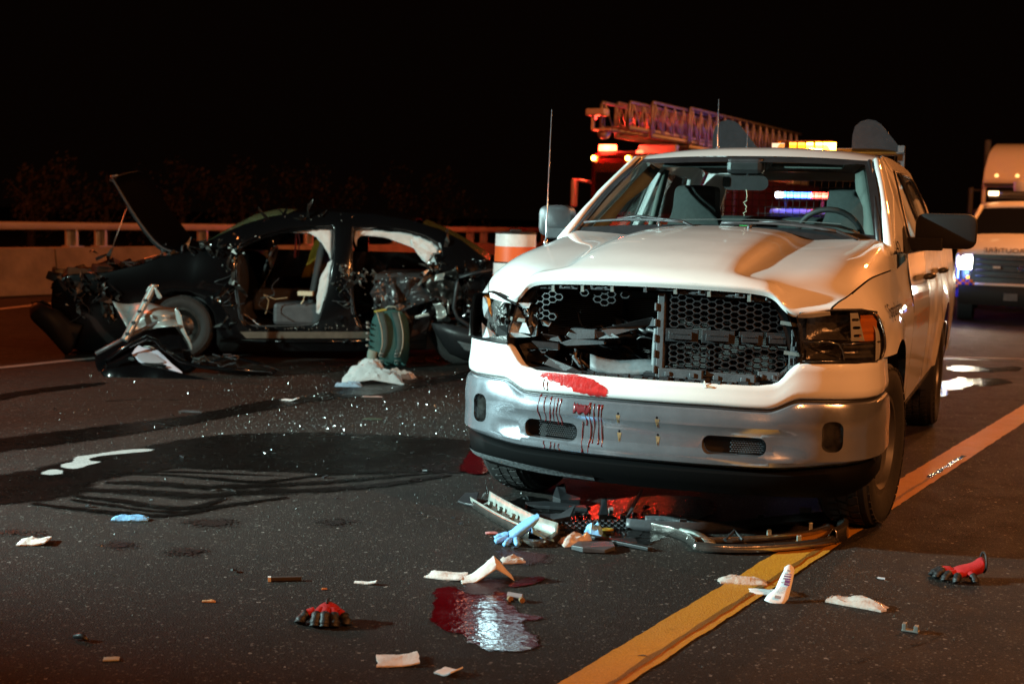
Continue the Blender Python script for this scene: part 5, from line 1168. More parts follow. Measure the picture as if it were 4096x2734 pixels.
for k in range(16):
    cx, cy, sx, sy = random.choice(((1780, 1150, 60, 60), (930, 1120, 15, 60), (1390, 1120, 14, 70), (1050, 1150, 60, 60), (350, 1140, 70, 40)))
    p = S(random.gauss(cx, sx), random.gauss(cy, sy), -.05); MB().tube(spline([tuple(p), tuple(p+Vector((random.uniform(-.08, .08), -.04, -.08))), tuple(p+Vector((random.uniform(-.15, .15), -.03, -.16))), tuple(p+Vector((random.uniform(-.2, .2), -.02, random.uniform(-.26, -.1))))], 3), random.uniform(.003, .006), 5).build('hanging_wire', random.choice((m_plas, m_plas, m_bmet)), sed)

# ================================================================== torn-off car door lying in front of the sedan
DY = 11.55
dr = thing('torn_car_door', 'torn-off black car door with pale inner panel and steel bar', 'car door', (-3.1, DY, 0))
D0 = Vector((-3.1, DY, 0))
def T3(x, y, dy=0.): return AT(100+x/2.1355, 1100+y/2.1355, DY+dy)-D0
def dpl(name, pts, dy, mat, solid=.012, wob=.015, sl=0., bev=.004):
    def f(a, b):
        p = T3(a, b, dy+sl*(820-b)/500.); return p+Vector((0, wob*nz(p, 5, a*.001), 0))
    return plate(name, [tuple(q) for q in spline(pts, 3, closed=True)], [], f, mat, dr, solid=solid, smooth=30, bev=bev)
m_silver = pm('pale_door_metal', (.42, .46, .45), .32, metal=.55, var=.2, vscale=8, bump=.12, bscale=14)
rows = []
for i in range(13):
    q = i/12; xt = 745+560*q; yt = 225+50*q+14*math.sin(q*9); xb = 900+430*q; yb = 500-90*q+60*max(0, q-.6)
    rows.append([tuple(T3(xt+(xb-xt)*j/8, yt+(yb-yt)*j/8, .42+.05*math.sin(q*7)+.05*math.sin(j*.9+q*3)-.25*j/8)) for j in range(9)])
MB().grid(rows).build('inner_panel', m_silver, dr, smooth=45, solid=.006)
dpl('torn_strip', [(1280, 285), (1330, 330), (1360, 450), (1425, 590), (1420, 640), (1390, 570), (1330, 470), (1295, 390)], .2, m_silver, .006)
MB().tube([T3(1105, 92, .25), T3(980, 320, .18), T3(850, 555, .05)], .033, 12).build('impact_bar', m_silver, dr, smooth=40)
MB().lathe([(.033, -.01), (.040, 0), (.034, .012)], T3(1106, 92, .25), 'Z', 12).build('bar_ring', m_clip, dr, smooth=0)
dpl('bar_bracket', [(1035, 140), (1060, 95), (1080, 100), (1060, 150)], .22, m_silver, .01); dpl('bar_bracket', [(1120, 110), (1165, 170), (1168, 195), (1135, 195), (1110, 130)], .20, m_silver, .01)
for k in range(4): MB().box(T3(1030-52*k, 215+95*k, .13-.03*k), (.03, .03, .025)).build('bar_clip', m_plas, dr)
dpl('inner_frame', [(597, 690), (625, 660), (840, 560), (1180, 385), (1215, 350), (1260, 410), (1380, 590), (1430, 690), (1470, 750), (1330, 830), (1150, 790), (1000, 745), (820, 775), (650, 805), (605, 770)], .0, m_bpaint, .05, .03, .5, .012)
MB().tube([T3(*p) for p in ((605, 672, -.02), (840, 548, .1), (1190, 372, .26), (1222, 360, .27))], .02, 8).build('frame_edge', m_plasg, dr, smooth=0)
MB().tube([T3(*p, -.06) for p in ((690, 800), (700, 720), (850, 620), (1040, 530), (1120, 560), (1200, 640), (1330, 730), (1480, 780), (1700, 800), (2100, 830))], .018, 8).build('frame_edge', m_bpaint, dr, smooth=0)
MB().tube([T3(*p, -.02) for p in ((1420, 700), (1560, 745), (1760, 695), (1980, 750), (2160, 815), (2100, 845), (1850, 835), (1600, 800), (1440, 770))], .022, 8, closed=True, flat=.6).build('window_frame', m_bpaint, dr, smooth=0)
dpl('outer_skin', [(640, 815), (800, 780), (1000, 765), (1200, 800), (1400, 850), (1655, 905), (1630, 940), (1500, 935), (1370, 915), (1000, 915), (800, 905), (690, 885)], -.32, m_bpaint, .02, .05, .3, .01)
dpl('door_trim', [(912, 668), (965, 602), (1000, 612), (1110, 632), (1160, 660), (1250, 750), (1345, 832), (1290, 820), (1200, 785), (1180, 755), (1060, 745), (985, 745), (935, 695)], -.08, pm('pale_lilac_trim', (.52, .48, .56), .5, var=.1, vscale=9), .02, .02, .4)
dpl('trim_recess', [(960, 670), (1080, 660), (1150, 700), (1190, 745), (1000, 740)], -.105, pm('grey_recess', (.26, .25, .28), .5), .004, .0, .4)
dpl('reflector_strip', [(1010, 750), (1195, 762), (1200, 780), (1100, 772), (1015, 765)], -.13, m_refl, .004, .0, .4)
MB().tube([T3(*p, -.1) for p in ((1015, 612), (1060, 608), (1105, 625), (1100, 640))], .007, 6).build('trim_cable', m_silver, dr, smooth=0)
for k in range(14):
    random.seed(100+k); x, y = random.uniform(1380, 1760), random.uniform(650, 780)
    MB().tube([T3(x, y, -.03), T3(x+random.uniform(20, 70), y+random.uniform(-25, 25), -.06), T3(x+random.uniform(60, 120), y+random.uniform(-15, 35), -.03)], random.uniform(.005, .012), 5).build('loose_wire', random.choice((m_plas, m_bmet, m_junk)), dr)
MB().box(T3(1240, 660, -.12), (.06, .02, .02), (0, .4, 0)).build('handle_hook', m_refl, dr, bev=.006)
MB().box(T3(1632, 908, -.34), (.04, .03, .03), (.3, .4, 0)).build('torn_end', m_silver, dr, bev=.006)

# ================================================================== THINGS ON THE ROAD
# backpack ---------------------------------------------------------
m_green = pm('dark_green_nylon', (.022, .085, .078), .75, var=.25, vscale=14, bump=.3, bscale=90)
m_green2 = pm('grey_green_padding', (.045, .070, .066), .85, var=.15, vscale=14, bump=.25, bscale=120)
m_pale = pm('pale_green_mesh', (.24, .30, .26), .8, bump=.4, bscale=150)
m_strap = pm('webbing_grey', (.16, .17, .16), .8, bump=.2, bscale=200)
bq = G(1556, 1462); bag = thing('backpack', 'dark green hiking backpack standing upright by the wrecked sedan', 'backpack', bq, R(6))
rows = []
for z, w, d, dx in ((0, .17, .11, 0), (.03, .19, .125, 0), (.12, .20, .13, 0), (.28, .198, .125, .002), (.40, .185, .115, .004), (.48, .16, .09, .006), (.525, .11, .06, .008), (.54, .04, .03, .008)):
    rows.append([(dx+w*math.copysign(abs(math.cos(a))**.75, math.cos(a)), .14+d*math.copysign(abs(math.sin(a))**.8, math.sin(a))+.008*nz((a*2, z*9, 0), 1), z) for a in [2*math.pi*i/28 for i in range(28)]])
m = MB(); m.grid(rows, closed=True); m.F += [tuple(range(28))[::-1], tuple(range(7*28, 8*28))]; m.build('pack_body', m_green, bag, smooth=0, sub=1)
for x0, x1, x2 in ((-.055, -.045, -.075), (.085, .095, .07)):
    P = [(x0-.035, .05, .515), (x0-.02, -.01, .46), (x1, -.018, .34), (x1+.004, -.015, .20), (x2, -.005, .09)]; P = spline(P, 5); rows = []
    for i, p in enumerate(P):
        w = .036*(1-.30*i/len(P)); rows.append([(p[0]+w*q, p[1]-.012*(1-q*q), p[2]) for q in (-1, -.7, 0, .7, 1)])
    MB().grid(rows).build('shoulder_strap', m_green2, bag, smooth=0, solid=.02)
    sp = .045
    MB().tube([(p[0]+(-1 if x0 < 0 else 1)*.036*(1-.30*i/len(P)), p[1]-.004, p[2]) for i, p in enumerate(P)], .0055, 5).build('strap_piping', pm('tan_piping', (.42, .36, .28), .6), bag, smooth=0)
    m = MB(); m.tube([(x2-.018, -.022, .12), (x2+.018, -.022, .12), (x2+.02, -.024, .09), (x2-.02, -.024, .09)], .0045, 5, closed=True); m.tube([(x2-.02, -.024, .055), (x2+.022, -.024, .05), (x2+.02, -.026, .025), (x2-.018, -.026, .028)], .0045, 5, closed=True); m.tube([(x2+.004, -.024, .16), (x2-.014, -.024, .150), (x2+.002, -.024, .14)], .004, 5); m.build('strap_buckle', pm('pale_buckle', (.35, .33, .30), .4), bag, smooth=0)
rows = [[(-.20+.09*i/6-.012*math.sin(math.pi*j/6), .02-.03*math.sin(math.pi*i/6)*.6-.02, .02+(.14-.03*i/6)*j/6) for j in range(7)] for i in range(7)]
MB().grid(rows).build('side_pocket', m_pale, bag, smooth=0, solid=.01)
for k, z in enumerate((.20, .26, .32, .38, .42)):
    MB().tube([(-.20, .12, z), (-.222, .05, z-.01), (-.19, .005, z-.015)], .007, 5).build('compression_strap', m_strap if k % 2 else pm('dark_webbing', (.05, .06, .06), .8), bag, smooth=0)
    MB().box((-.214, .04, z-.012), (.02, .03, .022), (0, .2, .3)).build('strap_buckle', MATS['pale_buckle'], bag, bev=.004)
MB().tube([(-.05, .10, .53), (-.02, .09, .565), (.05, .09, .565), (.075, .10, .53)], .010, 6).build('grab_handle', m_pale, bag, smooth=0)
MB().box((-.09, .10, .525), (.12, .05, .02), (0, -.2, .2)).build('lid_edge', pm('yellow_trim', (.40, .34, .06), .7), bag, bev=.008)
for x, r in ((-.12, .03), (-.04, .035), (.05, .03), (.12, .028)): MB().tube([(x, -.02, .03), (x+.02, -.03, .015), (x+.05, -.02, .012)], .010, 6).build('loose_strap', m_green, bag, smooth=0)

# helper: crumpled pad / sheet on the ground ------------------------
def pad(name, label, cat, px, py, w, d, h, mat, rz=0., seed=0., n=12, puff=1., fold=0., group=None, lift=None, sharp=40, z0=.006):
    c = G(px, py); top = []; bot = []
    for i in range(n+1):
        a, b = [], []
        for j in range(n+1):
            u, v = 2*i/n-1, 2*j/n-1; e = (1-u**4)*(1-v**4)
            k = 1+.10*nz((u*1.7, v*1.7, seed), 1)
            x, y = u*w/2*k, v*d/2*(1+.10*nz((u*1.7, v*1.7, seed+7), 1))
            z = h*puff*e*(.55+.6*nz((u*1.4, v*1.4, seed+3), 1)) + h*.35*abs(nz((u*3.1, v*3.1, seed+11), 1)) + h*.15*nz((u*8, v*8, seed+2), 1) + fold*h*(max(0, u)**2)
            if lift: z += lift(u, v)
            a.append((x, y, max(.0, z)+z0)); b.append((x, y, (lift(u, v) if lift else 0)*.985+z0*.4+fold*h*(max(0, u)**2)*.95))
        top.append(a); bot.append(b)
    m = MB(); m.grid(top); m.grid(bot)
    for A_, B_ in ((top[0], bot[0]), (top[-1], bot[-1]), ([r[0] for r in top], [r[0] for r in bot]), ([r[-1] for r in top], [r[-1] for r in bot])): m.grid([A_, B_])
    o = m.build(name, mat, None, smooth=sharp); o.location = c; o.rotation_euler = (0, 0, rz); return tag(o, label, cat, group)
m_gauze = pm('white_gauze', (.66, .63, .60), .9, var=.06, vscale=30, bump=.35, bscale=90)
m_gauze2 = pm('stained_gauze', (.64, .58, .54), .9, var=.22, vscale=16, bump=.35, bscale=80)
m_wrap = pm('clear_wrapper', (.75, .66, .60), .25, trans=.0, alpha=.62, coat=.6, bump=.6, bscale=35, var=.1)
m_paper = pm('white_paper', (.74, .75, .76), .6, bump=.15, bscale=40)
# pads and papers: photo position, size in metres
pad('dressing_pad', 'folded dressing pad standing as a peak beside the red puddle', 'dressing', 1945, 2318, .215, .10, .025, m_gauze2, R(14), 3., 16, .6, 0, None, lambda u, v: .085*max(0, 1-abs(u-.25)*1.25)*(1-.35*abs(v)))
pad('dressing_pad', 'flat white dressing pad next to the peaked pad', 'dressing', 1787, 2306, .155, .10, .016, m_gauze, R(-14), 5., 12, .9, .4)
pad('plastic_wrapper', 'clear wrapper tucked behind the peaked dressing pad', 'wrapper', 2052, 2248, .10, .06, .028, m_wrap, R(10), 8., 10)
pad('dressing_pad', 'square thin dressing pad with brown edges near the lower frame edge', 'dressing', 1590, 2645, .135, .11, .012, m_gauze2, R(8), 9., 12, .6, .9)
pad('paper_scrap', 'creased white paper scrap with print, lowest in the picture', 'paper', 1792, 2692, .07, .065, .010, m_paper, R(-35), 12., 8, .5, 1.6)
pad('tissue', 'folded tissue with a pink crease lying alone far to one side', 'tissue', 135, 2172, .125, .10, .026, m_gauze2, R(6), 15., 10, .8, .5)
pad('paper_strip', 'short white paper strip between the dark stick and the pads', 'paper', 1462, 2334, .09, .024, .006, m_gauze, R(-12), 18., 8, .6, 1.8)
pad('paper_scrap', 'beige paper scrap lying by itself near the lower corner', 'paper', 446, 2638, .05, .03, .005, pm('beige_paper', (.38, .35, .28), .8), R(10), 20., 6)
pad('cigarette_end', 'crushed orange and white cigarette end on bare asphalt', 'cigarette', 835, 2408, .05, .012, .008, pm('cigarette_paper', (.60, .34, .16), .8, var=.6, vscale=50), R(3), 22., 6)
pad('wood_splinter', 'tiny orange splinter beside the white paper strip', 'splinter', 1297, 2358, .022, .006, .004, pm('orange_splinter', (.5, .2, .06), .7), R(20), 24., 5)
pad('plastic_wrapper', 'long clear wrapper lying across the yellow line', 'wrapper', 2972, 2332, .195, .065, .030, m_wrap, R(-6), 26., 14)
pad('plastic_wrapper', 'long torn clear wrapper lying alone to the side of the printed label', 'wrapper', 3425, 2420, .225, .075, .034, m_wrap, R(-32), 29., 14)
pad('plastic_wrapper', 'clear plastic film trailing behind the standing printed label', 'wrapper', 3135, 2378, .10, .085, .022, glass('film', (.9, .88, .86), .08, 1.5, .25), R(20), 33., 12)
pad('plastic_wrapper', 'milky wrapper bulging on the black plastic clip', 'wrapper', 2305, 2178, .145, .075, .052, m_wrap, R(18), 37., 14, 1.3)
pad('white_rag', 'large white cloth heap lying beyond the dark fluid run near the backpack', 'cloth', 1490, 1530, .52, .25, .15, m_cloth, R(5), 40., 24, .9, 0, None, lambda u, v: .10*max(0, 1-abs(u)*1.1)*(1-v*v*.6))
pad('plastic_bag', 'crumpled clear bag half under the white cloth heap', 'plastic bag', 1600, 1512, .26, .16, .09, m_wrap, R(-10), 44., 16)
pad('plastic_bag', 'clear bag puffing up behind the white cloth heap', 'plastic bag', 1480, 1492, .28, .12, .15, m_wrap, R(4), 47., 16)
pad('blue_pad', 'pale blue pad poking out from the white cloth heap', 'dressing', 1395, 1545, .22, .10, .05, pm('pale_blue_pad', (.36, .46, .58), .8, bump=.3, bscale=60), R(2), 50., 12)
pad('paper_scrap', 'white paper scrap standing on the dark fluid run', 'paper', 1160, 1602, .14, .05, .015, m_paper, R(-20), 52., 8, .6, 1.5)
pad('paper_scrap', 'flat reddish paper scrap just below the white cloth heap', 'paper', 1490, 1588, .16, .03, .008, pm('reddish_paper', (.5, .3, .26), .7), R(3), 55., 8)
pad('plastic_shard', 'grey plastic shard lying on the dark run midway to the sedan', 'shard', 765, 1648, .17, .05, .012, m_plasg, R(-5), 57., 8)
pad('plastic_shard', 'dark olive shard resting on the asphalt below the cloth heap', 'shard', 1490, 1677, .14, .05, .008, pm('olive_plastic', (.05, .055, .035), .5), R(4), 60., 8)
pad('red_scrap', 'pink translucent scrap between the blue glove and the chrome strip', 'scrap', 1966, 2134, .055, .03, .006, pm('pink_film', (.5, .22, .22), .4), R(10), 62., 8)
pad('blue_glove_cuff', 'crumpled end of a blue disposable glove lying near the clear wrapper', 'glove', 2372, 2138, .085, .06, .045, pm('blue_nitrile', (.18, .42, .70), .55, var=.1, vscale=20, bump=.25, bscale=60), R(-12), 64., 14, 1.3)
m_blue = MATS['blue_nitrile']
pad('blue_glove', 'flattened blue disposable glove lying alone below the dark fingers of fluid', 'glove', 520, 2080, .165, .055, .026, m_blue, R(5), 66., 14, 1.1)
# printed label that stands up on the yellow line -------------------
lb = thing('printed_label', 'white printed paper label standing folded beside the yellow line', 'label', G(3085, 2402))
L0 = G(3085, 2402)
def LB(x, y, dy): p = AT(2800+x/1.8125, 2000+y/1.8125, L0.y+dy); return Vector((p.x-L0.x, p.y-L0.y, p.z))
strip_ = [(465, 722, 640, 712, -.02), (485, 690, 655, 655, .0), (545, 640, 668, 600, .025), (580, 560, 678, 550, .05), (607, 510, 684, 515, .065), (612, 485, 683, 490, .072), (640, 465, 660, 465, .076)]
def lrow(a, b, c, d, dy): return [tuple(LB(a+(c-a)*q, b+(d-b)*q+ (18*math.sin(math.pi*q) if b > 700 else 0), dy-.006*math.sin(math.pi*q))) for q in (0, .25, .5, .75, 1)]
MB().grid([lrow(540, 752, 612, 745, -.03)]+[lrow(*r) for r in strip_]).build('label_sheet', m_paper, lb, smooth=40, solid=.0015)
m_purple = pm('purple_print', (.13, .045, .20), .6); m_greyprint = pm('grey_print', (.30, .30, .33), .7)
def lpatch(x0, y0, x1, y1, mat, name='print_block'):
    def dyz(y): t = max(0, min(1, (722-y)/257.)); return -.024+.096*t-.0085
    P = [tuple(LB(x, y, dyz(y))) for x, y in ((x0, y0), (x1, y0+8), (x1-6, y1+8), (x0-6, y1))]; mk(name, P, [(0, 1, 2, 3)], mat, lb)
lpatch(618, 528, 668, 534, m_purple); lpatch(612, 542, 664, 552, m_purple); lpatch(606, 560, 660, 570, m_purple)
lpatch(618, 574, 656, 596, m_purple); lpatch(612, 600, 652, 612, m_purple); lpatch(590, 590, 650, 596, m_greyprint)
for k in range(7): lpatch(586-5*k, 624+7*k, 640-5*k, 626+7*k, m_greyprint, 'print_line')
lpatch(545, 686, 590, 708, m_greyprint, 'bar_code'); lpatch(636, 500, 660, 512, m_greyprint)
lb2 = pad('printed_label', 'second printed label lying flat behind the standing one', 'label', 3075, 2372, .15, .07, .012, m_paper, R(-8), 70., 10, .5, 1.2)
# gloves ------------------------------------------------------------
m_redk = pm('red_knit', (.42, .012, .014), .9, var=.25, vscale=40, bump=.4, bscale=220)
m_blkr = pm('black_dipped_rubber', (.012, .012, .013), .55, bump=.3, bscale=120)
def work_glove(label, px, py, rz, s, pose, fr=.0155):
    r = thing('work_glove', label, 'glove', G(px, py), rz)
    pc, fingers, cuff = pose; rows = []
    for (x, y, z, w, h) in pc:
        rows.append([(x+.010*nz((x*40, a*1.3, 2), 1), y+w*math.cos(a)*(1+.25*nz((x*50, a, 5), 1)), max(.002, (z+h*math.sin(a)*(1+.3*nz((x*50, a*1.2, 9), 1)))*.88)) for a in [2*math.pi*i/18 for i in range(18)]])
    m = MB(); m.grid([[tuple(q*s for q in p) for p in rw] for rw in rows], closed=True); m.F += [tuple(range(18))[::-1], tuple(range((len(rows)-1)*18, len(rows)*18))]; m.build('knit_back', m_redk, r, smooth=0, sub=1)
    for f in fingers:
        P = spline([tuple(q*s for q in p) for p in f], 4); n = len(P)
        MB().tube(P[:int(n*.45)+1], [fr*.9*s]*(int(n*.45)+1), 10).build('finger_back', m_redk, r, smooth=0)
        P2 = P[int(n*.30):]; k = len(P2); MB().tube(P2, [fr*s*(1-.40*max(0, (i-k+3)/3)**2)*(1+.12*math.sin(i*1.9)) for i in range(k)], 10).build('finger_tip', m_blkr, r, smooth=0)
    if cuff:
        P = [(cuff[0]*s, cuff[1]*s+cuff[3]*s*math.cos(2*math.pi*i/16), max(.005, cuff[2]*s+cuff[4]*s*math.sin(2*math.pi*i/16))) for i in range(16)]
        MB().tube(P, .005*s, 6, closed=True).build('cuff_hem', m_blkr, r, smooth=0)
    return r
# seen from the back of the hand, fingers towards the viewer's left (-x), cuff to the right and lifted
poseB = ([(-.035, 0, .030, .040, .020), (-.01, 0, .040, .044, .026), (.03, .004, .045, .042, .030), (.06, .01, .055, .036, .032), (.085, .014, .068, .036, .038), (.10, .016, .075, .038, .042)],
         [[(-.03, .035, .035), (-.07, .045, .032), (-.10, .040, .016), (-.105, .035, .008)], [(-.03, .012, .036), (-.075, .008, .034), (-.10, -.004, .018), (-.105, -.01, .008)], [(-.025, -.012, .034), (-.06, -.03, .032), (-.08, -.045, .016), (-.082, -.05, .008)], [(-.01, -.03, .030), (-.03, -.055, .030), (-.04, -.07, .015), (-.04, -.075, .008)], [(.03, -.03, .035), (.035, -.05, .03), (.04, -.062, .015), (.04, -.065, .008)]], (.10, .016, .075, .038, .042))
work_glove('red and black work glove with its cuff raised, lying apart beyond the wrappers', 3840, 2318, R(0), 1.0, poseB)
poseA = ([(-.05, .02, .022, .030, .016), (-.03, .01, .045, .040, .026), (0, .005, .056, .044, .030), (.03, .01, .044, .042, .028), (.05, .02, .024, .030, .018)],
         [[(-.045, 0, .040), (-.075, -.015, .030), (-.092, -.03, .012), (-.094, -.034, .006)], [(-.02, -.015, .050), (-.03, -.045, .038), (-.034, -.062, .014), (-.034, -.066, .006)], [(0, -.02, .052), (.0, -.05, .040), (.0, -.068, .014), (0, -.072, .006)], [(.022, -.015, .048), (.03, -.045, .036), (.035, -.062, .014), (.035, -.066, .006)], [(.045, 0, .036), (.065, -.02, .028), (.075, -.035, .012), (.076, -.038, .006)]], (0, .015, .076, .018, .006))
work_glove('red and black work glove with curled fingers beside the red puddle', 1308, 2488, R(0), 1.0, poseA, .019)
def nitrile(label, px, py, rz, s):
    r = thing('blue_glove', label, 'glove', G(px, py), rz); rows = []
    for k, (x, z, w, h) in enumerate(((-.06, .03, .035, .016), (-.03, .045, .045, .026), (0, .065, .045, .03), (.03, .085, .042, .028), (.05, .10, .035, .022), (.065, .115, .028, .012))):
        rows.append([(x+.012*nz((k, i*.6, 1), 1), w*math.cos(2*math.pi*i/20)*(1+.2*nz((k*.9, i*.5, 5), 1)), max(.003, z+h*math.sin(2*math.pi*i/20)+.012*nz((k*.8, i*.5, 9), 1))) for i in range(20)])
    m = MB(); m.grid([[tuple(q*s for q in p) for p in rw] for rw in rows], closed=True); m.build('palm', m_blue, r, smooth=0, sub=1)
    for f in ([(-.05, .02, .035), (-.09, .03, .025), (-.115, .028, .012)], [(-.055, 0, .03), (-.09, -.012, .022), (-.12, -.02, .01)], [(-.05, -.02, .025), (-.07, -.045, .018), (-.085, -.065, .009)], [(-.03, -.03, .03), (-.035, -.055, .02), (-.03, -.075, .010)]):
        P = spline([tuple(q*s for q in p) for p in f], 4); MB().tube(P, [.0125*s*(1-.12*math.sin(i*2.)) for i in range(len(P))], 9).build('finger', m_blue, r, smooth=0)
    rows = [[(s*(.03+.10*i/8), s*(-.02+.035*math.sin(j*1.1+i*.4)), s*(.018+.035*(1-i/8)*abs(math.sin(j*.9))+.03*max(0, .8-i/6))) for j in range(7)] for i in range(9)]
    MB().grid(rows).build('cuff', m_blue, r, smooth=0, solid=.002)
    return r
nitrile('crumpled blue disposable glove draped over the broken chrome strip', 2090, 2170, R(8), 1.05)
# small hardware ----------------------------------------------------
def small(name, label, cat, px, py, rz, fn):
    r = thing(name, label, cat, G(px, py), rz); fn(r); return r
def f_tube(r):
    m = MB(); m.tube([(-.03, 0, .022), (.028, .0, .018)], .012, 12); m.build('tube_body', pm('silver_tube', (.55, .55, .6), .3, metal=.5), r, smooth=30)
    m = MB(); m.tube([(-.02, -.008, .011), (-.012, -.02, .011)], .011, 10); m.tube([(.026, -.008, .011), (.034, -.02, .011)], .011, 10); m.build('tube_end', pm('brown_cap', (.22, .12, .05), .6), r, smooth=30)
    MB().box((0, -.01, .004), (.07, .02, .006)).build('tube_clip', m_plas, r)
small('metal_tube', 'small silver tube with brown ends beside the red puddle', 'tube', 2060, 2402, R(-14), f_tube)
def f_bracket(r):
    m = MB(); m.box((0, 0, .006), (.06, .03, .006)); m.box((-.022, 0, .018), (.014, .028, .026)); m.box((.02, 0, .016), (.016, .028, .022)); m.build('bracket_plate', pm('dull_zinc', (.22, .25, .24), .5, metal=.5), r, bev=.002)
small('metal_bracket', 'small grey metal bracket lying alone on bare asphalt', 'bracket', 3642, 2526, R(-25), f_bracket)
def f_chip(r): MB().box((0, 0, .005), (.03, .008, .006), (0, 0, -.4)).build('chip_body', pm('pale_chip', (.5, .52, .56), .4), r)
small('plastic_chip', 'tiny pale chip lying between the wrappers and the work glove', 'chip', 3525, 2315, 0, f_chip)
def f_clip(r):
    m = MB(); m.tube([(-.03, 0, .012), (0, .004, .018), (.03, -.006, .010)], [.008, .012, .006], 8); m.build('clip_body', m_plas, r, smooth=0)
small('plastic_clip', 'small black plastic clip near the lower corner of the asphalt', 'clip', 326, 2562, R(-20), f_clip)
def f_stick(r):
    MB().box((0, 0, .010), (.13, .018, .016), (0, 0, .18)).build('stick_body', pm('dark_wood', (.035, .025, .02), .7), r, bev=.003); MB().box((-.06, -.011, .010), (.012, .02, .018), (0, 0, .18)).build('stick_end', m_gauze, r)
small('dark_stick', 'dark flat stick with a pale end lying on bare asphalt', 'stick', 1140, 2322, 0, f_stick)
def f_leaf(r): MB().grid([[(-.02, -.004, .004), (-.02, .004, .003)], [(0, -.007, .007), (0, .006, .006)], [(.02, -.003, .005), (.02, .003, .004)]]).build('leaf_blade', m_plas, r, solid=.001)
small('dead_leaf', 'dark dead leaf lying on the yellow line', 'leaf', 2572, 2625, R(-10), f_leaf)

# broken chrome grille trim -----------------------------------------
m_ctrim = pm('scratched_chrome', (.55, .52, .48), .20, metal=.95, var=.25, vscale=18, bump=.1, bscale=60)
m_plated = pm('grey_plated_plastic', (.30, .33, .30), .38, metal=.35, var=.4, vscale=16, bump=.25, bscale=30)
def profile_strip(P, prof_, name, mat, par, o=Vector((0, 0, 0)), tilt=0.):
    "sweep a little open profile (sideways, up) along ground points"
    P = [Vector(p) for p in spline([tuple(p) for p in P], 6)]; n = len(P); rows = []
    for i, p in enumerate(P):
        t = (P[min(i+1, n-1)]-P[max(i-1, 0)]).normalized(); s_ = Vector((t.y, -t.x, 0)).normalized()
        rows.append([tuple(p-o+s_*a*1.25+Vector((0, 0, .004+(b-.004)*1.5))) for a, b in prof_])
    return MB().grid(rows).build(name, mat, par, smooth=35, solid=.003)
rt = thing('grille_trim', 'large curved chrome grille trim lying upside down across the yellow line', 'grille trim', G(3000, 2200)); RO = G(3000, 2200)
def gp(L, z=0.): return [G(x, y)+Vector((0, 0, z)) for x, y in L]
profile_strip(gp([(2505, 2116), (2620, 2126), (2760, 2132), (2900, 2128), (3050, 2112), (3180, 2098), (3290, 2088), (3335, 2092)]), [(-.012, .003), (-.006, .034), (.002, .038), (.012, .018), (.014, .003)], 'upper_rail', m_plasg, rt, RO)
profile_strip(gp([(3322, 2090), (3352, 2098), (3376, 2128), (3372, 2154), (3330, 2178)]), [(-.016, .004), (-.012, .046), (.004, .052), (.018, .03), (.02, .004)], 'corner_piece', m_ctrim, rt, RO)
profile_strip(gp([(3340, 2174), (3260, 2192), (3130, 2206), (3000, 2214), (2870, 2212), (2775, 2203)]), [(-.020, .010), (-.012, .026), (.0, .031), (.012, .022), (.022, .020), (.026, .004)], 'lower_rail', m_ctrim, rt, RO)
profile_strip(gp([(2540, 2112), (2620, 2128), (2700, 2146), (2760, 2172), (2785, 2196)]), [(-.010, .004), (-.006, .026), (.006, .030), (.014, .004)], 'cross_rail', m_ctrim, rt, RO)
profile_strip(gp([(2745, 2168), (2850, 2172), (2980, 2168), (3120, 2158), (3240, 2140), (3310, 2118)]), [(-.008, .004), (-.004, .020), (.008, .022), (.014, .006)], 'inner_rail', m_ctrim, rt, RO)
profile_strip(gp([(2730, 2130), (2790, 2148), (2830, 2176), (2840, 2190)]), [(-.03, .006), (-.01, .018), (.02, .02), (.035, .008)], 'inner_web', m_plated, rt, RO)
for (x, y, w, h) in ((2730, 2126, .035, .05), (3040, 2108, .03, .055), (3215, 2092, .05, .07), (3235, 2090, .02, .07), (3075, 2160, .02, .04), (3240, 2140, .018, .05), (2635, 2128, .03, .03), (3195, 2176, .02, .03)):
    p = G(x, y)-RO; MB().box((p.x, p.y, h/2+.012), (w, .012, h), (0, 0, .1)).build('mounting_tab', m_plasg if y < 2130 else m_plated, rt, bev=.002)
MB().tube([G(2900, 2176)-RO+Vector((0, 0, .02)), G(2935, 2160)-RO+Vector((0, 0, .045)), G(2970, 2175)-RO+Vector((0, 0, .02))], .008, 6).build('broken_clip', m_plas, rt)
lt = thing('chrome_strip', 'bent chrome grille strip with a pale hollow back lying under the bumper corner', 'chrome strip', G(2060, 2090)); LO = G(2060, 2090)
profile_strip(gp([(1912, 2022), (1960, 2052), (2030, 2092), (2110, 2132), (2190, 2160)]), [(-.050, .05), (-.045, .012), (-.02, .004), (.02, .004), (.032, .020), (.036, .034)], 'hollow_back', m_plated, lt, LO)
profile_strip(gp([(1905, 2030), (1950, 2060), (2020, 2102), (2090, 2142), (2130, 2160)]), [(-.006, .004), (.004, .030), (.014, .026), (.018, .004)], 'chrome_lip', m_ctrim, lt, LO)
profile_strip(gp([(2085, 2178), (2150, 2186), (2200, 2168), (2225, 2140)]), [(-.012, .006), (.0, .024), (.012, .02), (.016, .004)], 'chrome_end', m_ctrim, lt, LO)
for (x, y) in ((1960, 2040), (2000, 2062), (2050, 2090), (2120, 2118)): p = G(x, y)-LO; MB().box((p.x, p.y, .03), (.02, .015, .03), (.3, .2, .5)).build('mounting_tab', m_plated, lt)
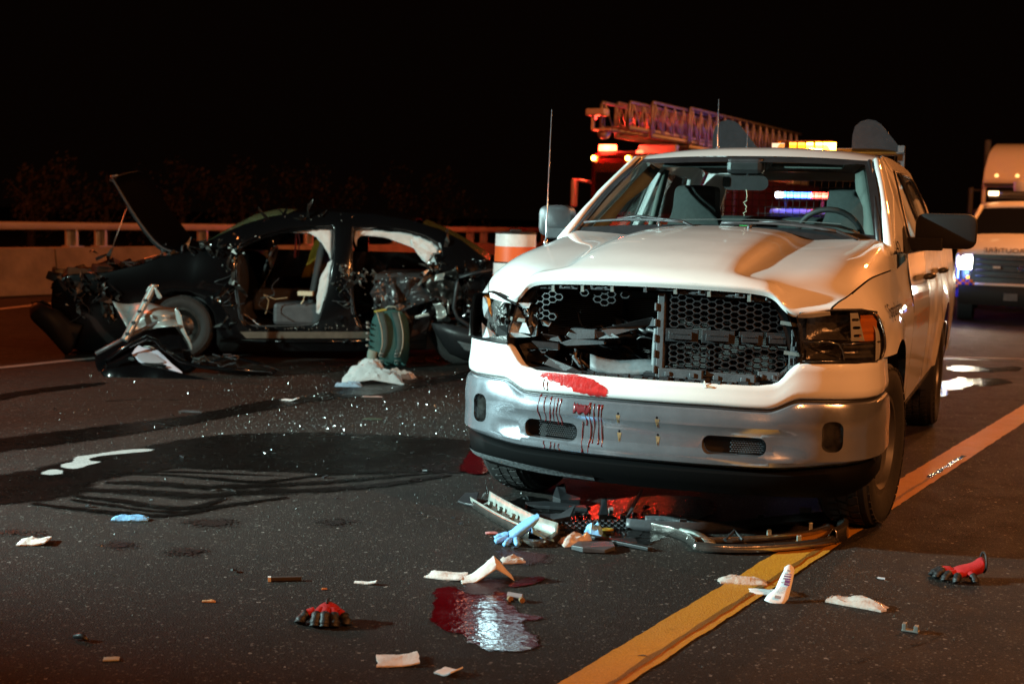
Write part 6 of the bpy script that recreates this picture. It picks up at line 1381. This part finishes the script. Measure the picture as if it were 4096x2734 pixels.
def glass_shard(name, label, cat, pts, Y, mat, th=.003, bend=.02):
    Q = [AT(x, y, Y+bend*((i % 2)-.5)) for i, (x, y) in enumerate(pts)]; c = sum(Q, Vector())/len(Q); c.z = 0; n = len(Q); nn = Vector((.1, 1, .1)).normalized()*th
    V = [q-c for q in Q]; V = [Vector((v.x, v.y, max(.004, v.z))) for v in V]; V += [v+nn for v in V]
    o = mk(name, V, [tuple(range(n)), tuple(range(n, 2*n))[::-1]]+[(i, (i+1) % n, n+(i+1) % n, n+i) for i in range(n)], mat); o.location = c; return tag(o, label, cat)
yA = G(1935, 2012).y
glass_shard('lens_fragment', 'tall pointed clear lens fragment standing on the end of the chrome strip', 'lens fragment', [(1921, 2000), (1930, 1978), (1942, 1967), (1947, 1945), (1951, 1972), (1957, 1985), (1957, 2014), (1938, 2010)], yA, m_shard)
glass_shard('lens_fragment', 'low curved clear lens fragment lying behind the chrome strip', 'lens fragment', [(1985, 2006), (2010, 1985), (2050, 1972), (2090, 1975), (2110, 1985), (2117, 2006), (2100, 1996), (2060, 1988), (2020, 1996)], G(2050, 2008).y, m_shard)
for k, (x, y, lab) in enumerate(((1690, 2066, 'smallest clear ring-like splinter nearest the trickles'), (1722, 2078, 'clear curved splinter second along from the trickles'), (1665, 2056, 'clear splinter just beyond the dark trickles'), (890, 1966, 'clear lens sliver lying across the dark trickles'), (1520, 2010, 'clear sliver on the pale asphalt between trickles and chrome strip'))):
    c = G(x, y); P = [(c.x-.03, c.y, .006), (c.x-.01, c.y+.012, .010), (c.x+.02, c.y+.010, .008), (c.x+.034, c.y-.004, .005)]
    w = .07 if k == 3 else .035
    o = MB().tube([((p[0]-c.x)*w/.035, (p[1]-c.y)*w/.035, p[2]) for p in P], .004, 5).build('lens_splinter', m_shard, None, smooth=0); o.location = c; tag(o, lab, 'splinter')
# black broken plastic heap under the bumper -------------------------
random.seed(52)
names = ['flat black shard lying outermost by the chrome strip', 'black bent arm standing behind the clear lens fragment', 'long black blade lying behind the blue glove', 'reddish wet black plate between the blade and the puddle', 'dark curved scoop-like piece beside the blue glove', 'upright black fin in the red puddle', 'thin black slat leaning out of the red puddle', 'second black slat lying in the red puddle', 'black plastic frame clip under the milky wrapper', 'long thin black rod crossing beside the milky wrapper', 'dark flat blade beside the long thin rod', 'black rounded strip lying behind the grille trim', 'grey chip lying in the red puddle', 'small black lug in front of the bumper shadow']
def bshard(label, pts, h, mat=m_plas, up=None):
    P = gp(pts); c = sum(P, Vector())/len(P); n = len(P); V = [(p.x-c.x, p.y-c.y, .005+(up[i] if up else 0)) for i, p in enumerate(P)]+[(p.x-c.x, p.y-c.y, .005+h+(up[i] if up else .004*math.sin(i*2.3))) for i, p in enumerate(P)]
    o = mk('broken_plastic', V, [tuple(range(n))[::-1], tuple(range(n, 2*n))]+[(i, (i+1) % n, n+(i+1) % n, n+i) for i in range(n)], mat, None, bev=.002); o.location = c; return tag(o, label, 'plastic piece', 'black plastic pieces of the broken grille')
bshard(names[0], [(1830, 2012), (1860, 1995), (1915, 2000), (1900, 2030), (1860, 2022)], .010, m_plas, [0, .02, .03, .0, 0])
bshard(names[1], [(2210, 2010), (2225, 1990), (2255, 1985), (2265, 2005), (2320, 2015), (2320, 2024), (2240, 2022)], .03, m_plas, [0, .03, .04, .01, 0, 0, 0])
bshard(names[2], [(2100, 2022), (2180, 2020), (2340, 2032), (2350, 2050), (2200, 2040), (2110, 2032)], .016)
bshard(names[3], [(2212, 2020), (2290, 2014), (2292, 2030), (2215, 2034)], .012, m_bloodthin, [.015]*4)
bshard(names[4], [(2130, 2085), (2200, 2075), (2270, 2068), (2300, 2058), (2280, 2092), (2200, 2100)], .02, m_plasg, [.02, .0, .0, .03, .01, 0])
bshard(names[5], [(2395, 2085), (2405, 2060), (2425, 2058), (2430, 2084)], .03, m_plas, [0, .05, .06, 0])
bshard(names[6], [(2500, 2084), (2530, 2050), (2562, 2024), (2572, 2028), (2530, 2072)], .010, m_plas, [0, .04, .08, .08, .03])
bshard(names[7], [(2480, 2068), (2500, 2058), (2520, 2060), (2500, 2074)], .010)
bshard(names[8], [(2285, 2200), (2320, 2180), (2400, 2178), (2450, 2186), (2460, 2204), (2420, 2216), (2330, 2212)], .018, m_plasg)
bshard(names[9], [(2365, 2160), (2370, 2154), (2605, 2196), (2608, 2206), (2590, 2206)], .014)
bshard(names[10], [(2430, 2160), (2540, 2164), (2550, 2176), (2480, 2176)], .008)
bshard(names[11], [(2580, 2082), (2700, 2086), (2860, 2108), (2800, 2112), (2680, 2098), (2585, 2092)], .022, m_dust)
bshard(names[12], [(2432, 2042), (2452, 2040), (2455, 2052), (2436, 2054)], .012, m_plated)
bshard(names[13], [(2230, 2002), (2262, 1996), (2270, 2012), (2238, 2016)], .03, m_plas)
hm = MB()
c0 = G(2340, 2108)
for i in range(11):
    for j in range(4):
        a = G(2220+26*i+(13 if j % 2 else 0), 2088+10*j); b = G(2220+26*i+13+(13 if j % 2 else 0), 2094+10*j); c = G(2220+26*i+26+(13 if j % 2 else 0), 2088+10*j)
        hm.tube([a-c0+Vector((0, 0, .012)), b-c0+Vector((0, 0, .012)), c-c0+Vector((0, 0, .012))], .0035, 4); hm.tube([b-c0+Vector((0, 0, .012)), b-c0+Vector((0, -.004, .024))], .0035, 4)
o = hm.build('grille_fragment', m_plas, None); o.location = c0; tag(o, 'black honeycomb fragment of the grille beside the crumpled blue glove', 'grille fragment')
o = MB().tube([(.03*math.cos(a), .014*math.sin(a), .014) for a in [2*math.pi*i/14 for i in range(14)]], .006, 6, closed=True).build('yellow_ring', pm('yellow_black_ring', (.30, .22, .02), .5, var=.7, vscale=30), None, smooth=0); o.location = G(2425, 2128); tag(o, 'yellow and black ring lying beside the honeycomb fragment', 'ring')
random.seed(91)
mb = MB()
for i in range(150):
    x, y = random.gauss(2300, 190), random.gauss(2075, 42)
    if i % 3 == 0: x, y = random.gauss(1500, 600), random.gauss(1700, 220)
    c = G(x, min(2690, max(1470, y))); l = random.uniform(.006, .032); mb.box((c.x, c.y, .006+l*.12), (l, l*random.uniform(.2, .6), l*.25), (random.uniform(-.3, .3), random.uniform(-.3, .3), random.random()*6))
tag(mb.build('plastic_crumbs', m_plas), 'small black crumbs of broken plastic strewn before the bumper', 'debris', kind='stuff')

# ================================================================== BACKGROUND
# traffic drum ------------------------------------------------------
BY = 11.6; bx = AT(2062, 1000, BY).x
m_orange = pm('orange_drum', (.95, .15, .03), .45, var=.06, vscale=8); m_refw = pm('reflective_white', (.88, .88, .88), .35, var=.12, vscale=16, bump=.15, bscale=70)
drum = thing('traffic_drum', 'orange and white striped traffic drum standing behind the pickup fender', 'traffic drum', (bx, BY, 0))
zz = lambda py: AT(2062, py, BY).z
def ringp(name, y0, y1, r0, r1, mat): MB().lathe([(r0, zz(y0)), (r1, zz(y1))], (0, 0, 0), 'Z', 32, caps=False).build(name, mat, drum, smooth=0)
ringp('white_band', 985, 932, .181, .178, m_refw); ringp('orange_band', 1046, 985, .185, .181, m_orange)
MB().lathe([(.186, zz(1052)), (.192, zz(1049)), (.186, zz(1046))], (0, 0, 0), 'Z', 32, caps=False).build('drum_rib', m_plas, drum, smooth=0)
ringp('white_band', 1098, 1052, .195, .192, m_refw); ringp('orange_band', 1160, 1098, .200, .195, m_orange)
MB().lathe([(.200, zz(1166)), (.207, zz(1163)), (.200, zz(1160))], (0, 0, 0), 'Z', 32, caps=False).build('drum_rib', m_plas, drum, smooth=0)
ringp('white_band', 1215, 1166, .21, .207, m_refw); ringp('orange_band', 1300, 1215, .215, .21, m_orange)
MB().lathe([(.0, zz(926)), (.15, zz(927)), (.182, zz(930)), (.182, zz(935)), (.176, zz(936))], (0, 0, 0), 'Z', 32, caps=False).build('drum_top', m_plas, drum, smooth=0)
MB().tube([(-.05, 0, zz(927)), (-.04, 0, zz(922)), (.04, 0, zz(922)), (.05, 0, zz(927))], .012, 8).build('drum_handle', m_plas, drum, smooth=0)
MB().lathe([(.215, zz(1300)), (.215, .10), (.34, .07), (.34, 0)], (0, 0, 0), 'Z', 28, caps=False).build('drum_base', m_plas, drum, smooth=40)

# generic boxy vehicle pieces ---------------------------------------
def vbox(par, name, mat, c, d, bev=.03): return MB().box(c, d).build(name, mat, par, bev=bev)
m_fred = pm('fire_engine_red', (.045, .002, .002), .25, coat=.6); m_grey = pm('aluminium_grey', (.45, .45, .46), .4, metal=.6, var=.15, vscale=3)
m_bgl = pm('dark_vehicle_glass', (.008, .009, .010), .05, coat=.5)
# ladder fire engine ------------------------------------------------
FR = .49
fe = thing('fire_engine', 'red ladder fire engine with flashing beacons parked behind the pickup', 'fire engine', (2.72, 28.5, 0), -FR)
vbox(fe, 'cab', m_fred, (0, 1.25, 1.75), (2.5, 2.5, 2.1), .12)
vbox(fe, 'cab_roof', m_fred, (0, 1.25, 2.83), (2.4, 2.4, .12), .05)
vbox(fe, 'windscreen', m_bgl, (0, -.015, 2.05), (2.2, .05, .9), .03); vbox(fe, 'grille', m_grey, (0, -.02, 1.15), (1.4, .06, .55), .02); vbox(fe, 'bumper', m_grey, (0, -.25, .62), (2.5, .5, .35), .05)
for x in (-1.0, 1.0):
    vbox(fe, 'headlamp', m_refl, (x, -.03, 1.15), (.38, .08, .24), .02)
    MB().tube([(x*1.22, .2, 2.25), (x*1.5, .05, 2.3), (x*1.62, .0, 2.28)], .03, 8).build('mirror_arm', m_grey, fe, smooth=0)
    vbox(fe, 'mirror', m_grey, (x*1.62, .02, 2.02), (.10, .22, .62), .04)
    vbox(fe, 'side_window', m_bgl, (x*1.255, 1.1, 2.1), (.03, 1.2, .75), .02)
    for y in (1.0, 6.8, 8.1): wheel(fe, 'road_wheel', (x*1.0, y, .53), 1 if x > 0 else -1, .53, .34, 0, .30, None, None, False, 8)
vbox(fe, 'body', m_fred, (0, 6.2, 1.65), (2.5, 7.2, 1.7), .06); vbox(fe, 'chassis', m_dark, (0, 5.0, .7), (1.6, 9.8, .3), .02)
for y in (3.6, 5.0, 6.4, 7.8, 9.2): vbox(fe, 'locker_door', m_grey, (-1.262, y, 1.75), (.02, 1.2, 1.2), .01)
m_rl, m_al = glow('red_beacon', (1., .05, .015), 45), glow('warm_marker', (1., .45, .05), 45)
vbox(fe, 'light_bar_base', m_plas, (-.75, .45, 2.93), (.9, .3, .06), .02)
MB().prism(rrect(.40, .22, .08), lambda a, b: (-1.02+a, .42+b, 2.96), lambda a, b: (-1.02+a*.95, .42+b*.95, 3.09)).build('beacon', m_rl, fe, smooth=30)
for x in (-1.16, -.35): MB().lathe([(.05, 0), (.05, .03), (.02, .05)], (x, -.02, 2.78), 'Y', 12).build('marker_lamp', m_al, fe)
MB().lathe([(.03, 0), (.03, .03), (.01, .05)], (-1.0, -.35, 3.62), 'Y', 10).build('marker_lamp', glow('small_red', (1., .03, .02), 12), fe)
for x in (-.9, .9): MB().lathe([(.07, 0), (.07, -.03), (.03, -.05)], (x, -.51, .66), 'Y', 12).build('bumper_flasher', m_rl, fe)
MB().lathe([(.08, 0), (.08, .05), (.03, .08)], (-.2, .3, 2.90), 'Z', 12).build('beacon', glow('red_beacon_small', (1., .05, .02), 14), fe)
def child_lamp(par, name, loc, p, col, rad=.08): o = lamp(name, (0, 0, 0), p, col, rad); o.parent = par; o.location = loc; return o
child_lamp(fe, 'beacon_and_fill_light', (-1.10, .05, 3.10), 330, (1., .04, .02), .12)
child_lamp(fe, 'flasher_light', (-.9, -.7, .60), 120, (1., .03, .02), .05)
child_lamp(fe, 'beacon_and_fill_light', (1.2, 3.0, 3.4), 8, (.65, .30, 1.), .2)  # added purple lamp without a fixture, tints the ladder like police lights
# ladder of three nested sections
lad = fe; m_lad = pm('ladder_aluminium', (.30, .27, .26), .45, metal=.5, var=.15, vscale=4)
def section(w, z0, h, y0, y1, name):
    m = MB(); n = int((y1-y0)/.55)
    for x in (-w/2, w/2):
        m.box((x, (y0+y1)/2, z0), (.07, y1-y0, .09)); m.tube([(x, y0, z0), (x, y0, z0+h-.05), (x, y0+.06, z0+h), (x, y1, z0+h)], .032, 8)
        for k in range(n):
            a = y0+.15+k*.55; m.tube([(x, a, z0), (x, a+.02, z0+h)], .020, 6); m.tube([(x, a+.5, z0), (x, a+.03, z0+h)], .017, 6)
    for k in range(int((y1-y0)/.35)): m.tube([(-w/2, y0+.1+.35*k, z0+.02), (w/2, y0+.1+.35*k, z0+.02)], .017, 6)
    return m.build(name, m_lad, lad, smooth=0)
section(.62, 3.32, .52, -1.55, 9.5, 'ladder_fly'); section(.80, 3.22, .70, -.55, 10, 'ladder_middle'); section(1.0, 3.10, .86, 1.4, 10.3, 'ladder_base')
vbox(fe, 'ladder_sign', pm('red_sign_panel', (.34, .04, .06), .5), (-.52, 5.6, 3.62), (.03, 5.2, .55), .01); vbox(fe, 'turntable', m_grey, (0, 9.6, 2.8), (1.6, 1.4, .8), .08)
vbox(fe, 'ladder_cradle', m_grey, (0, .9, 3.0), (.9, .2, .25), .03)
for k, y in enumerate((-1.5, 2.2, 3.0, 4.2)): MB().lathe([(.0, -.12), (.11, -.1), (.13, 0), (.11, .1), (0, .12)], (-.48+.1*k, y+.5, 3.25), 'Y', 12).build('spot_lamp', m_grey, fe, smooth=0)
vbox(fe, 'ladder_tip_box', pm('pale_tip_box', (.6, .5, .48), .5), (-.30, -1.75, 3.62), (.42, .3, .14), .03); vbox(fe, 'ladder_tip_frame', m_grey, (-.42, -1.7, 3.42), (.06, .06, .30), .01); vbox(fe, 'ladder_tip_frame', m_grey, (-.22, -1.7, 3.28), (.42, .06, .05), .01)

# highway patrol pickup ---------------------------------------------
PR = .36
pt = thing('patrol_pickup', 'white patrol pickup with lit headlamp and orange blue checkers', 'pickup truck', (7.72, 19.75, 0), -PR)
m_pw = pm('patrol_white', (.62, .62, .60), .5, coat=.15); m_pb = pm('patrol_blue', (.02, .02, .22), .3, coat=.6); m_po = pm('patrol_orange', (.75, .16, .02), .35, coat=.4)
def prow(v, P): return [(u, v+.16*u*u*max(0, 1-v/1.2), z) for u, z in sym(P)]
MB().grid(sgrid([prow(.02, [(0, 1.07), (.5, 1.07), (.85, 1.05), (.97, .98)]), prow(.07, [(0, 1.15), (.5, 1.15), (.85, 1.12), (.98, 1.03)]), prow(.3, [(0, 1.235), (.5, 1.225), (.85, 1.19), (1.0, 1.06)]), prow(.8, [(0, 1.335), (.5, 1.315), (.86, 1.27), (1.0, 1.10)]), prow(1.35, [(0, 1.39), (.5, 1.38), (.86, 1.34), (1.0, 1.16)])], 4, 4)).build('hood', m_pw, pt, smooth=0)
MB().grid([[(u, .01+.16*u*u, z) for z in (.62, .75, .9, 1.07)] for u in [-.78+.156*i for i in range(11)]]).build('grille', m_plas, pt, smooth=0)
for z in (.74, .83, .92, 1.0): MB().tube([(u, -.015+.16*u*u, z) for u in [-.72+.18*i for i in range(9)]], .018, 6).build('grille_bar', m_plasg, pt, smooth=0)
bdg = MB().lathe([(.0, -.02), (.115, -.015), (.12, .0)], (0, -.05, .875), 'Y', 24).build('badge', pm('badge_blue', (.02, .03, .10), .2, coat=.8), pt, smooth=0)
bdg.scale = (1, 1, .42); bdg.location = (0, 0, .875*(1-.42))
MB().tube([(.125*math.cos(a), -.066, .875+.052*math.sin(a)) for a in [2*math.pi*i/24 for i in range(24)]], .006, 6, closed=True).build('badge_rim', m_chrome, pt, smooth=0)
text('badge_lettering', 'Ford', m_chrome, pt, .075, Matrix(((1, 0, 0, -.075), (0, 0, -1, -.078), (0, 1, 0, .855), (0, 0, 0, 1))), .001)
MB().box((-.42, -.04, .88), (.11, .02, .035)).build('grille_flasher', pm('pale_flasher', (.55, .5, .45), .3), pt)
for sg in (-1, 1):
    def hm_(a, b): return (sg*a, .02+.16*a*a+max(0, a-.9)*1.2, b)
    plate('headlamp', rrect(.20, .20, .03, 4, .89, 1.0-.06), [], hm_, glow('patrol_headlamp', (1., .92, .74), 70), pt, solid=.03)
    plate('lower_lamp', rrect(.19, .16, .03, 4, .885, .755), [], hm_, m_smoke, pt, solid=.03)
    plate('lamp_surround', rrect(.27, .44, .04, 4, .885, .855), [], lambda a, b: (sg*a, .06+.16*a*a+max(0, a-.9)*1.2, b), m_pb, pt, solid=.02)
    MB().box((sg*.975, .17, .76), (.02, .04, .14)).build('corner_flasher', glow('blue_marker', (.15, .3, 1.), 9), pt); MB().box((sg*.83, .115, .71), (.04, .02, .04)).build('lamp_bulb', glow('dim_amber', (1., .35, .05), 6), pt)
    for r_ in range(3):     # checkers
        for c_ in range(7):
            a = 1.0-.055*c_; w = .0 if (c_ > 4 and r_ == 0) else 1
            if (r_+c_) % 2 == 0 and not (c_ >= 5 and r_ != 1): MB().box((sg*a, -.005+.16*a*a+max(0, a-.9)*1.2, .655-.042*r_), (.054, .02, .040)).build('checker', m_po, pt)
    plate('bumper_corner', [(.60, .36), (1.02, .40), (1.03, .66), (.60, .66)], [], hm_, m_pb, pt, solid=.05)
    MB().grid([[(sg*u, v, z) for u, z in ((1.02, .5), (1.03, .75), (1.02, 1.0), (.99, 1.16), (.96, 1.3))] for v in (.3, 1.0, 1.4, 2.6, 4.0, 5.8)]).build('body_panel', m_pw, pt, smooth=0)
    plate('side_frame', [(1.35, 1.30), (2.1, 1.86), (3.8, 1.88), (4.1, 1.3)], [[(1.75, 1.34), (2.2, 1.74), (3.7, 1.76), (3.8, 1.34)]], lambda a, b: (sg*(.97-(b-1.3)*.4), a, b), m_pw, pt, solid=.06)
    MB().tube([(sg*.90, 1.36, 1.37), (sg*.82, 1.72, 1.60), (sg*.73, 2.10, 1.82)], .035, 8).build('windscreen_pillar', m_pw, pt, smooth=0)
    plate('side_window', [(1.75, 1.34), (2.2, 1.74), (3.7, 1.76), (3.8, 1.34)], [], lambda a, b: (sg*(.955-(b-1.3)*.4), a, b), m_bgl, pt)
    vbox(pt, 'door_mirror', m_plas, (sg*1.17, 1.72, 1.40), (.26, .12, .22), .04)
    for y in (.95, 4.5): wheel(pt, 'road_wheel', (sg*.86, y, .42), sg, .42, .27, 0, .25, None, None, False, 6)
MB().tube([(u, -.035+.16*u*u, .615) for u in [-.72+.18*i for i in range(9)]], .022, 8).build('bumper_trim', pm('pale_trim', (.6, .5, .42), .3), pt, smooth=0)
MB().grid([[(u, -.08+.16*u*u-.04*math.sin(q*3), .30+.30*q) for q in (0, .15, .5, .85, 1)] for u in [-.95+.19*i for i in range(11)]]).build('bumper', m_mir, pt, smooth=0)
MB().box((-.2, -.13, .44), (.2, .02, .11)).build('plate_holder', m_plasg, pt)
def pws(q, t): u = q*(.86-.17*t); return (u, 1.34+.76*t+.1*u*u, 1.37+.46*t+.03*math.sin(math.pi*t))
MB().grid([[pws(-1+2*i/10, j/6) for i in range(11)] for j in range(7)]).build('windscreen', m_bgl, pt, smooth=0)
MB().grid(sgrid([[(u, v, z-.08*u*u) for u in (-.72, -.4, 0, .4, .72)] for v, z in ((2.08, 1.84), (2.4, 1.92), (3.2, 1.94), (4.1, 1.88))], 3, 3)).build('roof', m_pw, pt, smooth=0, solid=.03)
vbox(pt, 'light_bar_base', m_plas, (0, 2.9, 2.0), (1.3, .3, .05), .02); vbox(pt, 'light_bar', m_smoke, (.1, 2.9, 2.06), (1.1, .28, .09), .03)
MB().box((-.56, 2.74, 2.06), (.16, .02, .07)).build('light_bar_module', glow('warm_takedown', (1., .62, .28), 9), pt)
MB().lathe([(.14, 2.10), (.15, 2.18), (.15, 2.26), (.12, 2.30)], (-.10, 3.0, 0), 'Z', 20).build('roof_camera', pm('pale_plastic', (.6, .56, .5), .5), pt, smooth=30)
vbox(pt, 'floor', m_dark, (0, 3.0, .5), (1.8, 5.4, .12), .02); vbox(pt, 'cabin_back', m_dark, (0, 3.9, 1.2), (1.8, .1, 1.2), .02); vbox(pt, 'underbody', m_dark, (0, .7, .75), (1.6, 1.0, .5), .02)
text('hood_lettering', 'SURVEILLANCE ROUTIÈRE', m_blk, pt, .118, Matrix(((-1, 0, 0, .86), (0, .62, -.78, -.012), (0, .78, .62, 1.105), (0, 0, 0, 1))), .002, 1.08)
def child_spot(par, name, loc, p, col, size=110):
    o = spot(name, (0, 0, 0), (0, 0, -1), p, col, size, .6, .08); o.parent = par; o.location = loc; o.rotation_euler = (R(-88), 0, 0); return o
child_spot(pt, 'headlamp_light', (-.89, -.25, .95), 60, (1., .80, .52))
child_spot(pt, 'headlamp_light', (.89, -.25, .95), 40, (1., .80, .52))
child_lamp(pt, 'corner_flasher_light', (-1.1, .05, .78), 12, (.15, .3, 1.), .05)

# police SUV with the blue and red bar, seen through the pickup's cab ----------
sv = thing('police_car', 'police vehicle with blue and red light bar seen through the cab glass', 'police car', (5.72, 27.0, 0), -.30)
m_pk = pm('police_white', (.55, .53, .55), .3, coat=.5)
MB().grid(sgrid([prow(.0, [(0, .55), (.5, .55), (.8, .55), (.92, .55)]), prow(.02, [(0, .9), (.5, .9), (.8, .88), (.93, .82)]), prow(.3, [(0, 1.05), (.5, 1.04), (.8, 1.0), (.95, .9)]), prow(1.2, [(0, 1.14), (.5, 1.13), (.8, 1.10), (.96, .98)])], 3, 3)).build('hood', m_pk, sv, smooth=0)
MB().grid([[(q*(.82-.14*t), 1.2+.75*t, 1.12+.55*t) for q in (-1, 0, 1)] for t in (0, .5, 1)]).build('windscreen', m_bgl, sv, smooth=0)
vbox(sv, 'roof', m_pk, (0, 2.9, 1.72), (1.4, 2.2, .10), .04); vbox(sv, 'lower_body', m_pk, (0, 2.6, .78), (1.9, 4.4, .66), .08); vbox(sv, 'cabin', m_bgl, (0, 3.0, 1.38), (1.62, 2.6, .56), .12); vbox(sv, 'grille', m_plas, (0, .35, .7), (1.3, .5, .3), .03)
for sg in (-1, 1):
    vbox(sv, 'headlamp', m_refl, (sg*.72, .10, .80), (.3, .1, .14), .03)
    for y in (.95, 3.8): wheel(sv, 'road_wheel', (sg*.82, y, .36), sg, .36, .24, 0, .22, None, None, False, 5)
vbox(sv, 'light_bar_base', m_plas, (0, 2.4, 2.02), (1.25, .32, .05), .02)
for sg in (-.4, .4): MB().box((sg, 2.4, 1.89), (.05, .2, .24)).build('bar_foot', m_plas, sv)
for k in range(8):
    x = -.55+.157*k; colr = (('white_strobe', (.75, .85, 1.), 45), ('blue_strobe', (.03, .12, 1.), 60), ('red_strobe', (1., .05, .03), 40))
    c_ = colr[0] if k in (0,) else colr[1] if k < 5 else colr[2]
    MB().box((x, 2.23, 2.09), (.14, .03, .10)).build('strobe', glow(*c_), sv)
child_lamp(sv, 'strobe_light', (-.25, .9, 2.0), 80, (.05, .13, 1.), .10); child_lamp(sv, 'strobe_light', (.5, 1.95, 2.12), 40, (1., .06, .03), .10)

# articulated lorry cab ---------------------------------------------
se = thing('lorry_cab', 'pale lorry cab with tall roof fairing parked behind the patrol pickup', 'lorry', (13.75, 35.5, 0), -.42)
m_lw = pm('lorry_white', (.66, .64, .60), .35, coat=.4)
MB().grid(sgrid([[(u*w, v, z) for u in (-1, -.85, -.4, 0, .4, .85, 1)] for v, z, w in ((.25, 2.70, 1.15), (.35, 3.1, 1.12), (.7, 3.55, 1.05), (1.3, 3.80, .95), (2.2, 3.86, .9))], 3, 3)).build('roof_fairing', m_lw, se, smooth=0, solid=.05)
for sg in (-1, 1): MB().grid([[(sg*w, v, 2.70), (sg*w, v, z)] for v, z, w in ((.25, 2.70, 1.15), (.35, 3.1, 1.12), (.7, 3.55, 1.05), (1.3, 3.80, .95), (2.2, 3.86, .9))]).build('fairing_side', m_lw, se, smooth=0)
vbox(se, 'cab', m_lw, (0, 1.35, 1.85), (2.35, 2.2, 1.8), .10); vbox(se, 'windscreen', m_bgl, (0, .235, 2.25), (2.1, .05, .68), .03); vbox(se, 'sun_visor', m_plas, (0, .15, 2.66), (2.2, .2, .06), .02)
vbox(se, 'nose', m_lw, (0, -.5, 1.35), (1.9, 1.6, 1.0), .15); vbox(se, 'grille', m_chrome, (0, -1.32, 1.3), (1.1, .05, .9), .03); vbox(se, 'bumper', m_chrome, (0, -1.3, .55), (2.4, .25, .35), .05)
for x in (-.8, -.27, .27, .8): MB().lathe([(.05, 0), (.05, .02), (.02, .05)], (x, .28, 2.88+.02), 'Y', 10).build('cab_marker', glow('dim_marker', (1., .5, .15), 3), se)
for sg in (-1, 1):
    vbox(se, 'mirror', m_plas, (sg*1.45, .4, 2.2), (.14, .12, .75), .04); MB().tube([(sg*1.15, .5, 2.5), (sg*1.42, .42, 2.5)], .025, 6).build('mirror_arm', m_plas, se)
    vbox(se, 'headlamp', m_refl, (sg*.85, -1.28, 1.05), (.35, .1, .22), .03); MB().tube([(sg*1.25, 2.6, 1.0), (sg*1.25, 2.6, 4.0)], .09, 12).build('exhaust_stack', m_chrome, se, smooth=0)
    for y in (-.4, 3.6, 4.9): wheel(se, 'road_wheel', (sg*1.0, y, .52), sg, .52, .3, 0, .29, None, None, False, 8)
vbox(se, 'frame', m_dark, (0, 2.5, .85), (1.0, 7.0, .25), .02); vbox(se, 'trailer', m_lw, (0, 8.5, 2.5), (2.5, 8, 2.8), .05)
lamp('added_lorry_lamp', (12.5, 26.0, 9.0), 2600, (1.0, .30, .07), .3)  # unseen lamp added to brighten the lorry cab

# trees beyond the barrier, barely lit ------------------------------
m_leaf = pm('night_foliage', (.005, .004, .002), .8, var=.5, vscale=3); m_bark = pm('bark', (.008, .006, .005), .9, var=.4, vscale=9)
tl = ['leftmost dim tree standing beyond the barrier', 'low dim shrub-like tree beyond the barrier, second from the edge', 'dim tree beyond the barrier above the open hood', 'broad dim tree beyond the barrier over the sedan windscreen', 'dim tree beyond the barrier over the sedan roof', 'last dim tree beyond the barrier next to the traffic drum']
for k, (px, Y, h) in enumerate(((120, 33, 2.8), (420, 34, 2.4), (720, 36, 2.7), (960, 38, 3.0), (1330, 40, 2.6), (1750, 44, 2.8))):
    c = AT(px, 1000, Y); random.seed(200+k); t = thing('roadside_tree', tl[k], 'tree', (c.x, Y, 0), 0, 'trees beyond the barrier')
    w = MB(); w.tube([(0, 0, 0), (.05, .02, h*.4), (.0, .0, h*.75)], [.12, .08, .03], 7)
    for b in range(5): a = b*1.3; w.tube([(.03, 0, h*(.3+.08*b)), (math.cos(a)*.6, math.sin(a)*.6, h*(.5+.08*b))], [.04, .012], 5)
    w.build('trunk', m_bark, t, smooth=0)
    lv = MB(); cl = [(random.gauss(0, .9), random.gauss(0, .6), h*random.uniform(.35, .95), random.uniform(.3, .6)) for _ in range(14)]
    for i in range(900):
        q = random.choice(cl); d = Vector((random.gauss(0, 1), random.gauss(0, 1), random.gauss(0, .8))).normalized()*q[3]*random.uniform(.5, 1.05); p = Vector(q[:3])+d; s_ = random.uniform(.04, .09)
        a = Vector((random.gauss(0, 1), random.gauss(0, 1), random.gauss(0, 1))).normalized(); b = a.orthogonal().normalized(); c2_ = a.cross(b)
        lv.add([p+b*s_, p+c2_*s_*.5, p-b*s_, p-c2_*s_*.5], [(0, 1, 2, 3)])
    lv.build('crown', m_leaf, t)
